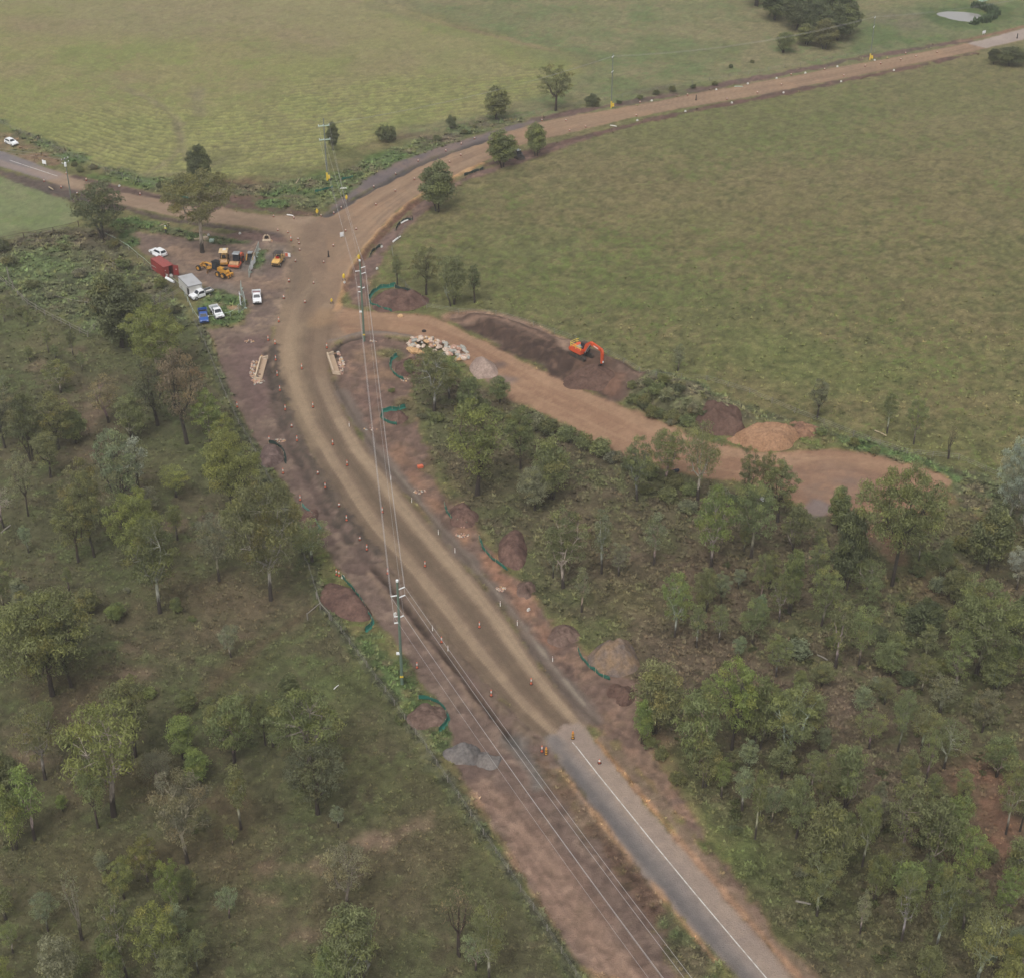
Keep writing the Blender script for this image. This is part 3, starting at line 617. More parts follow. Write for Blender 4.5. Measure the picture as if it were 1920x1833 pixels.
s_ = mth('ADD', mth('SUBTRACT', n1.outputs['Fac'], .5), mth('MULTIPLY', mth('SUBTRACT', n2.outputs['Fac'], .5), .8))
k_ = mth('ADD', mth('MULTIPLY', s_, ga), 1.0)
vm = nt.nodes.new('ShaderNodeVectorMath'); vm.operation = 'SCALE'
nt.links.new(at.outputs['Color'], vm.inputs[0]); nt.links.new(k_, vm.inputs['Scale'])
nt.links.new(vm.outputs[0], b.inputs['Base Color'])
b.inputs['Roughness'].default_value = .95
b.inputs['Specular IOR Level'].default_value = .15
bp = nt.nodes.new('ShaderNodeBump'); bp.inputs['Distance'].default_value = .25; bp.inputs['Strength'].default_value = .7
nt.links.new(s_, bp.inputs['Height']); nt.links.new(bp.outputs[0], b.inputs['Normal'])

def make_ground():
    V = np.stack([X, Y, Zd], -1).reshape(-1, 3)
    idx = np.arange(NI * NJ).reshape(NI, NJ)
    quads = np.stack([idx[:-1, :-1], idx[:-1, 1:], idx[1:, 1:], idx[1:, :-1]], -1).reshape(-1, 4)
    fc = CLS[:-1, :-1].reshape(-1)
    colr = np.concatenate([np.clip(C, 0, 1), np.clip(GR / 1.3, 0, 1)[..., None]], -1).reshape(-1, 4).astype(np.float32)
    for k, nm in enumerate(CN):
        q = quads[fc == k]
        if len(q) == 0: continue
        used, inv = np.unique(q.reshape(-1), return_inverse=True)
        me = bpy.data.meshes.new(nm)
        me.vertices.add(len(used)); me.vertices.foreach_set('co', V[used].astype(np.float32).reshape(-1))
        me.loops.add(len(q) * 4); me.loops.foreach_set('vertex_index', inv.astype(np.int32))
        me.polygons.add(len(q)); me.polygons.foreach_set('loop_start', np.arange(0, len(q) * 4, 4, dtype=np.int32))
        me.polygons.foreach_set('use_smooth', np.ones(len(q), bool))
        me.update(calc_edges=True)
        a = me.color_attributes.new('Col', 'FLOAT_COLOR', 'POINT')
        a.data.foreach_set('color', colr[used].reshape(-1))
        me.materials.append(m_g)
        o = link_obj(nm, me); o['kind'] = 'structure'
make_ground()

def gz(x, y):
    """height of the ground"""
    i = np.interp(y, GY, np.arange(NI)); i0 = int(min(max(i, 0), NI - 2))
    t = x / (WA + WB * y); j = (t + 1) / 2 * (NJ - 1); j0 = int(min(max(j, 0), NJ - 2))
    fi = min(max(i - i0, 0), 1); fj = min(max(j - j0, 0), 1)
    return float((Z[i0, j0] * (1 - fj) + Z[i0, j0 + 1] * fj) * (1 - fi) + (Z[i0 + 1, j0] * (1 - fj) + Z[i0 + 1, j0 + 1] * fj) * fi)

def P3(px, py, dz=0.0):
    x, y = G0(px, py)
    for _ in range(3):
        z = gz(x, y); x, y = G0(px, py, z)
    return (x, y, gz(x, y) + dz)

# wider country out to the horizon
def outer():
    me = bpy.data.meshes.new('ground')
    n = 60; xs = np.linspace(-3500, 3500, n); ys = np.linspace(-2500, 5000, n)
    V = [(x, y, -2.5) for y in ys for x in xs]
    F = [(i * n + j, i * n + j + 1, (i + 1) * n + j + 1, (i + 1) * n + j) for i in range(n - 1) for j in range(n - 1)]
    me.from_pydata(V, [], F)
    a = me.color_attributes.new('Col', 'FLOAT_COLOR', 'POINT')
    c = lin((110, 112, 74)); a.data.foreach_set('color', [*c, .75] * len(V))
    me.materials.append(m_g)
    tag(link_obj('ground', me), kind='structure')
outer()

# road paint
m_line = paint('worn_line_paint', (206, 204, 198), .7, var=.1, scale=2, dirt=(150,132,116), dirt_amt=.85)
def line(name, pts, w, dz=.03):
    P = smooth_line([G0(*p) for p in pts], False, 3)
    v = []; f = []
    for i, p in enumerate(P):
        a = P[max(i - 1, 0)]; c = P[min(i + 1, len(P) - 1)]
        L = math.hypot(c[0] - a[0], c[1] - a[1]); nx, ny = -(c[1] - a[1]) / L, (c[0] - a[0]) / L
        for s in (-1, 1):
            x, y = p[0] + nx * s * w / 2, p[1] + ny * s * w / 2
            v.append((x, y, gz(x, y) + dz))
    for i in range(len(P) - 1): f.append((2 * i, 2 * i + 2, 2 * i + 3, 2 * i + 1))
    me = bpy.data.meshes.new(name); me.from_pydata(v, [], f); me.materials.append(m_line)
    return tag(link_obj(name, me), kind='structure')
_cl = [(1073,1391),(1081,1400),(1120,1450),(1180,1524),(1230,1586),(1305,1677),(1380,1766),(1437,1833),(1500,1906)]
_cl2 = []
for i in range(len(_cl) - 1):
    for t in np.linspace(0, 1, 12, endpoint=False): _cl2.append((_cl[i][0] * (1 - t) + _cl[i + 1][0] * t, _cl[i][1] * (1 - t) + _cl[i + 1][1] * t))
line('road_line', _cl2, .14)
line('road_line', [(18 + 9 * i, 301 + 3.0 * i) for i in range(11)], .2)

# pond water
m_w, nt_, b_ = new_mat('pond_water')
b_.inputs['Base Color'].default_value = (*lin((150,148,144)), 1); b_.inputs['Roughness'].default_value = .05
b_.inputs['Specular IOR Level'].default_value = .6
wv = nt_.nodes.new('ShaderNodeTexNoise'); wv.inputs['Scale'].default_value = 1.5
bw = nt_.nodes.new('ShaderNodeBump'); bw.inputs['Strength'].default_value = .05; bw.inputs['Distance'].default_value = .05
nt_.links.new(wv.outputs['Fac'], bw.inputs['Height']); nt_.links.new(bw.outputs[0], b_.inputs['Normal'])
me = bpy.data.meshes.new('pond_water')
cx = sum(p[0] for p in pond) / len(pond); cy = sum(p[1] for p in pond) / len(pond)
me.from_pydata([(cx + (p[0] - cx) * 1.06, cy + (p[1] - cy) * 1.06, -.45) for p in pond], [], [tuple(range(len(pond)))])
me.materials.append(m_w)
tag(link_obj('pond_water', me), kind='structure')

# grass tufts and rank herbage standing on the ground, far too many to count
def tufts():
    g = np.random.default_rng(5)
    N = 150000
    yy = 112 + (560 - 112) * g.random(N) ** 1.15
    xx = (g.random(N) * 2 - 1) * (26 + .285 * yy)
    i = np.clip(np.searchsorted(GY, yy), 1, NI - 1); j = np.clip(((xx / (WA + WB * yy)) + 1) / 2 * (NJ - 1), 0, NJ - 1).astype(int)
    gr = GR[i, j] * (CLS[i, j] != CI['sealed_road'])
    dn = .45 + .55 * smooth(-.4, .5, fbm(xx, yy, 7, 3, 91))
    keep = g.random(N) < np.where(gr > .42, np.clip(gr, 0, 1.2), 0) * dn * np.where(CLS[i, j] == CI['crop_field'], 0, np.where(CLS[i, j] == CI['paddock'], .5 * smooth(330, 240, yy), 1.0))
    xx, yy, i, j = xx[keep], yy[keep], i[keep], j[keep]
    n = len(xx)
    base = C[i, j] * 1.32 * g.uniform(.88, 1.16, (n, 1)).astype(np.float32) * np.where(g.random((n, 1)) < .18, np.array([[1.1, 1.06, .95]]), np.array([[.97, 1.02, .95]]))
    zz = Z[i, j] - .03
    sc = g.uniform(.6, 1.25, n) * (.75 + .0022 * (yy - 110)) * np.where(GR[i, j] > 1.05, 1.2, .9)
    K = 5
    V = np.zeros((n, K, 3, 3), np.float32); Cc = np.zeros((n, K, 3, 4), np.float32)
    for k in range(K):
        a = g.random(n) * 6.283; h = sc * g.uniform(.18, .36, n); w = sc * g.uniform(.2, .42, n); r = sc * g.uniform(.0, .22, n); ln = sc * g.uniform(.15, .5, n)
        cx, cy = xx + np.cos(a) * r, yy + np.sin(a) * r
        px, py = -np.sin(a) * w / 2, np.cos(a) * w / 2
        V[:, k, 0] = np.stack([cx - px, cy - py, zz], 1); V[:, k, 1] = np.stack([cx + px, cy + py, zz], 1)
        V[:, k, 2] = np.stack([cx + np.cos(a) * ln, cy + np.sin(a) * ln, zz + h], 1)
        Cc[:, k, :, :3] = (base * g.uniform(.85, 1.15, (n, 1)))[:, None, :]
    Cc[..., 3] = .4
    m = n * K
    me = bpy.data.meshes.new('grass_tufts')
    me.vertices.add(m * 3); me.vertices.foreach_set('co', V.reshape(-1))
    me.loops.add(m * 3); me.loops.foreach_set('vertex_index', np.arange(m * 3, dtype=np.int32))
    me.polygons.add(m); me.polygons.foreach_set('loop_start', np.arange(0, m * 3, 3, dtype=np.int32))
    me.update(calc_edges=True)
    at_ = me.color_attributes.new('Col', 'FLOAT_COLOR', 'POINT'); at_.data.foreach_set('color', np.clip(Cc, 0, 1).reshape(-1))
    mt, nt, b = new_mat('grass_blades')
    a_ = nt.nodes.new('ShaderNodeAttribute'); a_.attribute_name = 'Col'
    nt.links.new(a_.outputs['Color'], b.inputs['Base Color']); b.inputs['Roughness'].default_value = .8; b.inputs['Specular IOR Level'].default_value = .2
    me.materials.append(mt)
    tag(link_obj('grass_tufts', me), 'rank tufted grass over the paddocks, verges and wood floor', kind='stuff')
tufts()
# ------------------------------------------------------------------ trees
def leaf_mat():
    m = bpy.data.materials.new('leaves'); m.use_nodes = True
    nt = m.node_tree; nt.nodes.clear()
    out = nt.nodes.new('ShaderNodeOutputMaterial')
    oi = nt.nodes.new('ShaderNodeObjectInfo')
    at = nt.nodes.new('ShaderNodeAttribute'); at.attribute_name = 'Col'
    mx = nt.nodes.new('ShaderNodeVectorMath'); mx.operation = 'MULTIPLY'
    nt.links.new(oi.outputs['Color'], mx.inputs[0]); nt.links.new(at.outputs['Color'], mx.inputs[1])
    d = nt.nodes.new('ShaderNodeBsdfPrincipled'); d.inputs['Roughness'].default_value = .55; d.inputs['Specular IOR Level'].default_value = .3
    t = nt.nodes.new('ShaderNodeBsdfTranslucent')
    ms = nt.nodes.new('ShaderNodeMixShader'); ms.inputs[0].default_value = .42
    nt.links.new(mx.outputs[0], d.inputs['Base Color']); nt.links.new(mx.outputs[0], t.inputs['Color'])
    nt.links.new(d.outputs[0], ms.inputs[1]); nt.links.new(t.outputs[0], ms.inputs[2])
    nt.links.new(ms.outputs[0], out.inputs['Surface'])
    return m
def bark_mat():
    m, nt, b = new_mat('bark')
    oi = nt.nodes.new('ShaderNodeObjectInfo'); tc = nt.nodes.new('ShaderNodeTexCoord')
    mp = nt.nodes.new('ShaderNodeMapping'); mp.inputs['Scale'].default_value = (3, 3, .8)
    nz = nt.nodes.new('ShaderNodeTexNoise'); nz.inputs['Scale'].default_value = 1.4; nz.inputs['Detail'].default_value = 6
    nt.links.new(tc.outputs['Object'], mp.inputs['Vector']); nt.links.new(mp.outputs[0], nz.inputs['Vector'])
    rp = nt.nodes.new('ShaderNodeMapRange'); rp.inputs[1].default_value = .3; rp.inputs[2].default_value = .7; rp.inputs[3].default_value = .55; rp.inputs[4].default_value = 1.25
    nt.links.new(nz.outputs['Fac'], rp.inputs[0])
    vm = nt.nodes.new('ShaderNodeVectorMath'); vm.operation = 'SCALE'
    nt.links.new(oi.outputs['Color'], vm.inputs[0]); nt.links.new(rp.outputs[0], vm.inputs['Scale'])
    # shed-bark foot: rough dark stocking round the lowest part of the trunk
    sp = nt.nodes.new('ShaderNodeSeparateXYZ'); nt.links.new(tc.outputs['Object'], sp.inputs[0])
    ad = nt.nodes.new('ShaderNodeMath'); ad.operation = 'MULTIPLY_ADD'; ad.inputs[1].default_value = 3.0
    nt.links.new(nz.outputs['Fac'], ad.inputs[0]); nt.links.new(sp.outputs['Z'], ad.inputs[2])
    r2 = nt.nodes.new('ShaderNodeMapRange'); r2.inputs[1].default_value = 3.4; r2.inputs[2].default_value = 4.6
    nt.links.new(ad.outputs[0], r2.inputs[0])
    mx = nt.nodes.new('ShaderNodeMix'); mx.data_type = 'RGBA'; mx.inputs[6].default_value = (*lin((58,50,44)), 1)
    nt.links.new(r2.outputs[0], mx.inputs[0]); nt.links.new(vm.outputs[0], mx.inputs[7])
    nt.links.new(mx.outputs[2], b.inputs['Base Color']); b.inputs['Roughness'].default_value = .9
    return m
M_LEAF, M_BARK = leaf_mat(), bark_mat()

def rv(r):
    while True:
        v = Vector((r.uniform(-1, 1), r.uniform(-1, 1), r.uniform(-1, 1)))
        if .05 < v.length < 1: return v.normalized()

def leaf_mesh(name, clumps, dens, seed, HH, size=(.34, .6), droop=.5, fill=.22):
    """many small leaf sprays spread through the clumps' volumes"""
    g = np.random.default_rng(seed)
    Vs = []; Cs = []
    for (c, r, rz, tint) in clumps:
        n = max(8, int(dens * r * (r + rz) * 9 * (.55 + .45 * min(1, max(0, (c[2] / HH - .2) * 2.2)))))
        d = g.normal(size=(n, 3)); d /= np.linalg.norm(d, axis=1, keepdims=True)
        flip = (d[:, 2] < -.25) & (g.random(n) < .65); d[flip, 2] *= -1
        rad = (fill + (1 - fill) * g.random(n) ** .6)
        lump = 1 + .22 * np.sin(d[:, 0] * 5 + seed + c[0]) * np.cos(d[:, 1] * 4 + c[1]) + .12 * np.sin(d[:, 2] * 7 + c[2])
        p = np.array(c) + d * np.array([r, r, rz]) * (rad * lump)[:, None]
        nrm = d * .7 + g.normal(size=(n, 3)) * .75 + np.array([0, 0, .35]); nrm /= np.linalg.norm(nrm, axis=1, keepdims=True)
        t = g.normal(size=(n, 3)); t[:, 2] -= droop * 2
        t -= nrm * (t * nrm).sum(1, keepdims=True); t /= np.linalg.norm(t, axis=1, keepdims=True) + 1e-6
        b = np.cross(nrm, t)
        s = g.uniform(.6, 1.35, n)[:, None]
        w = b * s * size[0] / 2; l = t * s * size[1] / 2
        mid = nrm * s * .06
        q = np.stack([p - l, p + w * 1.0 + mid, p + l * 1.1, p - w + mid], 1)
        Vs.append(q.reshape(-1, 3))
        br = g.uniform(.8, 1.2, n)[:, None] * np.array(tint)[None]
        Cs.append(np.repeat(br, 4, 0))
    V = np.concatenate(Vs).astype(np.float32); Cc = np.concatenate(Cs).astype(np.float32)
    n = len(V) // 4
    me = bpy.data.meshes.new(name)
    me.vertices.add(len(V)); me.vertices.foreach_set('co', V.reshape(-1))
    me.loops.add(n * 4); me.loops.foreach_set('vertex_index', np.arange(n * 4, dtype=np.int32))
    me.polygons.add(n); me.polygons.foreach_set('loop_start', np.arange(0, n * 4, 4, dtype=np.int32))
    me.update(calc_edges=True)
    a = me.color_attributes.new('Col', 'FLOAT_COLOR', 'POINT')
    a.data.foreach_set('color', np.concatenate([Cc, np.ones((len(Cc), 1), np.float32)], 1).reshape(-1))
    me.materials.append(M_LEAF)
    return me

KIND = {  # height, width, crown base, clumps, clump radius, leaf density, leaf size, droop, stems, fork
    'gum':    dict(H=15, W=8.6, zb=.20, n=50, r=(.65, 1.25), dens=9.0, size=(.12, .40), droop=.9, stems=1, fork=.34),
    'broad':  dict(H=16, W=12.5, zb=.20, n=84, r=(.7, 1.4), dens=9.0, size=(.12, .40), droop=.9, stems=1, fork=.28),
    'slim':   dict(H=12, W=4.8, zb=.22, n=26, r=(.6, 1.1), dens=8.5, size=(.12, .38), droop=1.1, stems=1, fork=.5),
    'multi':  dict(H=12, W=7.0, zb=.12, n=50, r=(.6, 1.2), dens=9.0, size=(.12, .40), droop=1.0, stems=3, fork=.3),
    'dense':  dict(H=9, W=6.5, zb=.12, n=42, r=(.8, 1.4), dens=14., size=(.17, .34), droop=.4, stems=2, fork=.22),
    'veteran': dict(H=18, W=16, zb=.30, n=86, r=(.85, 1.6), dens=7.5, size=(.13, .42), droop=.9, stems=1, fork=.42),
    'oldgum': dict(H=18, W=16, zb=.40, n=70, r=(.8, 1.5), dens=8.2, size=(.13, .42), droop=.9, stems=1, fork=.46),
    'sparse': dict(H=14, W=8.0, zb=.24, n=42, r=(.7, 1.35), dens=6.6, size=(.11, .40), droop=1.1, stems=1, fork=.33),
    'dead':   dict(H=11, W=5.5, zb=.35, n=14, r=(.7, 1.2), dens=1.6, size=(.10, .36), droop=.8, stems=2, fork=.3),
    'shrub':  dict(H=2.6, W=3.6, zb=.05, n=14, r=(.5, .9), dens=17., size=(.13, .28), droop=.3, stems=3, fork=.1),
}
def make_tree(kind, v):
    k = KIND[kind]; r = random.Random(kind + str(v)); H, W = k['H'], k['W']
    zb, zt = k['zb'] * H, H
    cl = []; tries = 0
    rad = [r.uniform(*k['r']) for _ in range(k['n'])]
    zc = (zb + zt) / 2
    topw = r.uniform(.75, 1.0) if kind in ('gum', 'broad', 'sparse', 'veteran', 'oldgum') else r.uniform(.55, .85)
    lob = [r.uniform(0, 6.28) for _ in range(4)]
    while len(cl) < k['n'] and tries < 4000:
        tries += 1
        d = rv(r)
        q = r.random() ** .45
        rr = rad[len(cl)]
        h = d.z * .5 + .5
        wide = (topw + (1 - topw) * (1 - h)) * (1 if kind in ('dense', 'shrub') else .62 + .38 * min(1, h * 2.2)) * (1 + .16 * math.sin(math.atan2(d.y, d.x) * 2 + lob[0]) + .12 * math.sin(math.atan2(d.y, d.x) * 3 + lob[1]))
        c = Vector((d.x * (W / 2 - rr * .6) * q * wide, d.y * (W / 2 - rr * .6) * q * wide, zc + d.z * ((zt - zb) / 2 - rr * .55) * q))
        if kind != 'shrub' and r.random() > .25 + .75 * ((c.z - zb) / (zt - zb)) ** .6: continue
        if any((c - o[0]).length < .70 * (rr + o[1]) * (.7 if tries > 2000 else 1) for o in cl): continue
        t = r.random()
        tint = (1, 1, 1) if t < .55 else ((1.14, 1.12, .95) if t < .8 else ((.88, .9, .92) if t < .94 else (1.12, 1.0, .85)))
        f = r.uniform(.85, 1.15); cl.append((c, rr, rr * r.uniform(.62, .85), tuple(x * f for x in tint)))
    crown = leaf_mesh(kind + '_crown', cl, k['dens'], hash_seed(kind, v), H if kind not in ('dense', 'shrub') else H / 2, k['size'], k['droop'])
    b = MB()
    nodes = []
    R0 = .016 * H + .035 if kind != 'shrub' else .05
    for st in range(k['stems']):
        off = Vector((r.uniform(-1, 1), r.uniform(-1, 1), 0)) * (.16 * k['stems'] if k['stems'] > 1 else 0)
        lean = Vector((r.uniform(-.06, .06) * H, r.uniform(-.06, .06) * H, 0)) + off * 3
        f = k['fork'] * H
        pts = [off + Vector((0, 0, -.4)), off + lean * .12 + Vector((0, 0, f * .35)), off + lean * .35 + Vector((0, 0, f * .7)), off + lean * .6 + Vector((0, 0, f))]
        rs = R0 / (1 + .35 * (k['stems'] - 1))
        b.tube(pts, [rs * 1.25, rs, rs * .9, rs * .8], 7, False)
        nl = 3 if k['stems'] > 1 else 5
        for i in range(nl):
            w = 6.28 * (i + r.random() * .6) / nl
            tgt = Vector((math.cos(w) * W * .25, math.sin(w) * W * .25, zb + (zt - zb) * r.uniform(.4, .66)))
            if i == 0: tgt = Vector((lean.x, lean.y, zt * .72))
            s0 = pts[-1] if i % 2 else pts[-1] * .7 + pts[-2] * .3
            m1 = s0.lerp(tgt, .4) + Vector((math.cos(w), math.sin(w), 0)) * W * .05 + Vector((0, 0, -.02 * H))
            m2 = s0.lerp(tgt, .75) + rv(r) * W * .03
            b.tube([s0, m1, m2, tgt], [rs * .62, rs * .45, rs * .32, rs * .16], 5, False)
            nodes += [(m1, rs * .3), (m2, rs * .24), (tgt, rs * .15), (s0.lerp(m1, .5), rs * .35), (m1.lerp(m2, .5), rs * .28)]
    for c, rr, rz, _ in cl:
        below = [q for q in nodes if q[0].z < c.z + .3] or nodes
        q = min(below, key=lambda q: (q[0] - c).length)
        mid = q[0].lerp(c, .5) + rv(r) * .2 + Vector((0, 0, -.15))
        e = c + Vector((0, 0, -rz * .2))
        b.tube([q[0], mid, e], [q[1], q[1] * .6, q[1] * .25], 4, False)
        if kind in ('sparse', 'dead', 'gum', 'broad', 'veteran', 'oldgum'):
            for _ in range(2 if kind != 'dead' else 9):
                b.tube([mid.lerp(e, r.random()), e + rv(r) * rr * (.9 if kind != 'dead' else 1.25)], [q[1] * .35, q[1] * .1], 3, False)
    trunk = b.mesh(kind + '_trunk', M_BARK)
    return trunk, crown
def hash_seed(kind, v): return sum(ord(ch) * (i + 3) for i, ch in enumerate(kind)) * 13 + v * 101
NV = {'gum': 5, 'broad': 3, 'veteran': 1, 'oldgum': 1, 'slim': 5, 'multi': 4, 'dense': 4, 'sparse': 4, 'dead': 2, 'shrub': 5}
PROTO = {k: [make_tree(k, v) for v in range(n)] for k, n in NV.items()}

LEAFC = {'olive': (99,104,72), 'yellow-green': (108,114,71), 'mid-green': (101,109,76), 'dark green': (84,92,68), 'blue-grey': (126,134,122), 'grey-green': (108,112,92), 'bright green': (104,117,73), 'brownish': (106,98,78), 'sage': (106,118,94)}
BARKC = {'pale': (172,164,150), 'grey': (138,130,118), 'dark': (72,62,54)}
KP = {'oldgum': 'old gum', 'veteran': 'old gum', 'gum': 'gum tree', 'broad': 'spreading gum tree', 'slim': 'slender upright gum', 'multi': 'many-stemmed gum', 'dense': 'dense round tree', 'sparse': 'thin-leaved gum', 'dead': 'half-dead tree', 'shrub': 'shrub'}
TREES = []   # (ground x, y, H, W, kind, colour, bark, note)

def tree_px(bx, by, ty, w, kind, col, bark='grey', note=None):
    x, y, z = P3(bx, by)
    TREES.append([x, y, z, hgt(bx, by, ty, z), w / ppm(by - .5 * (by - ty)), kind, col, bark, note])

LEFT = [
 (9,603,566,16,'slim','mid-green'),(92,662,612,17,'slim','mid-green'),(137,666,616,17,'slim','dark green'),(57,678,648,22,'slim','mid-green'),(105,674,646,18,'slim','mid-green'),(52,612,584,14,'slim','mid-green'),
 (226,652,512,92,'dense','dark green'),(298,704,570,116,'broad','yellow-green','pale'),(296,798,678,80,'gum','dark green','dark'),(351,832,652,92,'sparse','brownish','dark'),(396,838,730,58,'gum','bright green'),(425,852,775,52,'gum','yellow-green'),
 (440,962,810,112,'broad','yellow-green','dark'),(260,922,818,46,'slim','blue-grey','dark'),(235,988,804,84,'gum','sage','dark'),(204,792,704,62,'sparse','brownish'),(250,824,738,62,'multi','mid-green'),(114,737,675,56,'gum','olive','pale'),
 (60,862,735,60,'multi','dark green','dark'),(110,842,738,72,'gum','olive','dark'),(142,832,766,46,'dense','mid-green'),(10,840,724,56,'gum','grey-green','dark'),(95,895,806,56,'gum','olive','dark'),(53,967,842,42,'sparse','grey-green','dark'),
 (166,1003,862,70,'gum','olive','dark'),(147,1054,932,68,'gum','olive','dark'),(177,1044,884,58,'gum','olive','dark'),(330,932,873,58,'sparse','yellow-green'),(300,1149,962,92,'gum','olive','pale'),(262,1072,914,104,'broad','yellow-green','dark'),
 (508,1125,896,126,'broad','olive','pale'),(333,1012,944,32,'slim','yellow-green'),(411,1089,958,62,'sparse','grey-green'),(444,1032,934,48,'gum','olive','dark'),(10,988,905,50,'dead','grey-green','pale'),(585,1052,975,74,'sparse','mid-green','pale'),
 (8,1142,1048,54,'gum','mid-green'),(45,1152,1084,46,'multi','grey-green'),(98,1303,1112,170,'broad','olive','dark'),(134,1288,1150,80,'gum','dark green','dark'),(165,1150,1104,50,'dense','mid-green'),(218,1162,1132,34,'dense','bright green'),(332,1150,1118,24,'dense','mid-green'),
 (254,1418,1262,92,'gum','mid-green','dark'),(213,1529,1314,138,'sparse','yellow-green','pale'),(85,1461,1318,82,'sparse','olive','pale'),(345,1424,1338,64,'multi','bright green'),(350,1332,1294,38,'dense','mid-green'),(440,1432,1304,80,'multi','mid-green'),(300,1480,1405,58,'sparse','grey-green'),(372,1466,1406,60,'multi','bright green'),
 (6,1482,1412,64,'dense','mid-green'),(65,1574,1430,54,'slim','bright green','pale'),(28,1592,1472,64,'multi','bright green'),(184,1552,1424,60,'sparse','mid-green','dark'),(352,1617,1444,92,'gum','grey-green','pale'),(452,1554,1430,42,'slim','olive','pale'),(277,1652,1570,56,'gum','yellow-green'),
 (233,1684,1610,54,'gum','yellow-green'),(325,1728,1608,50,'gum','bright green','pale'),(238,1832,1666,62,'gum','mid-green','pale'),(304,1834,1694,84,'gum','yellow-green'),(203,1806,1748,34,'dense','mid-green'),(222,1856,1768,44,'multi','mid-green'),(335,1872,1774,72,'multi','mid-green'),(152,1762,1624,44,'dead','grey-green'),
 (90,1745,1672,48,'sparse','sage'),(10,1902,1804,74,'gum','yellow-green'),(120,1866,1752,80,'multi','grey-green'),(372,1824,1744,48,'sparse','mid-green'),(430,1720,1662,40,'sparse','sage'),
 (596,1526,1396,108,'gum','dark green','dark'),(580,1442,1296,118,'gum','mid-green','grey'),(498,1397,1300,42,'gum','mid-green','dark'),(512,1399,1318,34,'slim','mid-green'),(634,1550,1508,28,'slim','sage'),(650,1704,1582,78,'sparse','grey-green'),(665,1856,1692,106,'multi','mid-green'),(620,1866,1770,60,'multi','mid-green'),
 (861,1793,1654,70,'dead','brownish','dark'),(917,1838,1692,74,'sparse','olive','pale'),(892,1818,1752,54,'sparse','sage'),(545,1330,1262,40,'dense','mid-green'),(460,1345,1285,40,'sparse','mid-green'),(405,1385,1320,44,'multi','mid-green'),
]
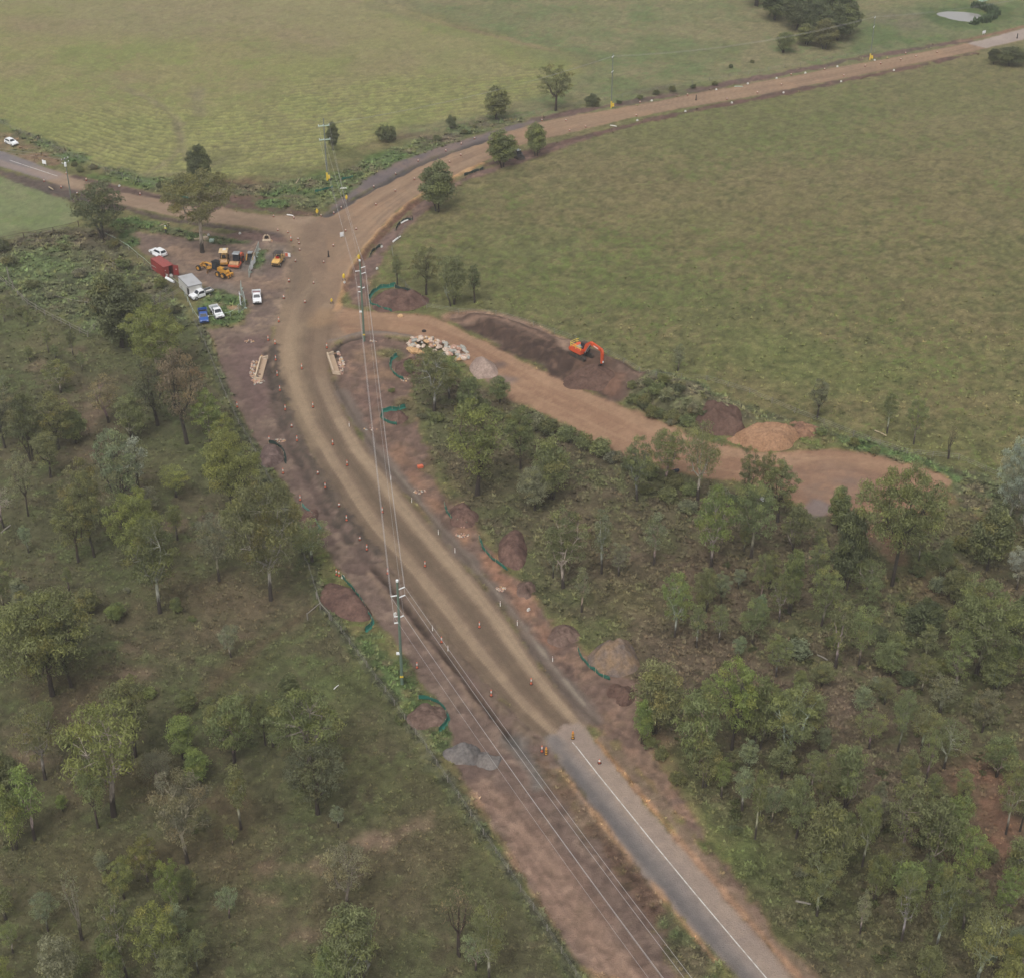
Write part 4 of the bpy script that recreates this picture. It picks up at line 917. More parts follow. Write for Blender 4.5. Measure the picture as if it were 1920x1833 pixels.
RIGHT = [
 (814,770,654,74,'gum','mid-green','pale'),(843,748,669,56,'gum','mid-green','pale'),(880,775,704,54,'multi','mid-green'),(937,757,703,44,'multi','mid-green'),(768,702,672,20,'dense','mid-green'),(895,928,750,114,'gum','yellow-green','dark'),(976,880,763,58,'gum','mid-green','dark'),(1032,935,822,84,'multi','mid-green'),(1000,960,872,60,'multi','grey-green'),
 (1194,938,818,60,'gum','mid-green'),(1247,907,798,70,'gum','olive','pale'),(1308,938,788,70,'sparse','mid-green','pale'),(1400,955,836,48,'gum','mid-green','dark'),(1432,950,840,48,'gum','mid-green','dark'),(1458,978,863,90,'gum','mid-green','dark'),(1333,1064,912,76,'gum','bright green','pale'),(1408,1045,902,94,'gum','mid-green'),(1490,1035,940,68,'multi','mid-green'),(1570,994,912,48,'dense','mid-green'),
 (1672,1098,874,170,'veteran','mid-green','dark'),(1888,990,820,92,'broad','blue-grey','grey'),(1920,1010,870,60,'multi','blue-grey'),
 (1271,697,644,25,'slim','grey-green'),(1532,784,709,44,'gum','grey-green','dark'),(1663,813,733,28,'slim','mid-green','pale'),(1713,833,742,46,'gum','mid-green'),(1779,860,782,38,'dead','brownish','dark'),
 (1585,1104,953,74,'dense','dark green'),(1461,1166,1072,44,'sparse','mid-green','pale'),(1480,1152,1025,64,'multi','mid-green'),(1530,1114,1010,54,'gum','mid-green'),(1540,1174,1060,60,'gum','mid-green'),(1622,1116,1048,76,'sparse','mid-green','pale'),(1566,1252,1126,50,'slim','olive','pale'),(1610,1248,1133,58,'sparse','mid-green'),
 (1830,1264,1090,138,'broad','olive','grey'),(1852,1068,947,90,'dense','mid-green','pale'),(1906,1104,1018,60,'gum','blue-grey'),(1730,1194,1122,62,'dense','dark green'),(1735,1238,1168,36,'slim','mid-green'),(1790,1294,1183,64,'gum','mid-green'),(1727,1298,1223,46,'gum','olive','pale'),(1865,1294,1220,74,'multi','mid-green'),(1455,1268,1188,50,'gum','mid-green'),(1540,1288,1240,44,'multi','mid-green'),(1665,1264,1203,62,'multi','mid-green'),(1658,1320,1270,44,'sparse','mid-green'),
 (1265,1194,1072,58,'gum','bright green','pale'),(1306,1214,1128,34,'slim','mid-green','pale'),(1410,1208,1122,54,'gum','mid-green'),(1425,1130,1034,48,'gum','mid-green'),(1160,1079,1016,40,'gum','grey-green'),(1128,1074,948,38,'slim','grey-green','pale'),(1090,1147,1060,32,'slim','grey-green','pale'),(1056,1102,953,80,'gum','mid-green','pale'),(1037,1084,1008,24,'slim','grey-green'),(1226,1058,958,42,'slim','grey-green','pale'),(1395,1034,975,40,'gum','mid-green'),
 (1232,1373,1244,94,'multi','mid-green','dark'),(1300,1450,1290,92,'multi','mid-green','pale'),(1372,1404,1235,80,'gum','bright green','dark'),(1420,1404,1262,70,'multi','mid-green'),(1205,1394,1312,46,'multi','bright green'),(1416,1572,1443,32,'slim','olive','pale'),(1352,1494,1418,34,'slim','bright green'),(1320,1475,1380,60,'multi','mid-green'),
 (1478,1434,1285,100,'gum','mid-green','pale'),(1465,1458,1393,48,'slim','mid-green','dark'),(1489,1572,1448,62,'multi','mid-green'),(1540,1534,1408,56,'gum','mid-green'),(1580,1514,1393,78,'multi','mid-green'),(1545,1664,1497,96,'multi','mid-green'),(1532,1716,1603,64,'gum','mid-green','pale'),(1616,1624,1482,54,'gum','mid-green','pale'),(1690,1606,1458,88,'gum','mid-green'),(1745,1624,1493,82,'multi','mid-green'),(1700,1486,1408,42,'multi','mid-green'),(1678,1656,1578,52,'sparse','olive','pale'),(1808,1664,1554,68,'gum','bright green'),(1880,1730,1628,62,'gum','bright green'),(1690,1764,1628,60,'sparse','mid-green','pale'),(1752,1786,1617,64,'gum','mid-green','pale'),(1806,1740,1648,66,'gum','olive'),(1828,1846,1702,92,'sparse','olive','pale'),(1905,1840,1756,66,'gum','yellow-green'),(1886,1563,1422,54,'gum','mid-green','pale'),(1912,1558,1408,46,'gum','mid-green','dark'),(1870,1454,1383,62,'multi','mid-green'),(1735,1856,1773,58,'multi','olive'),(1880,1890,1798,64,'multi','yellow-green'),(1683,1408,1286,48,'sparse','mid-green'),(1840,1374,1288,48,'multi','grey-green'),(1735,1466,1360,34,'slim','mid-green'),(1612,1750,1668,30,'slim','grey-green','pale'),(1570,1620,1540,50,'multi','mid-green'),(1640,1690,1600,50,'multi','mid-green'),(1930,1300,1200,60,'gum','mid-green'),(1915,1200,1110,60,'multi','dark green'),(1790,1130,1060,60,'dense','mid-green'),(1700,1010,950,40,'dense','mid-green'),
]
FAR = [
 (379,474,322,150,'oldgum','olive','pale','big pale-trunked gum standing over the parked machines in the compound'),
 (378,352,272,40,'dense','dark green','dark','dark round-topped tree showing over the big compound gum'),
 (195,450,338,88,'multi','dark green','grey','dark many-stemmed tree at the corner of the yards and the side road'),
 (932,224,162,48,'dense','mid-green','dark','dense roundish tree left of the tall one above the road bend'),
 (1042,208,120,60,'gum','mid-green','dark','tall ragged gum on the upper verge of the road bend'),
 (942,314,244,52,'dense','mid-green','dark','bushy tree on the lower road edge in front of the black machine'),
 (1005,292,228,40,'dense','mid-green','dark','smaller bushy tree just past the black machine on the road edge'),
 (820,397,302,64,'dense','mid-green','dark','full many-stemmed tree alone at the paddock corner by the road'),
 (625,284,230,24,'dense','dark green','dark','dark round bush in the crop field edge right behind the wooden-armed pole'),
 (1111,200,176,26,'shrub','dark green','dark','low dark bush beside the tall ragged gum'),
 (725,266,236,38,'shrub','dark green','dark','dark bush in the green verge above the grey strip'),
 (846,241,214,22,'shrub','dark green','dark','small upright bush in the verge above the bend'),
 (745,534,477,22,'slim','mid-green','dark','thin sapling above the fenced soil mound by the junction'),
 (799,553,463,54,'gum','mid-green','dark','first of the row of paddock-edge trees behind the big fenced mound'),
 (850,573,476,58,'multi','mid-green','grey','broad middle tree of the row behind the big fenced mound'),
 (890,568,495,28,'slim','dark green','dark','narrow dark tree at the paddock end of the row'),
 (1862,121,89,24,'dense','dark green','dark','smaller of two dark round bushes by the far end of the road'),
 (1892,123,87,50,'dense','dark green','dark','larger of two dark round bushes by the far end of the road'),
]
for t in LEFT + RIGHT + FAR: tree_px(*t)
_w = [(1418,12,-60,54),(1452,38,-30,58),(1492,56,-12,60),(1528,64,-2,58),(1568,76,10,62),(1545,92,36,46),(1472,99,58,46),(1592,64,6,40),(1500,24,-46,56),(1542,26,-40,60),(1440,-8,-76,52),(1490,-10,-80,56),(1534,-6,-74,56),(1568,34,-34,50),(1415,-30,-96,50),(1460,-34,-100,52),(1510,-36,-100,54),(1550,-26,-90,50),(1584,40,-20,44),(1512,84,44,40)]
for i, (bx, by, ty, w) in enumerate(_w):
    tree_px(bx, by, ty, w, 'dense' if i % 3 else 'multi', 'dark green' if i not in (5, 6, 19) else 'olive', 'dark', None)

# shrubs that can be told apart: the scrub strip beside the track, the damp ground, the mound
SHRUBS = [(870,752,30),(900,770,34),(935,785,30),(965,792,36),(1000,805,40),(1030,815,40),(1062,826,42),(1092,840,40),(1125,852,44),(1150,866,36),(1180,880,40),(1215,895,36),(1262,912,40),(1292,925,36),(1345,935,34),(1376,950,34),(1210,925,30),(1330,965,30),(1250,940,40),(1290,960,36),
 (1650,1195,40),(1680,1215,44),(1720,1160,40),(1690,1150,36),(1760,1110,40),(1720,1080,30),(1775,1060,36),(1800,1030,34),(1560,1210,30),(1640,1290,34),(1700,1280,40),(1590,1050,30),(1630,1070,30),(1840,1140,40),(1880,1180,44),(1905,1230,40),(1220,1400,30),(1270,1470,34),(1240,1420,30),(1500,1640,34),(1380,1560,26),
 (820,790,26),(850,815,24),(735,735,14),(790,785,20),(1205,765,26),(1190,745,28),(1212,740,30),(1232,735,30),(1252,745,32),(1272,735,26),(1222,757,30),(1262,762,30),(1290,770,30),(1300,752,24),(1320,780,26),(1185,728,22),(1245,722,24),(1235,780,24),(1260,770,20),(1285,792,22),(1215,725,20),(1240,712,18),(1330,800,18),(1420,805,18),(1490,808,20),(1540,815,22),(1600,838,22),(1640,850,20),
 (150,520,26),(180,560,34),(270,575,34),(300,540,28),(60,540,26),(20,500,36),(6,470,30),(120,470,20),(215,465,26),(255,545,24),(95,560,20),(330,585,24),(230,505,30),(40,590,22),
 (1410,118,10),(1370,128,10),(300,352,14),(330,346,16),(355,345,14),(150,322,16),(175,318,16),(140,312,14),(820,265,16),(870,252,14),(890,240,10),(1160,196,12),(1200,186,12),(1230,178,14),(1260,172,14),(1300,166,12),(1340,160,12)]
for i, (px, py, w) in enumerate(SHRUBS):
    x, y, z = P3(px, py); W = w / ppm(py)
    TREES.append([x, y, z, W * (.62 + .25 * ((i * 37) % 10) / 10), W, 'shrub', ('dark green', 'mid-green', 'olive', 'mid-green', 'grey-green')[i % 5] if py > 250 else ('dark green', 'olive')[i % 2], 'dark', None])

# saplings and regrowth between them
def in_px(poly, x, y): return bool(inside(np.array([x]), np.array([y]), g_all(poly))[0])
WL = [(0,640),(150,690),(330,830),(470,880),(540,1000),(480,1080),(560,1180),(470,1290),(620,1420),(560,1560),(430,1830),(0,1830)]
WR = [(1330,1060),(1420,1030),(1500,1010),(1900,1030),(1915,1820),(1560,1800),(1330,1540),(1260,1400),(1300,1240)]
r2 = random.Random(11)
for poly, n in ((WL, 30), (WR, 48)):
    k = 0; tr = 0
    xs = [p[0] for p in poly]; ys = [p[1] for p in poly]
    while k < n and tr < 5000:
        tr += 1
        px, py = r2.uniform(min(xs), max(xs)), r2.uniform(min(ys), max(ys))
        x, y, z = P3(px, py)
        if not in_px(poly, x, y): continue
        if any((t[0] - x) ** 2 + (t[1] - y) ** 2 < (2.2 + .25 * t[4]) ** 2 for t in TREES): continue
        if poly is WL and r2.random() < .35 and in_px([(380,1120),(560,1180),(620,1420),(430,1833),(250,1833)], x, y): continue
        H = r2.uniform(2.2, 6.5) if poly is WL else r2.uniform(3, 9); kd = r2.choice(['slim', 'slim', 'sparse', 'multi', 'shrub', 'gum'])
        TREES.append([x, y, z, H if kd != 'shrub' else H * .4, H * r2.uniform(.36, .6) if kd != 'shrub' else H * .55, kd, r2.choice(['mid-green', 'mid-green', 'grey-green', 'olive', 'bright green', 'sage']), r2.choice(['grey', 'pale', 'dark']), None]); k += 1

LANDMARKS = {'the shed in the compound': (352,545), 'the blue ute': (382,600), 'the wood-side culvert': (484,690), 'the purple-grey mound': (510,856), 'the long fenced soil mound': (655,1130), 'the timber fence brace': (600,1135), 'the near power pole': (754,1282), 'the round verge mound': (800,1345), 'the grey gravel heap': (880,1412),
 'the pink gravel heap': (905,690), 'the rock pile': (800,655), 'the junction power pole': (683,640), 'the excavator': (1097,660), 'the sandy stockpile': (1440,820), 'the turning circle': (1590,905), 'the red-brown mound': (948,1035), 'the large grey mound': (1145,1240), 'the end of the seal': (1075,1375), 'the white road line': (1280,1645), 'the bare red hollow': (1850,1490), 'the split-rail yards': (150,560), 'the side-road power pole': (134,376), 'the dark-footed gum': (1672,1098), 'the broad domed gum': (1830,1264), 'the huge dark gum': (98,1303), 'the white-limbed fence gum': (508,1125), 'the fan-shaped white gum': (213,1529), 'the pale bare scrape': (715,1572), 'the dead red-brown tree': (861,1793), 'the far pond': (1800,30), 'the upper bend of the road': (1040,215), 'the side-road sign': (84,312), 'the far powerline pole': (1631,112)}
LMG = {k: G0(*v) for k, v in LANDMARKS.items()}
ORD = ['', 'second', 'third', 'fourth', 'fifth', 'sixth', 'seventh', 'eighth', 'ninth', 'tenth', 'eleventh', 'twelfth', 'thirteenth', 'fourteenth', 'fifteenth']
def size_word(h, shrub):
    if shrub: return 'tiny' if h < 1.2 else ('low' if h < 2 else 'tall')
    return 'very small' if h < 3.5 else 'small' if h < 6 else 'young' if h < 9 else 'medium' if h < 13 else 'tall' if h < 17 else 'towering'
SPECIAL = {(1672,1098): 'huge spreading gum with a dark twisted foot below the turning circle', (1830,1264): 'broad domed gum with olive crown over the damp hollow in the wood', (98,1303): 'huge dark olive gum with a wide heavy crown low in the paddock wood', (508,1125): 'wide gum with white forking limbs beside the long fenced soil mound', (213,1529): 'white-limbed gum spreading like a fan above open grass', (861,1793): 'dead tree with dark red-brown twigs standing in the lower grass', (1888,990): 'large blue-grey gum at the paddock corner past the turning circle'}
LABELS = {}
def label_tree(t):
    x, y, H, W, kind, col, bark, note = t[0], t[1], t[3], t[4], t[5], t[6], t[7], t[8]
    if note: return note
    for k, v in SPECIAL.items():
        gx, gy = t[9] if len(t) > 9 else G0(*k)
        if math.hypot(x - G0(*k)[0], y - G0(*k)[1]) < .6: return v
    nm, g = min(LMG.items(), key=lambda q: math.hypot(q[1][0] - x, q[1][1] - y) + (40 if math.hypot(q[1][0] - x, q[1][1] - y) < .8 else 0))
    dx, dy = x - g[0], y - g[1]; d = math.hypot(dx, dy)
    rel = ('beyond' if dy > 0 else 'in front of') if abs(dy) > abs(dx) else ('to the right of' if dx > 0 else 'to the left of')
    pre = 'just ' if d < 9 else ('well ' if d > 32 else '')
    bk = {'pale': ' with pale trunk', 'dark': ' with dark trunk', 'grey': ''}[bark] if kind not in ('shrub', 'dense') else ''
    l = f'{size_word(H, kind == "shrub")} {col} {KP[kind]}{bk} {pre}{rel} {nm}'
    if len(l.split()) > 14: l = l.replace(bk, '') if bk else l
    return l, d
rows = []
for t in TREES:
    q = label_tree(t)
    rows.append((q, 0) if isinstance(q, str) else q)
used = {}
for i in sorted(range(len(rows)), key=lambda i: rows[i][1]):
    l = rows[i][0]; n = used.get(l, 0); used[l] = n + 1
    LABELS[i] = l if n == 0 else f'{ORD[min(n, 14)]} {l}'
def grp(kind, y, x):
    if kind == 'shrub': return 'scattered shrubs'
    return 'trees of the far wood' if y > 430 and x > 60 else ('trees in the wood on the paddock side' if x < -12 else 'trees in the wood and verge across the road')
for i, t in enumerate(TREES):
    x, y, z, H, W, kind, col, bark, note = t[:9]
    k = KIND[kind]; v = (i * 7 + int(x * 3)) % NV[kind]
    tr, cr = PROTO[kind][v]
    root = empty({'shrub': 'shrub', 'dead': 'dead_tree', 'dense': 'bushy_tree'}.get(kind, 'gum_tree'), (x, y, z - .05), (i * 2.399) % 6.283, LABELS[i], 'shrub' if kind == 'shrub' else 'tree', grp(kind, y, x))
    wf = .92 if (kind != 'shrub' and x > 34 and 195 < y < 250) else 1.14
    sc = (W / k['W'] * wf, W / k['W'] * wf, H / k['H'])
    jit = random.Random(i); f = jit.uniform(.88, 1.12)
    lc = [w_ * c * 1.7 * f * jit.uniform(.95, 1.05) for c, w_ in zip(lin(LEAFC[col]), (1.07, 1.0, .93))]; bc = [c * jit.uniform(.85, 1.15) for c in lin(BARKC[bark])]
    a = link_obj('trunk', tr, root, bc); a.scale = sc
    b = link_obj('crown', cr, root, lc); b.scale = sc

def undergrowth():
    g = random.Random(9); cl = []
    spots = [(WL, 24), (WR, 130)]
    for poly, n in spots:
        xs = [p[0] for p in poly]; ys = [p[1] for p in poly]
        for _ in range(n):
            px, py = g.uniform(min(xs), max(xs)), g.uniform(min(ys), max(ys)); x, y, z = P3(px, py)
            if not in_px(poly, x, y): continue
            r = g.uniform(.3, .9); f = g.uniform(.8, 1.1); cl.append(((x, y, z + r * .3), r, r * .55, (f, f, f * g.uniform(.85, 1))))
    me = leaf_mesh('undergrowth', cl, 11, 77, .1, (.16, .30), .2)
    o = link_obj('undergrowth', me, None, lin((98,104,68))); tag(o, 'low leafy undergrowth scattered through the woods', kind='stuff')
undergrowth()
# ------------------------------------------------------------------ materials for built things
M = dict(
 white=paint('white_car_paint', (232,234,236), .35, var=.03, dirt=(150,125,105), dirt_amt=.25), blue=paint('blue_car_paint', (44,88,164), .3, var=.06, dirt=(120,110,110), dirt_amt=.2),
 glass=paint('dark_glass', (38,44,52), .08, var=.1), rubber=paint('tyre_rubber', (34,32,31), .85, var=.2, dirt=(96,80,66), dirt_amt=.6), black=paint('black_paint', (26,27,29), .5, var=.2),
 chrome=paint('galvanised', (168,172,174), .4, .5, var=.1), red=paint('red_lens', (150,26,24), .3), lamp=paint('lamp_glass', (226,230,230), .15), amber=paint('amber_lens', (220,120,30), .3),
 cont=paint('container_red', (140,52,48), .6, var=.15, scale=1.2, dirt=(96,52,46), dirt_amt=.6), controof=paint('container_roof', (150,74,70), .7, var=.15, dirt=(110,80,74), dirt_amt=.5), inside=paint('dark_inside', (40,32,30), .9),
 shed=paint('shed_cladding', (196,194,190), .6, var=.05, dirt=(150,142,134), dirt_amt=.35), shedroof=paint('shed_roof', (172,172,174), .55, var=.06, scale=.8, dirt=(140,138,136), dirt_amt=.5), shedtrim=paint('shed_trim', (120,120,122), .6),
 yellow=paint('plant_yellow', (196,142,54), .5, var=.12, scale=1.6, dirt=(124,94,66), dirt_amt=.7), cream=paint('canopy_cream', (226,198,150), .6, var=.06, dirt=(160,130,96), dirt_amt=.4), paley=paint('pale_plant_yellow', (214,172,100), .5, var=.06, dirt=(170,130,80), dirt_amt=.4),
 orange=paint('plant_orange', (206,92,60), .45, var=.1, scale=1.6, dirt=(146,98,76), dirt_amt=.6), exo=paint('excavator_orange', (212,84,46), .42, var=.08, scale=1.5, dirt=(140,90,66), dirt_amt=.45), drum=paint('drum_steel', (176,138,98), .6, .2, var=.15, dirt=(130,100,74), dirt_amt=.7),
 steel=paint('dark_steel', (62,60,58), .6, .3, var=.2, dirt=(104,84,68), dirt_amt=.7), rail=paint('handrail_yellow', (226,204,66), .5), pad=paint('track_steel', (70,66,62), .7, .3, var=.2, dirt=(120,96,78), dirt_amt=.8),
 pole=paint('treated_pole', (96,114,100), .8, var=.18, scale=4), polegrey=paint('weathered_pole', (108,114,108), .85, var=.15, scale=4), insul=paint('white_insulator', (236,238,238), .35, var=.02), wire=paint('bright_conductor', (176,172,170), .5, .2, var=.04), thinwire=paint('dull_conductor', (150,150,148), .6, .2),
 green=paint('silt_fabric', (28,104,88), .75, var=.25, scale=1.5, dirt=(70,84,72), dirt_amt=.45), dgreen=paint('dark_silt_fabric', (40,58,54), .8, var=.3), palegreen=paint('faded_silt_fabric', (96,142,132), .8, var=.2),
 stake=paint('timber_stake', (176,160,132), .9), wood=paint('grey_timber', (128,122,112), .95, var=.25, scale=5), dwood=paint('dark_timber', (82,72,62), .95, var=.25, scale=5),
 conc=paint('concrete', (196,176,152), .85, var=.1, scale=2, dirt=(150,128,106), dirt_amt=.5, bump=.2), concdark=paint('concrete_floor', (170,146,122), .9, var=.12, scale=2), pipe=paint('white_pipe', (228,226,222), .5, var=.04),
 cone=paint('cone_orange', (206,104,72), .55, var=.06), conew=paint('reflective_white', (222,218,212), .4, var=.02), base=paint('black_rubber_base', (70,52,46), .9), wrap=paint('yellow_wrap', (222,190,60), .6, var=.12, scale=6), owrap=paint('orange_yellow_wrap', (200,146,60), .6, var=.2, scale=6), block=paint('white_plastic', (208,206,200), .5, var=.03),
 sign=paint('sign_white', (234,236,236), .5, var=.02), cloth=paint('white_sheeting', (226,228,230), .8, var=.06, scale=4), galv=paint('fence_galv', (170,180,174), .5, .3, var=.08), foot=paint('fence_foot', (176,196,182), .8, var=.1),
 skin=paint('skin', (176,124,96), .6), vest=paint('hi_vis_yellow', (216,222,60), .7), navy=paint('navy_workwear', (34,38,54), .9), hat=paint('white_hard_hat', (240,240,238), .35), hair=paint('dark_hair', (38,28,22), .9), boot=paint('boot_leather', (70,50,36), .8),
)
def heading(a, b):
    p, q = G0(*a), G0(*b); return math.atan2(q[1] - p[1], q[0] - p[0])

def quad(mb, pts, th=.012):
    """a thin pane through four corners, with thickness outwards"""
    p = [Vector(x) for x in pts]; n = (p[1] - p[0]).cross(p[3] - p[0]).normalized() * th
    mb.add([*p, *[x + n for x in p]], [(3, 2, 1, 0), (4, 5, 6, 7), (0, 1, 5, 4), (1, 2, 6, 5), (2, 3, 7, 6), (3, 0, 4, 7)])

def cabin(body, z0, z1, b0, b1, wb, t0, t1, wt, gl=(.1, .9, .14, .86)):
    """a glazed cab that narrows upwards, from x=b0..b1 at z0 to x=t0..t1 at z1; returns its four panes' corners"""
    B = [Vector((b1, -wb / 2, z0)), Vector((b1, wb / 2, z0)), Vector((b0, wb / 2, z0)), Vector((b0, -wb / 2, z0))]
    T = [Vector((t1, -wt / 2, z1)), Vector((t1, wt / 2, z1)), Vector((t0, wt / 2, z1)), Vector((t0, -wt / 2, z1))]
    body.add(B + T, [(3, 2, 1, 0), (4, 5, 6, 7), (0, 1, 5, 4), (1, 2, 6, 5), (2, 3, 7, 6), (3, 0, 4, 7)])
    out = []
    u0, u1, v0, v1 = gl
    for i in range(4):
        j = (i + 1) % 4
        f = lambda u, v: (B[i].lerp(B[j], u)).lerp(T[i].lerp(T[j], u), v)
        q = [f(u0, v0), f(u1, v0), f(u1, v1), f(u0, v1)]
        n = (q[1] - q[0]).cross(q[3] - q[0]).normalized() * .004
        out.append([x + n for x in q])
    return out   # front, left, back, right

def wheel_mesh(r, w, rim=True):
    b = MB(); b.cyl((0, 0, 0), r, w, 'Y', 16)
    h = MB(); h.cyl((0, 0, 0), r * .58, w + .03, 'Y', 12)
    return b.mesh('wheel', M['rubber'], False), h.mesh('rim', M['chrome'])
def add_wheels(root, spots, r, w, rimmat=None):
    a, h = wheel_mesh(r, w)
    if rimmat: h.materials[0] = rimmat
    for x, y in spots:
        o = link_obj('wheel', a, root); o.location = (x, y, r)
        link_obj('rim', h, o)

def car(name, px, py, fr, to, label, cat, hatch=True, L=4.4, Wd=1.8, Hh=1.55, group=None):
    x, y, z = P3(px, py); root = empty(name, (x, y, z + .02), heading(fr, to), label, cat, group)
    h = L / 2; b = MB()
    b.prism([(-h, .35), (h - .1, .32), (h, .5), (h - .03, .72), (h - .25, .86), (h * .38, .98), (-h + .05, .98), (-h - .03, .7)], Wd, inset=.06)
    g = cabin(b, .96, Hh, -h + .08, h * .42, Wd * .93, -h + .5, h * .06, Wd * .74)
    body = b.build('body', M['white'], root)
    for nm, q in zip(('windscreen', 'side_window', 'rear_window', 'side_window'), g):
        m = MB(); quad(m, q); m.build(nm, M['glass'], root)
    for s in (-1, 1):
        MB().box((h - .12, s * Wd * .36, .70), (.16, .34, .14)).build('headlight', M['lamp'], root)
        MB().box((-h, s * Wd * .38, .82), (.1, .22, .2)).build('tail_light', M['red'], root)
        MB().box((h * .36, s * (Wd * .5 + .06), 1.02), (.16, .16, .13)).build('mirror', M['white'], root)
    MB().box((h + .0, 0, .42), (.08, Wd * .7, .16)).build('grille', M['black'], root)
    add_wheels(root, [(h * .62, Wd * .44), (h * .62, -Wd * .44), (-h * .62, Wd * .44), (-h * .62, -Wd * .44)], .34, .22)
    return root

def ute(px, py, fr, to, label, paintm='white', tray='flat', extra=False):
    x, y, z = P3(px, py); root = empty('ute', (x, y, z + .02), heading(fr, to), label, 'ute', 'utes parked in the compound')
    Wd = 1.85; b = MB(); c0 = -.55 if extra else -.25
    b.prism([(c0, .42), (2.45, .40), (2.6, .55), (2.58, .85), (2.4, 1.0), (1.35, 1.1), (c0, 1.1)], Wd, inset=.05)
    g = cabin(b, 1.08, 1.76, c0, 1.35, Wd * .94, c0 + .15, .72, Wd * .78, (.08, .92, .1, .88))
    b.build('body', M[paintm], root)
    for nm, q in zip(('windscreen', 'side_window', 'rear_window', 'side_window'), g):
        m = MB(); quad(m, q); m.build(nm, M['glass'], root)
    t0, t1 = -2.65, c0 - .08; L = t1 - t0
    fl = MB().box(((t0 + t1) / 2, 0, .92), (L, Wd, .10))
    tm = paintm if tray == 'tub' else ('chrome' if tray == 'flat' else 'white')
    hs = .5 if tray == 'tub' else .3
    fl.build('tray_floor', M['steel'] if tray != 'drop' else M['chrome'], root)
    for s in (-1, 1): MB().box(((t0 + t1) / 2, s * (Wd / 2 - .03), .97 + hs / 2), (L, .06, hs)).build('tray_side', M[tm], root)
    MB().box((t0 + .03, 0, .97 + hs / 2), (.06, Wd - .13, hs)).build('tailgate', M[tm], root)
    hb = MB()
    for s in (-1, 1): hb.box((t1 - .04, s * (Wd / 2 - .15), 1.4), (.06, .06, .85))
    hb.box((t1 - .04, 0, 1.82), (.06, Wd - .24, .06)); hb.box((t1 - .04, 0, 1.4), (.05, Wd - .36, .05)); hb.build('headboard', M['chrome'] if tray != 'tub' else M['black'], root)
    ch = MB().box((-1.2, 0, .7), (2.8, .9, .18)); ch.build('chassis', M['black'], root)
    for s in (-1, 1):
        MB().box((2.5, s * Wd * .37, .82), (.16, .34, .18)).build('headlight', M['lamp'], root)
        MB().box((t0 - .02, s * Wd * .4, .86), (.06, .2, .14)).build('tail_light', M['red'], root)
        MB().box((1.25, s * (Wd * .5 + .1), 1.2), (.14, .2, .2)).build('mirror', M['black'] if paintm == 'white' else M['white'], root)
    MB().box((2.6, 0, .52), (.14, Wd * .92, .2)).build('bumper', M['black'], root)
    MB().box((2.57, 0, .78), (.08, Wd * .46, .16)).build('grille', M['black'], root)
    add_wheels(root, [(1.65, Wd * .44), (1.65, -Wd * .44), (-1.5, Wd * .44), (-1.5, -Wd * .44)], .39, .26)
    return root

car('parked_car', 22, 271, (9, 263), (33, 273), 'white hatchback parked on the red verge beside the side road', 'car', L=4.1, Wd=1.76, Hh=1.5)
car('parked_car', 297, 478, (309, 480), (285, 469), 'white wagon parked in the compound behind the red container', 'car', L=4.6, Wd=1.85, Hh=1.62)
u = ute(378, 557, (397, 548), (358, 560), 'white extra-cab ute with bare metal tray parked against the pale shed', 'white', 'flat', True)
MB().box((-1.7, .1, 1.03), (1.6, .5, .08)).build('load', M['conew'], u)
u = ute(382, 599, (381, 584), (384.5, 604), 'blue ute at the compound fence corner', 'blue', 'tub')
MB().box((-.42, 0, 1.9), (.16, 1.3, .12)).build('roof_rack', M['black'], u)
u = ute(407, 591, (400, 579), (413, 597), 'white drop-side ute on the grass next to the blue one', 'white', 'drop')
u = ute(482, 563, (481, 548), (483, 569), 'white ute with red load behind its cab driving out of the compound', 'white', 'drop')
MB().box((-.7, 0, 1.35), (.5, 1.5, .6)).build('red_toolbox', M['red'], u)

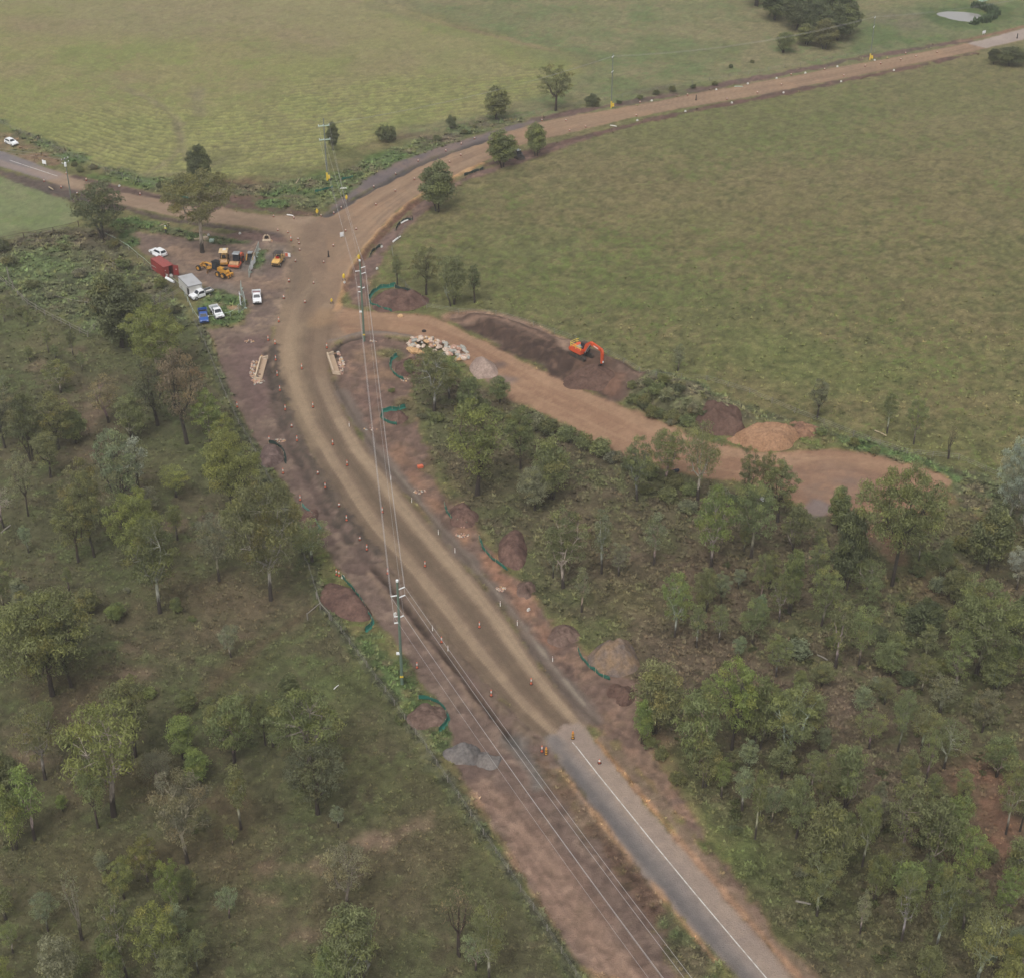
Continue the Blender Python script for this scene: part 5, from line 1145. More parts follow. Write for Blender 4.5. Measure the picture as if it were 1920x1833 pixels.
# ------------------------------------------------------------------ container and shed
def rect3(p0, p1, p2, z):
    """roof corners p0-p1 along the length and p0-p2 along the width, at height z -> centre, length, width, heading"""
    a, b, c = [Vector((*G0(*p, z), 0)) for p in (p0, p1, p2)]
    ex = (b - a); L = ex.length; ex.normalize(); n = Vector((-ex.y, ex.x, 0)); w = (c - a).dot(n)
    ctr = a + ex * L / 2 + n * w / 2
    return ctr, L, abs(w), math.atan2(ex.y, ex.x)
def container():
    ctr, L, Wd, hd = rect3((283.8, 484.4), (308.2, 501.5), (297.5, 479.5), 2.6)
    L, Wd = 6.06, 2.44; Hh = 2.59
    root = empty('shipping_container', (ctr.x, ctr.y, gz(ctr.x, ctr.y) + .05), hd, 'red shipping container with one end door swung open', 'container')
    h = L / 2; w = Wd / 2
    # corrugated long sides
    for s in (-1, 1):
        b = MB(); n = 22; vs = []
        for i in range(n * 2):
            x = -h + .12 + (L - .24) * i / (n * 2 - 1); off = .0 if (i // 1) % 4 in (0, 1) else .05
            vs += [(x, s * (w - off), .16), (x, s * (w - off), Hh - .12), (x, s * (w - .08), .16), (x, s * (w - .08), Hh - .12)]
        fs = []
        for i in range(n * 2 - 1):
            a = i * 4; fs += [(a, a + 4, a + 5, a + 1), (a + 2, a + 3, a + 7, a + 6)]
        b.add(vs, fs); b.build('side_panel', M['cont'], root)
    b = MB(); n = 16; vs = []
    for i in range(n * 2):
        x = -h + .1 + (L - .2) * i / (n * 2 - 1); z = Hh - (.03 if i % 4 in (0, 1) else .0)
        vs += [(x, -w + .1, z), (x, w - .1, z), (x, -w + .1, z - .05), (x, w - .1, z - .05)]
    fs = []
    for i in range(n * 2 - 1):
        a = i * 4; fs += [(a, a + 4, a + 5, a + 1), (a + 2, a + 3, a + 7, a + 6)]
    b.add(vs, fs).build('roof', M['controof'], root)
    f = MB()
    for s in (-1, 1):
        f.box((0, s * (w - .05), .08), (L, .1, .16)); f.box((0, s * (w - .05), Hh - .06), (L, .11, .12))
        for e in (-1, 1): f.box((e * (h - .06), s * (w - .06), Hh / 2), (.125, .125, Hh))
    for e in (-1, 1): f.box((e * (h - .05), 0, Hh - .055), (.1, Wd - .1, .13)); f.box((e * (h - .05), 0, .075), (.1, Wd - .1, .15))
    f.build('frame', M['cont'], root)
    MB().box((0, 0, .14), (L - .2, Wd - .2, .06)).build('floor', M['inside'], root)
    MB().box((-h + .1, 0, Hh / 2), (.05, Wd - .24, Hh - .26)).build('end_wall', M['cont'], root)
    dw = Wd / 2 - .1
    d1 = MB().box((h - .03, -w + .1 + dw / 2, Hh / 2), (.07, dw, Hh - .28))
    for k in range(2): d1.tube([(h + .03, -w + .3 + k * .5, .2), (h + .03, -w + .3 + k * .5, Hh - .2)], .025, 6)
    o = d1.build('door', M['cont'], root)
    MB().box((h + .02, -w + .55, .55), (.03, .5, .45)).build('label_plate', M['conew'], o)
    MB().box((h + .02, -w + .35, 1.75), (.03, .2, .16)).build('label_plate', M['conew'], o)
    d2 = MB(); d2.M = Matrix.Translation((h, w - .06, 0)) @ Matrix.Rotation(R(132), 4, 'Z')
    d2.box((0, -dw / 2, Hh / 2), (.07, dw, Hh - .28))
    for k in range(2): d2.tube([(-.05, -.3 - k * .5, .2), (-.05, -.3 - k * .5, Hh - .2)], .025, 6)
    o = d2.build('door', M['cont'], root); o['label'] = 'end door standing open'
    d3 = MB(); d3.M = d2.M; d3.box((-.05, -.6, 1.5), (.03, .22, .2)); d3.build('label_plate', M['conew'], o)
    tag(MB().box((0, 0, 0), (1.9, .45, .25), rz=hd + .1).build('white_board', M['cloth']), 'white board lying behind the red container beside the wagon', 'board').location = P3(292, 483.5, .7)
container()
def shed():
    ctr, L, Wd, hd = rect3((333.7, 519), (353.2, 538.5), (357.8, 512), 2.75)
    L = max(5.6, min(L, 6.6)); Wd = max(2.9, min(Wd, 3.6)); Hh = 2.6
    root = empty('site_shed', (ctr.x, ctr.y, gz(ctr.x, ctr.y) + .05), hd, 'pale grey site shed with flat roof inside the compound', 'shed')
    h, w = L / 2, Wd / 2
    for s in (-1, 1):
        n = max(3, int(L / 1.2))
        for i in range(n):
            x = -h + L * (i + .5) / n
            if s == -1 and i == n - 1: continue
            MB().box((x, s * (w - .03), .15 + (Hh - .15) / 2), (L / n - .02, .06, Hh - .15)).build('wall_panel', M['shed'], root)
    x = h - L / n / 2
    MB().box((x, -w + .03, Hh - .22), (L / n - .02, .06, .44)).build('wall_panel', M['shed'], root)
    d = MB().box((x, -w + .05, 1.14), (L / n - .06, .05, 1.96)).build('door', M['inside'], root)
    MB().box((x + .3, -w, 1.1), (.05, .06, .12)).build('handle', M['chrome'], d)
    for e in (-1, 1):
        for i in range(3):
            MB().box((e * (h - .03), -w + .08 + (Wd - .16) * (i + .5) / 3, .15 + (Hh - .15) / 2), (.06, (Wd - .16) / 3 - .02, Hh - .15)).build('wall_panel', M['shed'], root)
    for i in range(4):
        MB().box((-h + L * (i + .5) / 4, 0, Hh + .05), (L / 4 - .015, Wd + .12, .07)).build('roof_sheet', M['shedroof'], root)
    t = MB()
    for s in (-1, 1): t.box((0, s * (w + .07), Hh + .04), (L + .1, .05, .13))
    for e in (-1, 1): t.box((e * (h + .06), 0, Hh + .04), (.05, Wd + .09, .13))
    t.build('roof_trim', M['shedtrim'], root)
    b = MB()
    for s in (-1, 1): b.box((0, s * (w - .3), .07), (L, .15, .14))
    b.build('skid', M['steel'], root)
    ac = MB().box((-h - .3, .4, 1.0), (.45, .8, .6)).build('air_conditioner', M['cloth'], root)
shed()

# ------------------------------------------------------------------ earthmoving plant
def roller(px, py, fr, to, label, body, kind):
    x, y, z = P3(px, py); root = empty('road_roller', (x, y, z), heading(fr, to), label, 'road roller', 'rollers parked in and by the compound')
    if kind == 'drum':      # single smooth drum ahead, cab, tyres behind
        b = MB().cyl((1.75, 0, .75), .75, 2.1, 'Y', 24).build('drum', M['drum'], root)
        f = MB(); f.box((2.62, 0, .72), (.22, 2.5, .42)); f.box((.82, 0, .85), (.25, 2.5, .4))
        for s in (-1, 1): f.box((1.72, s * 1.18, .75), (2.02, .16, .38))
        f.build('drum_frame', M[body], root)
        hb = MB(); hb.prism([(-2.9, .8), (-.3, .8), (-.3, 1.35), (-1.0, 1.95), (-2.5, 1.9), (-2.95, 1.4)], 1.5, inset=.12); hb.build('engine_hood', M[body], root)
        MB().box((-2.7, 0, 1.3), (.5, 1.3, .7)).build('radiator', M['paley'], root)
        MB().box((.3, 0, .8), (.9, .5, .4)).build('articulation_joint', M['steel'], root)
        c = MB(); g = cabin(c, 1.2, 2.75, -.55, .75, 1.5, -.45, .6, 1.3, (.07, .93, .06, .92)); c.build('cab', M['steel'], root)
        for nm, q in zip(('windscreen', 'side_window', 'rear_window', 'side_window'), g):
            m = MB(); quad(m, q); m.build(nm, M['glass'], root)
        MB().box((.05, 0, 2.83), (1.5, 1.6, .14), top=(.9, .9)).build('cab_roof', M['chrome'] if body == 'orange' else M['cream'], root)
        add_wheels(root, [(-1.3, .85), (-1.3, -.85)], .72, .5, M[body])
    elif kind == 'canopy':
        MB().cyl((1.5, 0, .68), .68, 1.7, 'Y', 24).build('drum', M['drum'], root)
        f = MB(); f.box((2.3, 0, .7), (.2, 2.0, .35))
        for s in (-1, 1): f.box((1.45, s * .96, .7), (1.7, .14, .32))
        f.build('drum_frame', M['yellow'], root)
        MB().prism([(-2.4, .7), (.3, .7), (.3, 1.25), (-.6, 1.3), (-2.3, 1.55), (-2.45, 1.1)], 1.4, inset=.1).build('engine_hood', M['paley'], root)
        p = MB()
        for sx in (-.85, .75):
            for s in (-1, 1): p.tube([(sx, s * .72, 1.1), (sx, s * .72, 2.75)], .05, 6)
        p.build('canopy_post', M['steel'], root)
        MB().box((-.05, 0, 1.35), (.6, .6, .5)).build('seat', M['black'], root)
        MB().box((.5, 0, 1.55), (.4, .9, .6), top=(.7, .9)).build('console', M['black'], root)
        cn = MB().box((-.05, 0, 2.84), (2.4, 2.0, .16), top=(.94, .92)).build('canopy', M['cream'], root)
        MB().box((-.3, .2, 3.0), (.9, .7, .14)).build('roof_hatch', M['conew'], cn)
        add_wheels(root, [(-1.4, .75), (-1.4, -.75)], .6, .42, M['yellow'])
    else:                   # multi-wheel pneumatic
        MB().prism([(-2.2, .75), (2.1, .75), (2.15, 1.35), (1.2, 1.62), (-.2, 1.55), (-2.2, 1.6)], 1.75, inset=.05).build('body', M['paley'], root)
        MB().box((1.7, 0, 1.0), (.9, 1.3, .3)).build('front_grille', M['black'], root)
        bar = MB()
        for s in (-1, 1): bar.tube([(2.2, s * .85, .7), (2.55, s * .9, .95), (2.55, s * .9, 1.3), (2.15, s * .85, 1.5)], .04, 6)
        bar.tube([(2.55, -.9, 1.3), (2.55, .9, 1.3)], .04, 6); bar.build('bull_bar', M['steel'], root)
        p = MB()
        for sx in (-1.0, .55):
            for s in (-1, 1): p.tube([(sx, s * .8, 1.5), (sx, s * .8, 2.75)], .055, 6)
        p.build('canopy_post', M['black'], root)
        MB().box((-.22, 0, 2.82), (1.95, 1.9, .13), top=(.95, .95)).build('canopy', M['steel'], root)
        MB().box((-.4, 0, 1.75), (.55, .6, .55)).build('seat', M['black'], root)
        MB().box((.3, 0, 1.8), (.3, .8, .5)).build('console', M['red'], root)
        add_wheels(root, [(1.35, -.75), (1.35, -.25), (1.35, .25), (1.35, .75)], .52, .36)
        add_wheels(root, [(-1.45, -.7), (-1.45, 0), (-1.45, .7)], .52, .36)
    return root
roller(445, 496, (453, 483), (439, 503), 'orange single-drum road roller with grey-roofed cab in the compound', 'orange', 'drum')
roller(421, 492, (423, 482), (419, 500), 'yellow drum roller under a flat cream canopy beside the orange roller', 'yellow', 'canopy')
roller(522, 496, (529, 486), (516, 504), 'pale yellow multi-tyre roller standing alone by the road edge', 'paley', 'multi')

def grader():
    x, y, z = P3(404, 513); root = empty('motor_grader', (x, y, z), heading((428, 521), (376, 504)), 'yellow motor grader with black cab parked across the compound', 'grader')
    # local x forward; rear tandems near x=-2
    f = MB(); f.tube([(4.1, 0, 1.15), (3.6, 0, 1.75), (2.4, 0, 2.0), (1.1, 0, 1.95), (.1, 0, 1.5), (-.6, 0, 1.1)], .2, 8)
    f.box((4.1, 0, 1.0), (.5, .6, .7)); f.build('main_beam', M['yellow'], root)
    MB().box((4.05, 0, .72), (.3, 1.9, .26)).build('front_axle', M['yellow'], root)
    bl = MB(); n = 8; vs = []
    for i in range(n + 1):
        a = -1.1 + 2.2 * i / n; vs += [(.16 * math.cos(a) * 1.6 - .2, -1.9, .55 + .34 * math.sin(a)), (.16 * math.cos(a) * 1.6 - .2, 1.9, .55 + .34 * math.sin(a)), (.16 * math.cos(a) * 1.6 - .25, -1.9, .55 + .34 * math.sin(a)), (.16 * math.cos(a) * 1.6 - .25, 1.9, .55 + .34 * math.sin(a))]
    fs = []
    for i in range(n): a = i * 4; fs += [(a, a + 4, a + 5, a + 1), (a + 2, a + 3, a + 7, a + 6), (a, a + 2, a + 6, a + 4), (a + 1, a + 5, a + 7, a + 3)]
    bl.M = Matrix.Translation((1.9, 0, 0)) @ Matrix.Rotation(R(28), 4, 'Z'); bl.add(vs, fs); bl.build('blade', M['drum'], root)
    c = MB().cyl((1.8, 0, 1.0), .75, .14, 'Z', 20); c.box((2.9, 0, 1.02), (2.0, .3, .18)); c.build('circle_drive', M['yellow'], root)
    for s in (-1, 1): MB().tube([(2.3, s * .35, 2.1), (1.9, s * .7, 1.1)], .07, 6).build('lift_cylinder', M['steel'], root)
    cb = MB(); g = cabin(cb, 1.3, 2.95, -1.15, .25, 1.4, -1.05, .15, 1.35, (.06, .94, .08, .94)); cb.build('cab', M['black'], root)
    for nm, q in zip(('windscreen', 'side_window', 'rear_window', 'side_window'), g):
        m = MB(); quad(m, q); m.build(nm, M['glass'], root)
    MB().box((-.45, 0, 3.02), (1.5, 1.55, .12)).build('cab_roof', M['black'], root)
    MB().prism([(-3.9, .95), (-1.2, .95), (-1.2, 1.9), (-2.2, 1.95), (-3.6, 1.75), (-3.95, 1.4)], 1.1, inset=.08).build('engine_hood', M['yellow'], root)
    MB().box((-3.1, 0, 1.88), (.9, .8, .16)).build('exhaust_stack', M['black'], root)
    for s in (-1, 1): MB().box((-2.5, s * .8, .75), (1.9, .3, .35)).build('tandem_case', M['yellow'], root)
    rp = MB().box((-4.35, 0, .95), (.5, 1.9, .3))
    for s in (-1, 0, 1): rp.box((-4.6, s * .7, .7), (.18, .12, .7))
    rp.tube([(-3.9, .4, 1.2), (-4.5, .4, 1.1)], .08, 6); rp.tube([(-3.9, -.4, 1.2), (-4.5, -.4, 1.1)], .08, 6); rp.build('ripper', M['yellow'], root)
    MB().box((-4.75, .9, 1.15), (.1, .3, .2)).build('tail_light', M['amber'], root)
    add_wheels(root, [(4.05, 1.05), (4.05, -1.05), (-1.75, 1.05), (-1.75, -1.05), (-3.25, 1.05), (-3.25, -1.05)], .66, .42, M['yellow'])
grader()

def loader(px, py, fr, to, label, body):
    x, y, z = P3(px, py); root = empty('compact_loader', (x, y, z), heading(fr, to), label, 'loader')
    MB().box((-.3, 0, .75), (2.2, 1.1, .75), top=(.9, .9)).build('body', M['steel'], root)
    for s in (-1, 1):
        t = MB(); t.prism([(-1.35, .0), (1.15, .0), (1.45, .3), (1.25, .62), (-1.2, .7), (-1.6, .35)], .42, (0, s * .78, .0)); t.build('track', M['rubber'], root)
        MB().box((-.5, s * .72, 1.25), (2.2, .22, .5), top=(.7, 1)).build('side_tower', M[body], root)
        MB().tube([(-1.3, s * .72, 1.5), (.3, s * .74, 1.35), (1.3, s * .7, .55)], .12, 6).build('lift_arm', M[body], root)
    c = MB(); g = cabin(c, 1.0, 2.05, -.7, .6, 1.0, -.6, .45, .92, (.1, .9, .1, .9)); c.build('cab', M['black'], root)
    for nm, q in zip(('windscreen', 'side_window', 'rear_window', 'side_window'), g):
        m = MB(); quad(m, q); m.build(nm, M['glass'], root)
    MB().box((-.1, 0, 2.1), (1.2, 1.05, .1)).build('cab_roof', M['chrome'], root)
    bk = MB(); bk.prism([(1.3, .1), (2.1, .1), (2.15, .18), (1.5, .2), (1.4, .75), (1.3, .75)], 1.85); bk.build('bucket', M['steel'], root)
    return root
loader(470, 490, (474, 480), (467, 496), 'small tracked loader with orange sides beside the orange roller', 'yellow')
loader(972, 296, (966, 292), (980, 300), 'black compact loader working between two trees on the paddock side of the bend', 'black')

def excavator():
    x, y, z = P3(1090, 669); hd = heading((1066, 661), (1096, 676)); root = empty('excavator', (x, y, z), hd, 'orange crawler excavator digging on the dark bank, bucket down', 'excavator'); root.scale = (1.08, 1.08, 1.08)
    for s in (-1, 1):
        t = MB(); n = 30; prof = []
        for i in range(n):
            a = 2 * math.pi * i / n; cx = 1.62 if math.cos(a) > 0 else -1.62
            prof.append((cx + .42 * math.cos(a), .44 + .42 * math.sin(a)))
        t.prism(prof, .52, (0, s * 1.0, 0))
        for i in range(16): t.box((-1.6 + 3.2 * i / 15, s * 1.0, .87), (.1, .56, .05)); t.box((-1.6 + 3.2 * i / 15, s * 1.0, .015), (.1, .56, .05))
        t.build('track', M['pad'], root)
        MB().box((0, s * 1.0, .44), (2.9, .56, .3)).build('track_frame', M['steel'], root)
    MB().box((0, 0, .65), (1.6, 1.5, .4)).build('car_body', M['steel'], root)
    MB().cyl((0, 0, .95), .65, .25, 'Z', 20).build('slew_ring', M['steel'], root)
    MB().prism([(-2.05, 1.15), (-1.0, 1.05), (-1.0, 1.95), (-1.9, 1.95), (-2.15, 1.6)], 2.5, inset=.05).build('counterweight', M['exo'], root)
    MB().box((-.05, -.78, 1.5), (1.95, .95, .8), top=(.96, .94)).build('side_housing', M['exo'], root)
    MB().box((-.6, 0, 1.12), (3.0, 2.45, .14)).build('upper_deck', M['steel'], root)
    MB().box((-.55, .05, 1.78), (.95, 1.0, .4)).build('engine_cover', M['chrome'], root)
    cb = MB(); g = cabin(cb, 1.2, 2.75, -.55, 1.15, .95, -.5, .85, .9, (.07, .93, .1, .93))
    off = Vector((0, .75, 0)); cb.v = [tuple(Vector(v) + off) for v in cb.v]; cb.build('cab', M['steel'], root)
    for nm, q in zip(('windscreen', 'side_window', 'rear_window', 'side_window'), g):
        m = MB(); quad(m, [p + off for p in q]); m.build(nm, M['glass'], root)
    hr = MB()
    for zz in (2.35, 2.75):
        hr.tube([(.9, -1.2, zz), (-1.6, -1.2, zz), (-1.95, -.9, zz), (-1.95, .7, zz), (-1.7, .95, zz)], .045, 6)
    for p in ((.9, -1.2), (-.3, -1.2), (-1.6, -1.2), (-1.95, -.9), (-1.95, .7)): hr.tube([(p[0], p[1], 1.9), (p[0], p[1], 2.78)], .045, 6)
    hr.build('handrail', M['rail'], root)
    def arm(pts, r, name, mat):
        b = MB(); pts = [Vector(p) for p in pts]
        for i in range(len(pts) - 1):
            p, q = pts[i], pts[i + 1]; d = q - p; w0, w1 = r[i], r[i + 1]
            ax = d.normalized(); up = Vector((-ax.z, 0, ax.x)); sd = Vector((0, .2, 0))
            vs = [p - up * w0 - sd, p - up * w0 + sd, p + up * w0 + sd, p + up * w0 - sd, q - up * w1 - sd, q - up * w1 + sd, q + up * w1 + sd, q + up * w1 - sd]
            b.add(vs, [(0, 1, 2, 3), (7, 6, 5, 4), (0, 4, 5, 1), (1, 5, 6, 2), (2, 6, 7, 3), (3, 7, 4, 0)])
        return b.build(name, mat, root)
    o = arm([(.85, -.05, 1.5), (1.5, -.05, 3.0), (2.5, -.05, 3.75), (5.3, -.05, 3.35)], [.26, .36, .34, .2], 'boom', M['exo'])
    for s in (-1, 1): MB().box((3.9, -.05 + s * .215, 3.52), (1.2, .012, .2), ry=R(8)).build('white_panel', M['conew'], o)
    arm([(5.05, -.05, 3.6), (5.4, -.05, 2.9), (5.35, -.05, .75)], [.22, .26, .15], 'stick', M['exo'])
    for s in (-1, 1): MB().tube([(1.25, -.05 + s * .3, 1.4), (2.5, -.05 + s * .3, 3.55)], .09, 8).build('boom_cylinder', M['chrome'], root)
    MB().tube([(3.1, -.05, 4.05), (5.0, -.05, 3.75)], .09, 8).build('stick_cylinder', M['exo'], root)
    bk = MB(); prof = [(5.5, .85), (5.2, .8), (4.85, .35), (4.75, -.1), (4.95, -.45), (5.35, -.5), (5.45, -.4), (5.1, -.3), (4.98, -.05), (5.2, .4)]
    bk.prism(prof, 1.0, (0, -.05, 0))
    for k in range(4): bk.box((5.45, -.4 + k * .24, -.5), (.2, .08, .08))
    bk.build('bucket', M['steel'], root)
    MB().box((5.65, -.05, 1.1), (.12, .2, .3)).build('work_lamp', M['lamp'], root)
excavator()
# ------------------------------------------------------------------ stockpiles
def soil_mat(name, cols, bump=1.0):
    m, nt, b = new_mat(name)
    tc = nt.nodes.new('ShaderNodeNewGeometry')
    n1 = nt.nodes.new('ShaderNodeTexNoise'); n1.inputs['Scale'].default_value = .5; n1.inputs['Detail'].default_value = 7
    n2 = nt.nodes.new('ShaderNodeTexNoise'); n2.inputs['Scale'].default_value = 2.4; n2.inputs['Detail'].default_value = 6; n2.inputs['Roughness'].default_value = .7
    for n in (n1, n2): nt.links.new(tc.outputs['Position'], n.inputs['Vector'])
    rp = nt.nodes.new('ShaderNodeValToRGB'); e = rp.color_ramp.elements
    e[0].position = .36; e[0].color = (*lin(cols[0]), 1); e[1].position = .62; e[1].color = (*lin(cols[1]), 1)
    nt.links.new(n1.outputs['Fac'], rp.inputs[0])
    mr = nt.nodes.new('ShaderNodeMapRange'); mr.inputs[1].default_value = .25; mr.inputs[2].default_value = .75; mr.inputs[3].default_value = .5; mr.inputs[4].default_value = 1.42
    nt.links.new(n2.outputs['Fac'], mr.inputs[0])
    vm = nt.nodes.new('ShaderNodeVectorMath'); vm.operation = 'SCALE'
    nt.links.new(rp.outputs[0], vm.inputs[0]); nt.links.new(mr.outputs[0], vm.inputs['Scale'])
    nt.links.new(vm.outputs[0], b.inputs['Base Color']); b.inputs['Roughness'].default_value = .95; b.inputs['Specular IOR Level'].default_value = .1
    bp = nt.nodes.new('ShaderNodeBump'); bp.inputs['Strength'].default_value = bump; bp.inputs['Distance'].default_value = .15
    nt.links.new(n2.outputs['Fac'], bp.inputs['Height']); nt.links.new(bp.outputs[0], b.inputs['Normal'])
    return m
S = dict(purple=soil_mat('purple_soil', [(92,76,72), (116,98,92)]), brown=soil_mat('brown_soil', [(92,74,66), (118,98,88)]), red=soil_mat('red_soil', [(88,68,62), (112,88,78)]), grey=soil_mat('grey_gravel', [(102,98,96), (120,113,108)], .5), pink=soil_mat('pink_gravel', [(150,130,120), (162,142,130)], .4),
         dark=soil_mat('dark_soil', [(88,68,60), (104,82,72)]), sand=soil_mat('sandy_fill', [(148,114,88), (158,124,98)], .6), mixed=soil_mat('mixed_spoil', [(112,100,94), (134,112,90)]), clay=soil_mat('clay_clods', [(116,88,74), (150,116,92)]))
def mound(px, py, rx, ry, h, mat, label, flat=.0, rough=.12, seed=0, rot=0.0, name='soil_mound'):
    """heaped soil; (px, py) and the radii are those of its footprint"""
    x0, y0, z0 = P3(px, py)
    a = rx / ppm(py); b = ry / (ppm(py) * sind(py))
    n = 44; xs = np.linspace(-1.12, 1.12, n); U, Vv = np.meshgrid(xs, xs)
    r = np.sqrt(U ** 2 + Vv ** 2)
    th = np.arctan2(Vv, U)
    wob = 1 + .10 * np.sin(2 * th + seed) + .07 * np.sin(3 * th + seed * 2.1) + .05 * np.sin(5 * th + seed * .7)
    q = np.clip(1 - (r / wob), 0, 1)
    Hh = h * (np.minimum(q / (1 - flat) if flat < 1 else q, 1) ** .85 if flat else q ** .9 * (1.5 - .5 * q))
    wx = x0 + (U * math.cos(rot) * a - Vv * math.sin(rot) * b); wy = y0 + (U * math.sin(rot) * a + Vv * math.cos(rot) * b)
    k = smooth(0, .25, q)
    Hh = Hh + k * h * (rough * 2.3 * fbm(wx, wy, max(1.5, h * 1.4), 4, 300 + seed) + .05 * fbm(wx, wy, .8, 2, 301 + seed)) + k * (.16 if rough > .05 else .04) * fbm(wx, wy, 1.1, 3, 302 + seed)
    zz = np.array([[gz(wx[i, j], wy[i, j]) for j in range(n)] for i in range(n)]) - z0 - .12 + Hh - .15 * (q <= 0)
    V = [(float(wx[i, j] - x0), float(wy[i, j] - y0), float(zz[i, j])) for i in range(n) for j in range(n)]
    F = [(i * n + j, i * n + j + 1, (i + 1) * n + j + 1, (i + 1) * n + j) for i in range(n - 1) for j in range(n - 1) if max(q[i, j], q[i + 1, j], q[i, j + 1], q[i + 1, j + 1]) > 0]
    use = sorted({v for f in F for v in f}); mp = {v: k_ for k_, v in enumerate(use)}
    me = bpy.data.meshes.new(name); me.from_pydata([V[v] for v in use], [], [tuple(mp[v] for v in f) for f in F])
    me.polygons.foreach_set('use_smooth', [True] * len(me.polygons)); me.materials.append(S[mat])
    o = link_obj(name, me); o.location = (x0, y0, z0)
    return tag(o, label, 'soil mound' if name == 'soil_mound' else 'gravel heap', 'soil and gravel stockpiles')
mound(748, 566, 50, 22, 1.9, 'red', 'broad dark soil mound inside the biggest green silt fence by the junction', .5, .14, 1)
mound(768, 690, 26, 22, 1.2, 'red', 'dark soil mound behind the silt fence next to the rock pile', .4, .12, 2)
mound(744, 782, 22, 13, 1.0, 'red', 'small round soil mound in a green fence beside the road bend', .3, .12, 3)
mound(508, 857, 25, 21, 1.2, 'purple', 'low purple-grey mound on the wood side of the road with dark fence', .55, .12, 4)
mound(580, 975, 20, 20, 1.0, 'red', 'dark soil mound partly under the white-limbed gum', .4, .14, 5)
mound(646, 1130, 74, 21, 1.5, 'red', 'long dark soil mound beside the timber fence brace', .45, .10, 6, rot=-1.05)
mound(801, 1345, 38, 26, 1.3, 'brown', 'round brown mound half ringed by a bright green fence on the verge', .35, .10, 7)
mound(868, 1414, 34, 22, 1.9, 'grey', 'grey gravel heap next to the trench', .2, .06, 8, name='gravel_heap')
mound(912, 1425, 28, 18, 1.0, 'grey', 'low spread of grey gravel joining the heap by the trench', .2, .08, 9, name='gravel_heap')
mound(868, 968, 30, 22, 1.2, 'red', 'dark mound behind the short curved green fence right of the road', .4, .12, 10)
mound(962, 1030, 31, 34, 1.8, 'red', 'red-brown soil mound behind the long curved green fence', .4, .10, 11)
mound(986, 1105, 20, 18, .9, 'brown', 'small reddish mound on the orange road edge', .3, .12, 12)
mound(1056, 1192, 30, 22, 1.3, 'brown', 'round pinkish-brown mound just short of the large grey one', .35, .10, 13)
mound(1152, 1236, 45, 37, 3.2, 'mixed', 'large grey and ochre mound with the green fence at its foot', .35, .08, 14)
mound(1165, 1302, 26, 24, 1.0, 'dark', 'rough dark spoil at the edge of the trees past the large mound', .2, .2, 15)
mound(906, 692, 28, 19, 2.3, 'pink', 'smooth pale pink-grey gravel heap at the end of the rock pile', .15, .03, 16, name='gravel_heap')
mound(1352, 792, 50, 24, 2.4, 'dark', 'dark brown spoil heap above the access track', .3, .16, 17)
mound(1440, 823, 66, 22, 2.6, 'sand', 'big sandy stockpile with a flat top by the turning circle', .5, .06, 18)
mound(1498, 808, 40, 17, 1.5, 'clay', 'lumpy clay heap behind the sandy stockpile', .2, .24, 19)
mound(1105, 703, 46, 20, 1.7, 'dark', 'fresh dark spoil below the excavator bucket', .2, .16, 20)
mound(1382, 826, 20, 8, .8, 'sand', 'small sandy heap beside the big sandy stockpile', .2, .1, 21)
mound(1130, 830, 16, 9, .8, 'sand', 'little heap of sandy fill on the near edge of the access track', .2, .12, 22)

# ------------------------------------------------------------------ silt fences
def silt(pts, label, mat='green', h=.75):
    P = smooth_line([P3(*p) for p in [(q[0], q[1]) for q in pts]], False, 0) if False else [P3(*p) for p in pts]
    Q = []
    for i in range(len(P) - 1):
        n = max(1, int(math.dist(P[i][:2], P[i + 1][:2]) / .7))
        for k in range(n): Q.append((P[i][0] + (P[i + 1][0] - P[i][0]) * k / n, P[i][1] + (P[i + 1][1] - P[i][1]) * k / n))
    Q.append(P[-1][:2]); Q = smooth_line(Q, False, 1)
    o = Q[0]; root = empty('silt_fence', (o[0], o[1], gz(*o)), 0, label, 'silt fence', 'green silt fences')
    vs = []; fs = []; z0 = gz(*o); n = len(Q)
    for i, p in enumerate(Q):
        a = Q[max(i - 1, 0)]; c = Q[min(i + 1, n - 1)]; L = math.hypot(c[0] - a[0], c[1] - a[1]) + 1e-6; nx, ny = -(c[1] - a[1]) / L, (c[0] - a[0]) / L
        sag = .12 * math.sin(i * 1.3) + .06 * math.sin(i * 3.1)
        hh = h + .1 * math.sin(i * .9); z = gz(*p) - z0
        for s, off in ((0, .35), (.12, .05), (.55, sag * .7), (1, sag * .4)):
            for t in (0, .03): vs.append((p[0] - o[0] + nx * (off + t), p[1] - o[1] + ny * (off + t), z + .02 + hh * s))
    for i in range(n - 1):
        for k in range(3):
            a = i * 8 + k * 2; b = a + 8
            fs += [(a, b, b + 2, a + 2), (a + 1, a + 3, b + 3, b + 1)]
        a = i * 8 + 6; fs.append((a, a + 8, a + 9, a + 1))
    MB().add(vs, fs).build('fabric', M[mat], root)
    me = None
    for i in range(0, n, 4):
        if me is None: me = MB().box((0, 0, .45), (.06, .06, 1.0)).mesh('stake', M['stake'])
        s = link_obj('stake', me, root); s.location = (Q[i][0] - o[0], Q[i][1] - o[1], gz(*Q[i]) - z0)
silt([(742,536),(715,540),(700,548),(691,560),(694,572),(712,580),(735,586)], 'curved green silt fence round the road side of the big mound at the junction')
silt([(740,541),(758,545),(775,551),(792,560)], 'short dark silt fence at the back of the big junction mound', 'dgreen')
silt([(744,668),(732,676),(730,690),(738,703),(756,714)], 'green silt fence hooked round the mound next to the rock pile')
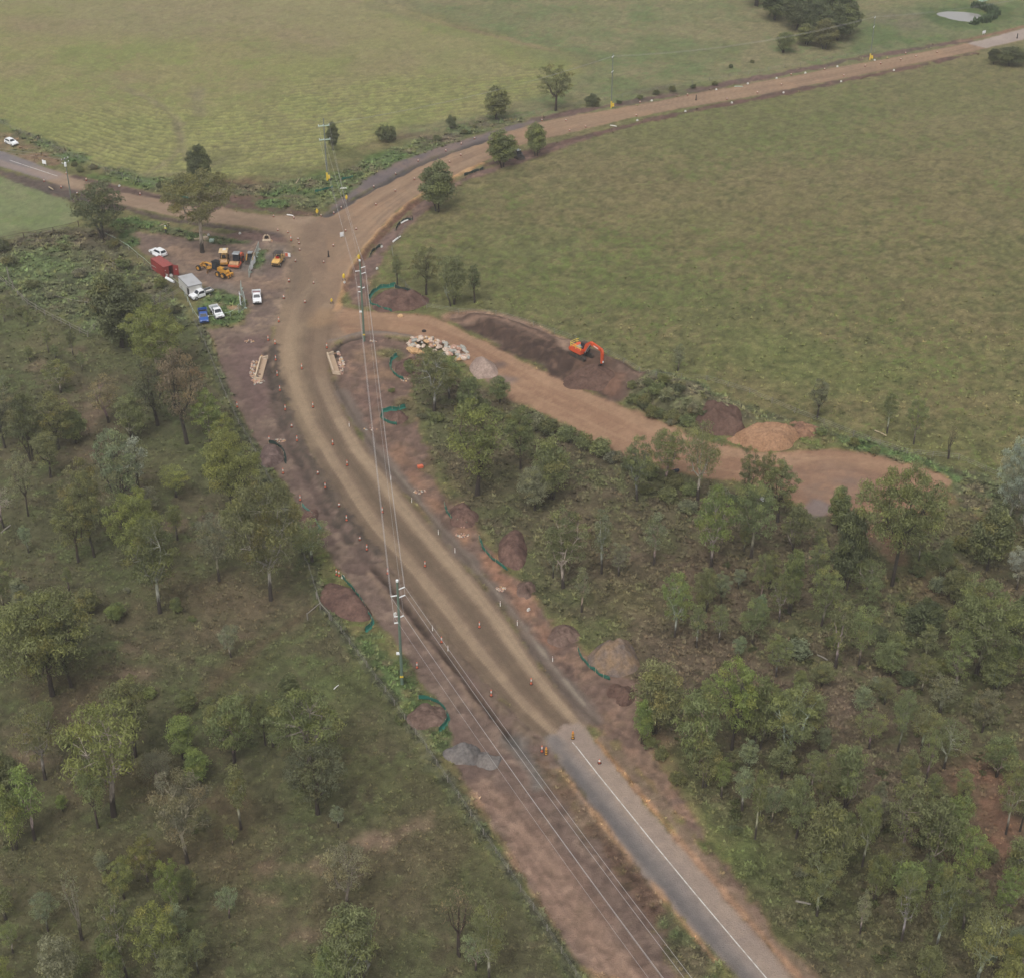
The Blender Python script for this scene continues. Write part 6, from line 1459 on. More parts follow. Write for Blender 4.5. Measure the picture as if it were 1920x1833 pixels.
silt([(760,764),(742,769),(716,772),(714,786),(726,794),(744,798)], 'green silt fence looped round the small mound by the bend')
silt([(504,832),(516,834),(528,842),(533,856),(534,870)], 'dark silt fence bent round the low purple-grey mound', 'dgreen')
silt([(566,950),(580,962),(588,970),(594,984),(600,990),(594,998)], 'slumped pale green silt fence under the edge of the white-limbed gum', 'palegreen')
silt([(641,1084),(656,1100),(672,1120),(684,1140),(698,1166),(694,1176),(684,1184)], 'long green silt fence along the road side of the long dark mound')
silt([(784,1311),(800,1312),(820,1318),(834,1332),(840,1348),(834,1360),(822,1370)], 'bright green silt fence arching round the verge mound')
silt([(833,948),(836,962),(846,974),(860,982),(876,985)], 'short curved green silt fence halfway down the road, farther one of two')
silt([(898,1010),(904,1030),(920,1048),(936,1060),(950,1070)], 'long curved green silt fence in front of the red-brown mound')
silt([(1083,1220),(1090,1237),(1106,1254),(1124,1268),(1143,1276)], 'bright green silt fence at the foot of the large grey mound')
silt([(590,362),(606,358),(625,352)], 'green silt fence lying in the verge below the wooden-armed pole', 'green', .6)
silt([(640,339),(652,336),(662,334)], 'short green silt fence farther up the same verge', 'green', .6)
silt([(870,331),(884,326),(900,321),(908,319)], 'dark silt fence along the paddock edge of the branch road', 'dgreen')
silt([(742,434),(748,422),(764,414),(774,414)], 'dark silt fence by the upper white pipe', 'dgreen')
silt([(694,484),(698,474),(708,466),(716,464)], 'dark silt fence at the lower end of the junction trench', 'dgreen')
silt([(310,366),(330,370),(356,375)], 'green silt fence behind the big compound gum on the far verge', 'green', .6)

# ------------------------------------------------------------------ rocks
def rock_mesh(seed, mat):
    r = random.Random(seed); b = MB(); b.ball((0, 0, 0), 1, 7, 5); vs = []
    ax = [(rv(r), r.uniform(.45, .8)) for _ in range(7)]
    for v in b.v:
        v = Vector(v)
        for n, d in ax:
            k = v.dot(n) - d
            if k > 0: v = v - n * k
        vs.append(tuple(v * r.uniform(.94, 1.06)))
    b.v = vs
    return b.mesh('rock', mat)
m_rock = [soil_mat('pale_rock', [(206,188,172), (186,166,150)], .5), soil_mat('tan_rock', [(180,144,104), (200,164,124)], .5), soil_mat('bluish_rock', [(150,152,146), (176,172,162)], .5), soil_mat('pink_rock', [(186,150,132), (170,136,120)], .5)]
m_rock.append(soil_mat('brown_stone', [(120,98,84), (104,88,80)], .5))
RM = [rock_mesh(i, m_rock[(0, 0, 2, 3, 0, 1)[i % 6]]) for i in range(12)]
def rock_pile():
    x0, y0, z0 = P3(812, 655); root = empty('rock_pile', (x0, y0, z0), 0, 'pile of big pale broken rocks beside the access track', 'rock pile')
    r = random.Random(3); k = 0
    spots = []
    for (cx, cy, rx, ry, n, hh) in ((792, 645, 27, 11, 42, 1.5), (822, 650, 20, 10, 26, 1.2), (852, 661, 22, 9, 30, 1.0), (868, 672, 12, 6, 12, .6)):
        for _ in range(n):
            w = r.uniform(0, 6.28); q = r.random() ** .6
            spots.append((cx + rx * q * math.cos(w), cy + ry * q * math.sin(w), hh * (1 - q) * .9))
    for px, py, h in spots:
        x, y, z = P3(px, py); s = r.uniform(.35, .75)
        o = link_obj('rock', RM[(k * 5) % 12 if px < 842 else (2, 8, 0, 3)[k % 4]], root); k += 1
        o.location = (x - x0, y - y0, z - z0 + h + s * .25); o.scale = (s * r.uniform(1, 1.8), s, s * r.uniform(.55, .8)); o.rotation_euler = (r.uniform(-.5, .5), r.uniform(-.5, .5), r.uniform(0, 6.28))
    for px, py, s in ((779, 661, 1.15), (788, 664, .8), (771, 657, .8), (860, 676, .7)):
        x, y, z = P3(px, py); o = link_obj('rock', RM[5], root); o.location = (x - x0, y - y0, z - z0 + .3); o.scale = (s * 1.8, s, s * .7); o.rotation_euler = (0, .1, -.25)
rock_pile()
def rubble(name, spots, label, s0=.2, mat_ids=(0, 3, 1)):
    """small stones too small to pick apart, joined"""
    r = random.Random(len(label)); b = MB()
    for px, py in spots:
        x, y, z = P3(px, py); s = s0 * r.uniform(.6, 1.4)
        m = Matrix.Translation((x, y, z + s * .3)) @ Matrix.Rotation(r.uniform(0, 6.28), 4, 'Z') @ Matrix.Diagonal((s * 1.4, s, s * .8, 1))
        q = MB(); q.ball((0, 0, 0), 1, 5, 4); b.add([m @ (Vector(v) * r.uniform(.8, 1.15)) for v in q.v], q.f)
    return stones(b, len(spots), name, None)
def stones(b, n, name, parent):
    me = b.mesh(name, m_rock[0])
    for m in m_rock[1:]: me.materials.append(m)
    r = random.Random(n); k = len(me.polygons) // max(1, n)
    me.polygons.foreach_set('material_index', [x for _ in range(n) for x in [r.choice((0, 1, 2, 3, 3, 4))] * k][:len(me.polygons)] + [0] * (len(me.polygons) - k * n))
    return link_obj(name, me, parent)
def scatter(cx, cy, rx, ry, n, seed):
    r = random.Random(seed); return [(cx + rx * math.sqrt(r.random()) * math.cos(w), cy + ry * math.sqrt(r.random()) * math.sin(w)) for w in (r.uniform(0, 6.28) for _ in range(n))]
for i, (cx, cy, rx, ry, n, lab, mi) in enumerate([(468,641,9,3,26,'small line of stones on the bare ground beside the fence',1),(525,827,11,3,34,'stone check of pale rocks near the low purple-grey mound',0),(787,922,11,4,40,'grey stone check beside the road before the first curved fence',2),(866,1003,13,4,44,'tan stone check between the two curved green fences',1),(940,1104,10,5,40,'grey stone check on the orange road edge',2),(869,986,9,3,24,'pale stones at the foot of the short curved fence',0),(758,713,8,4,22,'broken pale stones at the end of the hooked fence',0),(700,640,7,2,12,'few pale stones inside the road bend',3),(695,805,14,3,12,'grey brushwood and stones inside the bend',2),(600,1003,5,2,8,'stones at the end of the slumped fence',3),(505,452,8,4,14,'stones round the little pipe headwall',1)]):
    o = rubble('stone_check', scatter(cx, cy, rx, ry, int(n * .8), i + 60), lab, .15, (mi,)); o['label'] = lab; o['kind'] = 'stuff'

def culvert(px, py, a, b, side, label, rocks, seed):
    """concrete apron and headwall along a-b, broken stone on one side"""
    x0, y0, z0 = P3(px, py); hd = heading(a, b); L = math.dist(G0(*a), G0(*b))
    root = empty('culvert_headwall', (x0, y0, z0 + .02), hd, label, 'culvert headwall')
    MB().box((0, -side * .1, .12), (L, 1.15, .24)).build('apron', M['concdark'], root)
    MB().box((0, -side * .8, .45), (L, .28, .95)).build('headwall', M['conc'], root)
    for s in (-1, 1): MB().box((s * (L / 2 + .35), -side * .12, .33), (.22, 1.5, .66), rz=s * side * -.5).build('wing_wall', M['conc'], root)
    r = random.Random(seed)
    b_ = MB()
    for cx, cy in rocks:
        x, y, z = P3(cx, cy); d = Matrix.Rotation(-hd, 3, 'Z') @ Vector((x - x0, y - y0, 0)); s = r.uniform(.12, .28)
        m = Matrix.Translation((d.x, d.y, z - z0 + s * .3)) @ Matrix.Rotation(r.uniform(0, 6.28), 4, 'Z') @ Matrix.Diagonal((s * 1.3, s, s * .75, 1))
        q = MB(); q.ball((0, 0, 0), 1, 6, 4); b_.add([m @ (Vector(v) * r.uniform(.82, 1.12)) for v in q.v], q.f)
    o = stones(b_, len(rocks), 'stone_pitching', root); o['kind'] = 'stuff'
culvert(492, 694, (487, 712), (497, 675), -1, 'concrete culvert headwall with pink stone pitching on the wood side of the road', scatter(478, 698, 9, 24, 190, 5) + scatter(488, 716, 8, 4, 30, 6) + scatter(493, 672, 7, 5, 30, 8), 5)
culvert(627, 684, (631, 701), (620, 668), -1, 'concrete culvert headwall with grey stone pitching on the inner side of the bend', scatter(640, 686, 6, 17, 110, 7) + scatter(634, 664, 6, 4, 26, 9), 7)
def pipe_end():
    x, y, z = P3(500, 449); root = empty('pipe_headwall', (x, y, z), 0.1, 'cream arched pipe headwall set in the drain near the junction', 'pipe headwall')
    b = MB(); pts = [(-.75, 0, .05), (-.6, 0, .75), (-.3, 0, 1.05), (.3, 0, 1.05), (.6, 0, .75), (.75, 0, .05)]; b.tube(pts, .17, 8); b.build('arch', M['conc'], root)
    MB().cyl((0, .5, .45), .42, 1.0, 'Y', 16).build('pipe', M['inside'], root)
    MB().box((0, -.6, .05), (1.9, 1.0, .12)).build('apron', M['conc'], root)
pipe_end()

# ------------------------------------------------------------------ fences
def fence(pts, label, cat='fence', step=4.0, h=1.15, wires=3, rails=0, post=.07, mat='dwood', name='wire_fence', wr=.012, lean=.04, rail_mat=None, railr=.045):
    P = [P3(*p) for p in pts]; o = P[0]; root = empty(name, o, 0, label, cat, None)
    me = MB().tube([(0, 0, -.3), (0, 0, h)], [post, post * .85], 6).mesh('post', M[mat])
    r = random.Random(len(pts) * 7 + int(pts[0][0])); tops = []
    for i in range(len(P) - 1):
        d = math.dist(P[i][:2], P[i + 1][:2]); n = max(1, round(d / step))
        for k in range(n + (i == len(P) - 2)):
            x = P[i][0] + (P[i + 1][0] - P[i][0]) * k / n; y = P[i][1] + (P[i + 1][1] - P[i][1]) * k / n; z = gz(x, y)
            tops.append((x - o[0], y - o[1], z - o[2]))
    for t in tops[:300]:
        p = link_obj('post', me, root); p.location = t; p.rotation_euler = (r.uniform(-lean, lean), r.uniform(-lean, lean), r.uniform(0, 3)); s = r.uniform(.9, 1.12); p.scale = (1, 1, s)
    for w in range(wires):
        hh = h * (.35 + .6 * w / max(1, wires - 1))
        b = MB(); b.tube([(t[0], t[1], t[2] + hh) for t in tops], wr, 3, False); b.build('wire', M['thinwire'], root)
    for w in range(rails):
        hh = h * (.45 + .48 * w / max(1, rails - 1)) if rails > 1 else h * .95
        for i in range(len(tops) - 1):
            a, b_ = Vector(tops[i]) + Vector((0, 0, hh + r.uniform(-.05, .05))), Vector(tops[i + 1]) + Vector((0, 0, hh + r.uniform(-.08, .08)))
            MB().tube([a, a.lerp(b_, .5) + Vector((0, 0, -.03)), b_], railr, 5).build('rail', M[rail_mat or mat], root)
    return root
fence([(364,604),(386,650),(402,690),(424,745),(448,795),(470,832),(500,890),(530,950),(556,1010),(580,1068),(602,1140)], 'post and wire fence between the bare strip and the wood, compound end', mat='wood', step=3.5, wr=.009)
fence([(602,1140),(640,1185),(688,1250),(740,1322),(800,1405),(860,1495),(930,1600),(1000,1705),(1080,1830),(1120,1895)], 'post and wire fence running down to the bottom of the lower paddock', mat='wood', step=3.5, wr=.009)
fence([(760,428),(735,470),(742,520),(800,578),(860,588),(930,594),(1000,612),(1080,640),(1140,666),(1230,706),(1325,714),(1405,738),(1490,775),(1600,818),(1700,852),(1797,862),(1900,905)], 'thin post and wire fence along the big paddock above the access track', mat='wood', step=6.0, h=1.2, post=.06)
fence([(0,455),(45,446),(100,436),(148,425)], 'dark post and rail fence below the small mown field', step=5, wires=1, rails=1, post=.13, h=1.3, name='rail_fence')
fence([(0,527),(25,545),(52,572),(85,592),(115,607),(150,625),(165,632),(190,606)], 'old grey split-rail yard fence sweeping round the weedy corner', step=3.2, wires=0, rails=2, post=.11, h=1.3, mat='wood', name='rail_fence')
fence([(330,537),(312,552),(290,567),(262,580),(245,592)], 'grey timber race fence running from the shed into the weeds, upper side', step=3, wires=0, rails=3, post=.11, h=1.5, mat='wood', name='rail_fence')
fence([(345,546),(325,560),(300,572),(278,584)], 'grey timber race fence running from the shed into the weeds, lower side', step=3, wires=0, rails=3, post=.11, h=1.5, mat='wood', name='rail_fence')
fence([(212,502),(222,496),(233,494)], 'short broken timber rail in the middle of the weedy yard', step=3, wires=0, rails=2, post=.1, h=1.2, mat='wood', name='rail_fence')
fence([(15,512),(18,530),(25,538)], 'leaning grey gate posts and rails by the frame edge', step=2, wires=0, rails=2, post=.12, h=1.4, mat='wood', name='rail_fence')
fence([(100,560),(130,568),(160,572),(190,585)], 'fallen timber rails across the lower yard', step=4, wires=0, rails=1, post=.1, h=.9, mat='wood', name='rail_fence', lean=.2)
fence([(198,446),(222,458),(242,470),(258,484),(284,506),(308,520),(330,535),(342,545)], 'wire fence with pale top rail behind the red container', step=3.5, wires=2, rails=1, post=.08, h=1.3, mat='wood', rail_mat='foot', railr=.03)
fence([(342,545),(352,566),(362,588),(373,604),(392,602),(412,599),(432,594),(447,586)], 'pale green-grey rail fence round the lower corner of the compound', step=3.2, wires=2, rails=1, post=.06, h=1.2, mat='galv', rail_mat='foot', railr=.035, name='pipe_fence')
fence([(820,268),(900,240),(1000,215),(1100,196),(1200,176),(1330,152),(1440,134),(1560,112),(1640,98)], 'faint wire fence along the upper verge of the branch road', step=6, h=1.1, post=.06, mat='wood')
fence([(0,232),(60,258),(120,288),(200,322),(260,342),(330,358),(400,368)], 'faint wire fence between the side road verge and the crop field', step=6, h=1.1, post=.07, mat='wood')

def temp_fence(pts, label, sheet=None):
    P = [P3(*p) for p in pts]; o = P[0]; root = empty('temporary_fence', o, 0, label, 'temporary fence', 'temporary mesh fences of the compound')
    for i in range(len(P) - 1):
        a, c = Vector(P[i]) - Vector(o), Vector(P[i + 1]) - Vector(o); d = c - a; n = max(1, round(d.length / 2.6))
        for k in range(n):
            p, q = a + d * (k + .02) / n, a + d * (k + .98) / n; up = Vector((0, 0, 1)); b = MB()
            b.tube([p + up * .12, p + up * 1.9, q + up * 1.9, q + up * .12, p + up * .12], .045, 5)
            for m in range(1, 7): t = p.lerp(q, m / 7); b.tube([t + up * .12, t + up * 1.9], .014, 3)
            for m in range(1, 6): z = up * (.12 + 1.78 * m / 6); b.tube([p + z, q + z], .014, 3)
            f = b.build('mesh_panel', M['galv'], root)
            nd = Vector((-d.y, d.x, 0)).normalized()
            MB().box(tuple(p + up * .07), (.62, .22, .14), rz=math.atan2(nd.y, nd.x)).build('foot_block', M['foot'], root)
    if sheet:
        a, c = [Vector(P3(*p)) - Vector(o) for p in sheet]; b = MB(); n = 12; vs = []; fs = []
        nd = Vector((-(c - a).y, (c - a).x, 0)).normalized()
        for i in range(n + 1):
            t = a.lerp(c, i / n)
            for j in range(5):
                off = nd * (.08 + .12 * math.sin(i * 1.1 + j * .8))
                vs.append(tuple(t + off + Vector((0, 0, .35 + .37 * j + .1 * math.sin(i * .7) * (j == 0)))))
        for i in range(n):
            for j in range(4): q = i * 5 + j; fs.append((q, q + 5, q + 6, q + 1))
        k = len(vs); vs += [tuple(Vector(v) + nd * .03) for v in vs]; fs += [tuple(x + k for x in reversed(f)) for f in fs]
        b.add(vs, fs).build('white_sheet', M['cloth'], root)
temp_fence([(486,468),(481,482),(473,500),(467,522)], 'temporary mesh fence with a big white sheet tied to it', ((478,494),(468,514)))
temp_fence([(453,541),(452,553),(458,563),(461,578),(447,588)], 'temporary mesh fence beside the white ute leaving the compound', ((449,560),(451,577)))
def brace():
    pts = [(594,1122), (601,1142), (618,1160), (577,1162)]; P = [P3(*p) for p in pts]; o = P[1]; root = empty('fence_brace', o, 0, 'weathered timber strainer assembly where two paddock fences meet', 'fence brace')
    for p in P:
        b = MB().tube([(0, 0, -.3), (0, 0, 1.35)], .11, 7).build('post', M['wood'], root); b.location = (p[0] - o[0], p[1] - o[1], p[2] - o[2])
    for i in (0, 2, 3):
        a = Vector(P[i]) - Vector(o) + Vector((0, 0, 1.25)); MB().tube([a, (0, 0, 1.25)], .08, 6).build('rail', M['wood'], root)
brace()

# ------------------------------------------------------------------ power line
WIRES = []
def pole_conc(bx, by, levels, label, mat='pole', tip=None, guard=None, base_r=.24):
    x, y, z = P3(bx, by); H = hgt(bx, by, tip, z); root = empty('power_pole', (x, y, z), 0, label, 'power pole', 'power poles')
    MB().tube([(0, 0, -.3), (0, 0, H * .5), (0, 0, H)], [base_r, base_r * .82, base_r * .62], 12).build('shaft', M[mat], root)
    return root, H, (x, y, z)
LDIR = Vector((.45, -.89, 0)).normalized(); PERP = Vector((LDIR.y, -LDIR.x, 0)) * -1     # PERP points across the line, to the road side
def post_line(bx, by, tip, ups, downs, label, first=False):
    root, H, (x, y, z) = pole_conc(bx, by, None, label, tip=tip)
    MB().cyl((0, 0, H + .15), .2, .3, 'Z', 10).build('pole_cap', M['insul'], root)
    out = []
    for s, row in ups + downs:
        h = hgt(bx, by, row, z); L = 1.1 if (s, row) in ups else .75
        d = PERP * s
        b = MB(); b.tube([d * .12 + Vector((0, 0, h)), d * L + Vector((0, 0, h + .12))], [.06, .06], 8)
        for k in range(6): p = d * (.2 + (L - .3) * k / 5) + Vector((0, 0, h + .12 * k / 6)); b.tube([p, p + d * .05], .11, 8)
        b.build('insulator', M['insul'], root)
        out.append(Vector((x, y, z + h + .16)) + d * L)
    h = hgt(bx, by, by - 56 * (H / 18), z)
    MB().box((-.35, 0, h), (.55, .3, .3)).build('number_plate', M['insul'], root)
    MB().box((0, -.24, 1.6), (.5, .06, .28)).build('warning_plate', M['wrap'], root)
    return out, (x, y, z)
A, pa = post_line(754, 1282, 1090, [(-1, 1115), (1, 1105), (1, 1120)], [(-1, 1154), (1, 1157), (-1, 1166)], 'tall green-grey power pole standing on the green verge beside the trench')
B, pb = post_line(683, 640, 490, [(-1, 508), (1, 503), (1, 514)], [(-1, 538), (1, 541), (-1, 547)], 'tall green-grey power pole at the mouth of the access track')
def arm_pole(bx, by, tip, arms, label, mat, guard, hd, al=2.4, rad=.2):
    root, H, (x, y, z) = pole_conc(bx, by, None, label, mat, tip, base_r=rad)
    ends = []; d = Vector((math.cos(hd), math.sin(hd), 0))
    for row in arms:
        h = hgt(bx, by, row, z)
        for off in ((.14, -.14) if al > 2 else (.14,)):
            n = Vector((-d.y, d.x, 0)) * off
            MB().box(tuple(n + Vector((0, 0, h))), (al, .12, .18), rz=hd).build('crossarm', M['foot'] if al > 2.1 else M['wood'], root)
        for s in (-1, -.1, 1):
            p = d * s * al * .47 + Vector((0, 0, h + .07)); MB().tube([p, p + Vector((0, 0, .3))], [.06, .1], 7).build('insulator', M['insul'], root)
            ends.append(Vector((x, y, z)) + p + Vector((0, 0, .3)))
    if guard:
        b = MB(); b.tube([(0, 0, .1), (0, 0, guard)], rad * 1.35, 8); b.box((.5, -.2, guard * .5), (.5, .4, .9)); b.build('yellow_guard', M['wrap'], root)
    return ends, (x, y, z), H
Cc_, pc, Hc = arm_pole(614, 339, 222, (236, 262), 'tall wooden power pole with two crossarm levels and yellow guard at its foot', 'polegrey', 2.2, .25, 2.8)
D, pd, Hd = arm_pole(1146, 203, 100, (108, 136), 'slim power pole with yellow guard on the upper verge of the branch road', 'polegrey', 2.0, 1.2, 1.3, .15)
E_, pe, He = arm_pole(1631, 113, 31, (34, 52), 'slim power pole with yellow guard near the far end of the road', 'polegrey', 2.0, 1.2, 1.5, .15)
Fp, pf, Hf = arm_pole(134, 376, 296, (299, 306), 'grey timber power pole at the lower edge of the side road', 'polegrey', None, .9, 2.0, .17)
o = MB().cyl((0, -.35, Hf - 1.6), .3, .9, 'Z', 10); t = [ob for ob in bpy.data.objects if ob.name.startswith('power_pole')][-1]; o.build('transformer', M['cloth'], t)
def cable(a, b, sag, rad, label, grp='overhead conductors', mat='wire', k0=0.0, k1=1.0):
    pts = []
    n = 28
    for i in range(n + 1):
        t = k0 + (k1 - k0) * i / n; p = a.lerp(b, t); p.z -= sag * 4 * t * (1 - t); pts.append(p)
    o = pts[0].copy(); c = MB().tube([p - o for p in pts], rad, 5).build('power_cable', M[mat]); c.location = o
    tag(c, label, 'power cable', grp)
OFF = LDIR * 112
A0 = [p + OFF for p in A]
names = ['outer upper', 'top roadside', 'inner upper', 'outer lower', 'inner lower', 'lowest outer']
for i in range(6):
    if i < 5: cable(A[i], A0[i], 1.8, .025 if i < 3 else .017, f'{names[i]} power cable coming down past the sealed road to the verge pole')
    cable(A[i], B[i], 1.5, .024 if i < 3 else .016, f'{names[i]} power cable from the verge pole to the track-mouth pole')
for i, j in ((0, 3), (1, 4), (2, 5), (3, 0), (4, 2)):
    cable(B[i], Cc_[j], 1.2, .022 if i < 3 else .015, f'{names[i]} power cable from the track-mouth pole to the wooden-armed pole')
for i in range(3):
    nm = ('outer', 'middle', 'inner')[i]
    cable(Cc_[i], D[i], 1.8, .014, f'{nm} thin cable from the wooden-armed pole along the branch road', mat='thinwire')
    cable(D[i], E_[i], 2.2, .015, f'{nm} thin cable crossing in front of the far wood', mat='wire')
    e2 = E_[i] + (E_[i] - D[i]) * .9
    cable(E_[i], e2, 1.6, .014, f'{nm} thin cable running on past the pond', mat='thinwire')
for i in (0, 2):
    cable(Fp[i], Fp[i] + Vector((-70, 30, 0)), 1.2, .018, f'{("outer", "", "inner")[i]} thin cable leaving the side-road pole over the crop field', mat='thinwire')

# ------------------------------------------------------------------ cones, posts, wrapped signs
def proto_set(name, parts):
    root = bpy.data.objects.new(name, None); COL.objects.link(root); root.empty_display_size = .2
    for nm, mb, mat, sm in parts: mb.build(nm, mat, root, sm)
    return root
_used = set()
def put(proto, px, py, label, cat, grp, rz=0.0, s=1.0):
    if proto.name in ('bollard', 'traffic_cone'): s *= .78 if py > 560 else .9
    x, y, z = P3(px, py)
    o = copy_tree(proto) if proto.name in _used else proto
    _used.add(proto.name)
    o.location = (x, y, z + .01); o.rotation_euler = (0, 0, rz); o.scale = (s, s, s)
    return tag(o, label, cat, grp)
bol = proto_set('bollard', [('foot', MB().cyl((0, 0, .06), .36, .12, 'Z', 10, .3), M['base'], False), ('skirt', MB().cyl((0, 0, .25), .26, .28, 'Z', 10, .14), M['cone'], True), ('stem', MB().cyl((0, 0, .85), .11, 1.0, 'Z', 8, .08), M['cone'], True), ('white_band', MB().cyl((0, 0, .92), .125, .5, 'Z', 8, .11), M['conew'], True), ('grip', MB().box((0, 0, 1.4), (.24, .1, .12)), M['cone'], False)])
con = proto_set('traffic_cone', [('foot', MB().box((0, 0, .04), (.62, .62, .08)), M['base'], False), ('body', MB().cyl((0, 0, .48), .27, .85, 'Z', 12, .06), M['cone'], True), ('white_band', MB().cyl((0, 0, .56), .225, .32, 'Z', 12, .135), M['conew'], True)])
ordn = lambda i: ['first','second','third','fourth','fifth','sixth','seventh','eighth','ninth','tenth','eleventh','twelfth','thirteenth','fourteenth','fifteenth','sixteenth','seventeenth','eighteenth','nineteenth','twentieth'][i]
L1 = [(921,1304),(828,1204),(727,1076),(688,1031),(650,976),(610,915),(557,827),(535,769),(525,733),(520,705),(517,676),(516,646),(523,604)]
for i, p in enumerate(L1): put(bol, *p, f'orange and white bollard on the wood-side road edge, {ordn(i)} up from the seal', 'bollard', 'bollards along the wood-side edge of the gravel road', .3)
L2 = [(996,1282),(899,1176),(797,1062),(717,961),(651,873),(624,834),(587,764),(566,692)]
for i, p in enumerate(L2): put(bol, *p, f'orange and white bollard on the middle line of the road, {ordn(i)} up from the seal', 'bollard', 'bollards along the centre of the gravel road', .3)
for p, l in (((782,1252),'orange bollard in the grass close to the tall verge pole'),((636,1080),'orange bollard at the top end of the long dark mound'),((631,1078),'second orange bollard crowded beside the one at the long mound'),((563,938),'small orange bollard behind the slumped fence'),((531,888),'orange bollard at the low purple-grey mound'),((505,828),'orange bollard by the stone check near the low mound'),((445,764),'orange bollard alone by the paddock fence'),((503,639),'tall orange bollard on the grey drain edge near the compound'),((613,653),'orange bollard at the inner culvert'),((1016,1409),'orange bollard at the broken corner of the seal'),((546,452),'orange bollard at the mouth of the drain')):
    put(bol, *p, l, 'bollard', 'loose bollards round the works', .5)
for p, l in (((1124,1430),'traffic cone standing on the dusty lane of the seal'),((547,801),'traffic cone on the wood-side edge at the bend'),((596,889),'traffic cone beside the road before the stone check'),((636,949),'traffic cone below the bend on the wood-side edge'),((675,1012),'traffic cone nearest the trench start'),((572,568),'bright traffic cone out in the gravel below the junction'),((542,529),'traffic cone at the compound side of the junction'),((532,560),'traffic cone farther down the compound side of the junction')):
    put(con, *p, l, 'traffic cone', 'traffic cones on the works', .2)
JC = [(588,532),(607,493),(625,462),(648,434),(668,431),(705,385),(741,359),(777,337),(843,305),(864,292),(559,450),(561,458),(562,470),(554,491),(521,433),(540,437),(513,407),(551,410),(602,406),(626,401),(640,391),(701,352),(742,328),(784,303),(836,284),(865,271),(890,261)]
for i, p in enumerate(JC): put(con, *p, f'small orange cone in the junction area, {ordn(i % 20)} of the scattered line' if i < 20 else f'small orange cone on the upper edge of the bend, {ordn(i - 20)} going up', 'traffic cone', 'small cones round the junction', .1 * i, .75)
EC = [(1016,227),(1061,227),(1068,246),(1098,239),(1193,218),(1200,193),(1289,179),(1363,187),(1420,175),(1465,160),(1483,141),(1546,131),(1582,143),(1622,125),(1651,120),(1689,113),(1698,101),(1717,107),(1757,99)]
for i, p in enumerate(EC): put(con, *p, f'tiny orange cone along the branch road, {ordn(i)} from the bend', 'traffic cone', 'tiny cones along the branch road', .1 * i, .75)
SCN = [(83,341),(115,353),(145,365),(125,327),(162,339),(263,366)]
for i, p in enumerate(SCN): put(con, *p, f'small cone along the side road, {ordn(i)} from the seal end', 'traffic cone', 'cones along the side road', .1 * i, .9)
blk = proto_set('marker_block', [('body', MB().box((0, 0, .2), (.55, .35, .4), top=(.75, .7)), M['block'], False), ('handle', MB().box((0, 0, .44), (.2, .06, .09)), M['block'], False)])
WTB = [(1195,227),(1285,210),(1372,194),(1469,175),(1577,154),(1676,133)]
for i, p in enumerate(WTB): put(blk, *p, f'white plastic weight on the paddock edge of the branch road, {ordn(i)} from the bend', 'marker block', 'white weights along the branch road', .4)
WTB = [(1222,190),(1343,169),(1402,158),(1456,148),(1510,138),(1570,126),(1640,114)]
for i, p in enumerate(WTB): put(blk, *p, f'white plastic weight on the upper edge of the branch road, {ordn(i)} from the bend', 'marker block', 'white weights along the branch road', .4)
for p, l in (((224,350),'white plastic weight on the upper edge of the side road'),((310,373),'white plastic weight on the far verge behind the big gum'),((140,374),'white plastic weight at the foot of the side-road pole'),((450,439),'white plastic weight on the dark soil near the junction drain'),((391,442),'white plastic weight just past the big gum trunk'),((816,368),'white plastic weight under the lone paddock-corner tree'),((716,464),'white bag at the end of the lower dark fence'),((707,505),'white bag near the thin sapling'),((646,531),'white block at the yellow wrapped sign by the trench'),((741,1152),'white marker on the soil left of the verge pole'),((991,1144),'white marker on the orange edge by the trees'),((643,1083),'white bag dropped at the top end of the long mound')):
    put(blk, *p, l, 'marker block', 'loose white weights', .9)

def guide(px, py, label):
    put(gp, px, py, label, 'guide post', 'white guide posts', 0)
gp = proto_set('guide_post', [('blade', MB().box((0, 0, .5), (.12, .04, 1.0)), M['conew'], False), ('reflector', MB().box((0, -.03, .85), (.09, .02, .12)), M['red'], False)])
for i, p in enumerate([(772,942),(822,1002),(853,1036),(938,1136),(840,1220),(811,1182),(970,1172),(1036,1240),(733,900),(655,800)]): guide(*p, f'thin white guide post beside the road shoulder, {ordn(i)} of the row')

def wrapped(px, py, label, mat='wrap', s=1.0, rz=0.3):
    x, y, z = P3(px, py); root = empty('wrapped_sign', (x, y, z), rz, label, 'covered sign', 'road signs wrapped in plastic')
    MB().box((0, 0, .5), (.09, .09, 1.2 * s)).build('post', M['stake'], root)
    for sg in (-1, 1): MB().box((sg * .28, 0, .12), (.06, .7, .24)).build('foot', M['base'], root)
    b = MB(); b.ball((0, 0, 1.35 * s), (.42 * s, .2, .75 * s), 9, 7)
    r = random.Random(px); b.v = [(v[0] * r.uniform(.8, 1.15), v[1] * r.uniform(.8, 1.3), v[2] + r.uniform(-.05, .05)) for v in b.v]
    b.build('wrapping', M[mat], root)
for a in ((650,378,'yellow wrapped sign on the edge of the grey strip above the junction'),(595,404,'yellow wrapped sign on the nose between the side road and the branch'),(673,490,'yellow wrapped sign at the trench just behind the track-mouth pole'),(645,526,'yellow wrapped sign at the lower end of the tan trench'),(622,569,'small yellow wrapped sign at the corner of the access track')): wrapped(*a[:3], s=.55 if a[0] == 622 else .78)
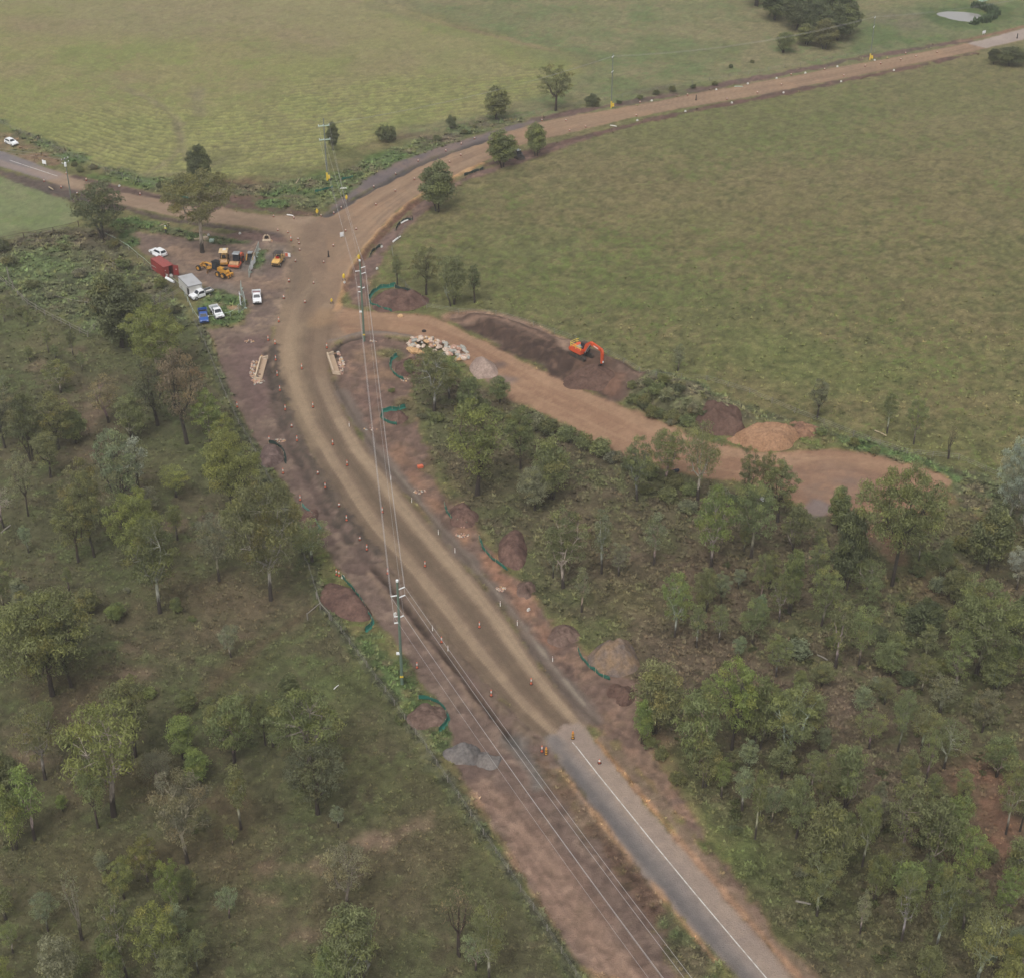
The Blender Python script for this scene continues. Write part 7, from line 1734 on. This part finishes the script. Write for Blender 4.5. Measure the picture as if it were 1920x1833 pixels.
for a in ((1074,1384,'amber striped hazard post on the seal at the end of the gravel'),(1024,1414,'amber striped hazard post off the corner of the seal')):
    x, y, z = P3(a[0], a[1]); root = empty('hazard_post', (x, y, z), .2, a[2], 'hazard post', 'amber hazard posts'); root.scale = (.7, .7, .78)
    MB().cyl((0, 0, .08), .4, .16, 'Z', 10).build('foot', M['base'], root)
    for k in range(5): MB().cyl((0, 0, .28 + k * .26), .22 if k % 2 else .27, .25, 'Z', 10, .2).build('band', M['owrap'] if k % 2 == 0 else M['black'], root)
    MB().ball((0, 0, 1.62), .16, 8, 6).build('lamp', M['amber'], root)
blackp = proto_set('marker_post', [('post', MB().cyl((0, 0, .75), .16, 1.5, 'Z', 8, .12), M['black'], False), ('foot', MB().cyl((0, 0, .06), .3, .12, 'Z', 8), M['base'], False)])
for p, l in (((616,482),'black post standing out in the middle of the junction'),((1305,188),'black post on the branch road surface'),((1907,72),'black post on the far seal')): put(blackp, *p, l, 'marker post', 'black posts on the roads')

def board(px, py, w, h, zb, rz, label, mat='sign', legs=2, stripes=False):
    x, y, z = P3(px, py); root = empty('road_sign', (x, y, z), rz, label, 'sign', None)
    for s in (-1, 1): MB().tube([(s * w * .35, 0, 0), (s * w * .35, 0, zb + h * .9)], .05, 6).build('post', M['galv'], root)
    o = MB().box((0, -.06, zb + h / 2), (w, .04, h)).build('sign_face', M[mat], root)
    if stripes: MB().box((-w * .22, -.09, zb + h / 2), (w * .5, .03, h * .9)).build('orange_panel', M['cone'], o)
    return root
board(84, 311, 1.3, 1.0, .5, -.5, 'white sign board facing the end of the side road seal')
board(1844, 66, 1.5, .9, .5, .6, 'white sign board beside the far end of the road')
board(540, 482, 1.3, .9, .1, -.3, 'low orange and white sign board next to the pale yellow roller', stripes=True)
board(641, 446, .9, 1.1, .3, .5, 'grey covered sign board standing in the junction', 'cloth')
# pipes, planks and other bits on the ground
def lying(name, a, b, r, label, mat, cat, sq=False):
    p, q = Vector(P3(*a)), Vector(P3(*b)); o = (p + q) / 2 + Vector((0, 0, r)); d = q - p
    m = MB()
    if sq: m.box((0, 0, 0), (d.length, r * 4, r * 2), rz=math.atan2(d.y, d.x))
    else: m.tube([p - (p + q) / 2, (0, 0, .05), q - (p + q) / 2], [r, r, r * .8], 8)
    ob = m.build(name, M[mat]); ob.location = o
    return tag(ob, label, cat)
lying('white_pipe', (752,420), (765,414), .2, 'white pipe lying by the dark fence above the junction', 'pipe', 'pipe')
lying('white_pipe', (737,455), (751,445), .2, 'longer white pipe lying nearer the trench', 'pipe', 'pipe')
lying('white_pipe', (1377,163), (1393,163), .1, 'grey pipe lying at the paddock edge of the branch road', 'foot', 'pipe')
lying('white_pipe', (1144,236), (1156,238), .12, 'pale length of pipe under the slim pole on the paddock side', 'pipe', 'pipe')
lying('white_pipe', (638,355), (650,354), .15, 'white length of pipe on the grey strip under the wires', 'pipe', 'pipe')
lying('white_pipe', (538,404), (550,406), .15, 'white pipe lying on the far verge of the side road', 'pipe', 'pipe')
lying('plank', (364,450), (376,448), .12, 'cream plank in the grass beside the big gum trunk', 'stake', 'plank', True)
lying('white_slab', (382,450), (389,448), .3, 'white slab lying just behind the big gum trunk', 'conc', 'slab', True)
lying('white_slab', (393,453), (401,453), .25, 'pale broken slab in the grass past the gum', 'foot', 'slab', True)
lying('white_roll', (312,524), (326,532), .35, 'long white roll of sheeting lying along the fence by the shed', 'cloth', 'roll of sheeting')
lying('white_slab', (318,519), (323,518), .2, 'small white box beside the open container door', 'block', 'slab', True)
lying('white_stick', (626,1292), (635,1284), .07, 'bleached white stick lying in the open grass', 'pipe', 'stick')
lying('white_sheeting', (1428,938), (1444,934), .35, 'crumpled white sheeting under the trees by the turning circle', 'cloth', 'sheeting', True)
lying('red_barrier', (783,877), (793,875), .18, 'red and white barrier lying on the soil by the bend', 'cone', 'barrier', True)
lying('fallen_log', (1492,1690), (1520,1696), .14, 'grey fallen log at the edge of the wood by the seal', 'wood', 'log')
lying('fallen_log', (1532,1228), (1552,1238), .12, 'pale fallen branch lying in brown grass under the slim gum', 'wood', 'log')
lying('fallen_log', (92,352), (100,357), .15, 'pale log on the dark drain by the side road', 'stake', 'log')
lying('fallen_log', (300,424), (318,418), .1, 'bleached branch lying on the dark drain near the gum', 'stake', 'log')
lying('fallen_log', (1640,808), (1662,818), .12, 'pale log in the green weeds behind the turning circle', 'stake', 'log')
lying('fallen_log', (555,345), (562,335), .12, 'pale stick leaning in the green verge', 'stake', 'log')
lying('fallen_log', (20,985), (2,1000), .13, 'bleached fallen limb at the frame edge in the wood', 'wood', 'log')
lying('blue_pipe', (1262,888), (1272,884), .35, 'dark drum lying beside the access track trees', 'navy', 'drum')
lying('concrete_trough', (1838,3), (1848,0), .5, 'pale water trough beyond the pond', 'foot', 'water trough', True)
tag(MB().ball((0, 0, .1), (.7, .5, .5), 8, 6).build('boulder', m_rock[1]), 'single tan boulder at the edge of the access track mouth', 'boulder').location = P3(751, 594)
tag(MB().ball((0, 0, .1), (.5, .4, .35), 8, 6).build('boulder', M['inside']), 'dark lump on the near side of the access track', 'boulder').location = P3(795, 622)

# reeds round the pond
def reeds():
    g = random.Random(4); b = MB()
    for i in range(420):
        w = g.uniform(0, 6.283); px, py = 1802 + (58 if math.cos(w) > 0 else 52) * math.cos(w) * g.uniform(.9, 1.25), 29 + 17 * math.sin(w) * g.uniform(.85, 1.2)
        if math.cos(w) < .3: continue
        x, y, z = P3(px, py); h = g.uniform(.6, 1.2) + (.9 if math.cos(w) > .35 else 0); a = g.uniform(0, 6.28); q = .7
        for k in range(3):
            c, s = math.cos(a + k * 2.1), math.sin(a + k * 2.1)
            b.add([(x - s * q, y + c * q, z - .1), (x + s * q, y - c * q, z - .1), (x + c * .8, y + s * .8, z + h)], [(0, 1, 2)])
    o = b.build('reeds', paint('reed_green', (66,84,52), .8, var=.3, scale=.4)); tag(o, 'dark reeds growing round the far pond', kind='stuff')
reeds()

# ------------------------------------------------------------------ a worker
def skin_obj(name, verts, edges, radii, mat, parent, sub=1):
    me = bpy.data.meshes.new(name); me.from_pydata(verts, edges, []); o = link_obj(name, me, parent); me.materials.append(mat)
    m = o.modifiers.new('skin', 'SKIN'); sv = me.skin_vertices[0].data
    for i, r in enumerate(radii): sv[i].radius = r if isinstance(r, tuple) else (r, r)
    sv[0].use_root = True
    s = o.modifiers.new('sub', 'SUBSURF'); s.levels = sub; s.render_levels = sub
    return o
def person():
    x, y, z = P3(311, 437); root = empty('person', (x, y, z), -.6, 'worker in yellow hi-vis shirt, dark trousers and white hard hat standing on the grass', 'person')
    V = [(0,0,.96),(0,.0,1.18),(0,0,1.40),(0,0,1.50),(0,.01,1.58),(0,0,1.68)]; Eg = [(0,1),(1,2),(2,3),(3,4),(4,5)]; Rr = [(.15,.11),(.13,.10),(.17,.10),.055,(.075,.09),(.075,.085)]
    for s in (-1, 1):
        k = len(V); V += [(s*.10,0,.90),(s*.11,-.02,.50),(s*.12,.02,.09),(s*.12,-.14,.05)]; Eg += [(0,k),(k,k+1),(k+1,k+2),(k+2,k+3)]; Rr += [.085,.062,.045,.04]
        k = len(V); V += [(s*.19,0,1.42),(s*.26,.02,1.15),(s*.27,-.08,.92),(s*.27,-.11,.84)]; Eg += [(2,k),(k,k+1),(k+1,k+2),(k+2,k+3)]; Rr += [.06,.045,.033,.035]
        h = k + 3
        for f in range(4):
            k2 = len(V); dx = (f - 1.5) * .019; ln = (.06,.075,.07,.055)[f]
            V += [(s*.27,-.11+dx,.80),(s*.268,-.115+dx,.80-ln*.55),(s*.258,-.115+dx,.80-ln)]; Eg += [(h,k2),(k2,k2+1),(k2+1,k2+2)]; Rr += [.010,.009,.008]
        k2 = len(V); V += [(s*.255,-.15,.82),(s*.248,-.165,.78)]; Eg += [(h,k2),(k2,k2+1)]; Rr += [.011,.009]
    skin_obj('body', V, Eg, Rr, M['skin'], root, 2)
    skin_obj('trousers', [(0,0,.98),(-.10,0,.88),(-.11,-.02,.5),(-.12,.02,.12),(.10,0,.88),(.11,-.02,.5),(.12,.02,.12),(0,0,1.05)], [(0,1),(1,2),(2,3),(0,4),(4,5),(5,6),(0,7)], [(.165,.125),.1,.078,.065,.1,.078,.065,(.16,.12)], M['navy'], root, 2)
    skin_obj('shirt', [(0,0,1.06),(0,0,1.2),(0,0,1.42),(-.19,0,1.43),(-.26,.02,1.16),(-.27,-.06,.98),(.19,0,1.43),(.26,.02,1.16),(.27,-.06,.98)], [(0,1),(1,2),(2,3),(3,4),(4,5),(2,6),(6,7),(7,8)], [(.165,.125),(.15,.12),(.18,.12),.075,.058,.045,.075,.058,.045], M['vest'], root, 2)
    for s in (-1, 1):
        MB().box((s*.12,-.06,.06), (.1,.28,.12), top=(.9,.75)).build('boot', M['boot'], root)
        MB().ball((s*.032,-.088,1.64), (.012,.008,.009), 6, 5).build('eye', M['hair'], root)
        MB().ball((s*.085,.0,1.63), (.012,.022,.034), 6, 5).build('ear', M['skin'], root)
    MB().ball((0,-.105,1.61), (.015,.022,.026), 6, 5).build('nose', M['skin'], root)
    MB().box((0,-.092,1.565), (.045,.01,.01)).build('mouth', M['red'], root)
    MB().ball((0,.03,1.65), (.085,.085,.085), 10, 7).build('hair', M['hair'], root)
    hh = MB(); hh.ball((0,0,1.72), (.135,.15,.11), 14, 8); hh.v = [(v[0], v[1], max(v[2], 1.70)) for v in hh.v]; hh.cyl((0,-.03,1.70), .165, .02, 'Z', 14); hh.build('hard_hat', M['hat'], root)
    b = MB()
    for zz in (1.22, 1.36): b.cyl((0,0,zz), .185, .05, 'Z', 14)
    b.v = [(v[0], v[1]*.72, v[2]) for v in b.v]; b.build('reflective_stripe', M['conew'], root)
person()
# ------------------------------------------------------------------ the hazy air of a grey day
def haze():
    b = MB().box((0, 1250, 76.2), (7200, 7700, 159.6))
    m = bpy.data.materials.new('hazy_air'); m.use_nodes = True
    nt = m.node_tree; nt.nodes.clear()
    o = nt.nodes.new('ShaderNodeOutputMaterial'); v = nt.nodes.new('ShaderNodeVolumePrincipled')
    v.inputs['Color'].default_value = (1, .99, .97, 1); v.inputs['Density'].default_value = .00026; v.inputs['Anisotropy'].default_value = .2
    nt.links.new(v.outputs[0], o.inputs['Volume'])
    tag(b.build('haze', m), 'thin grey haze in the air over the valley', kind='stuff')
haze()
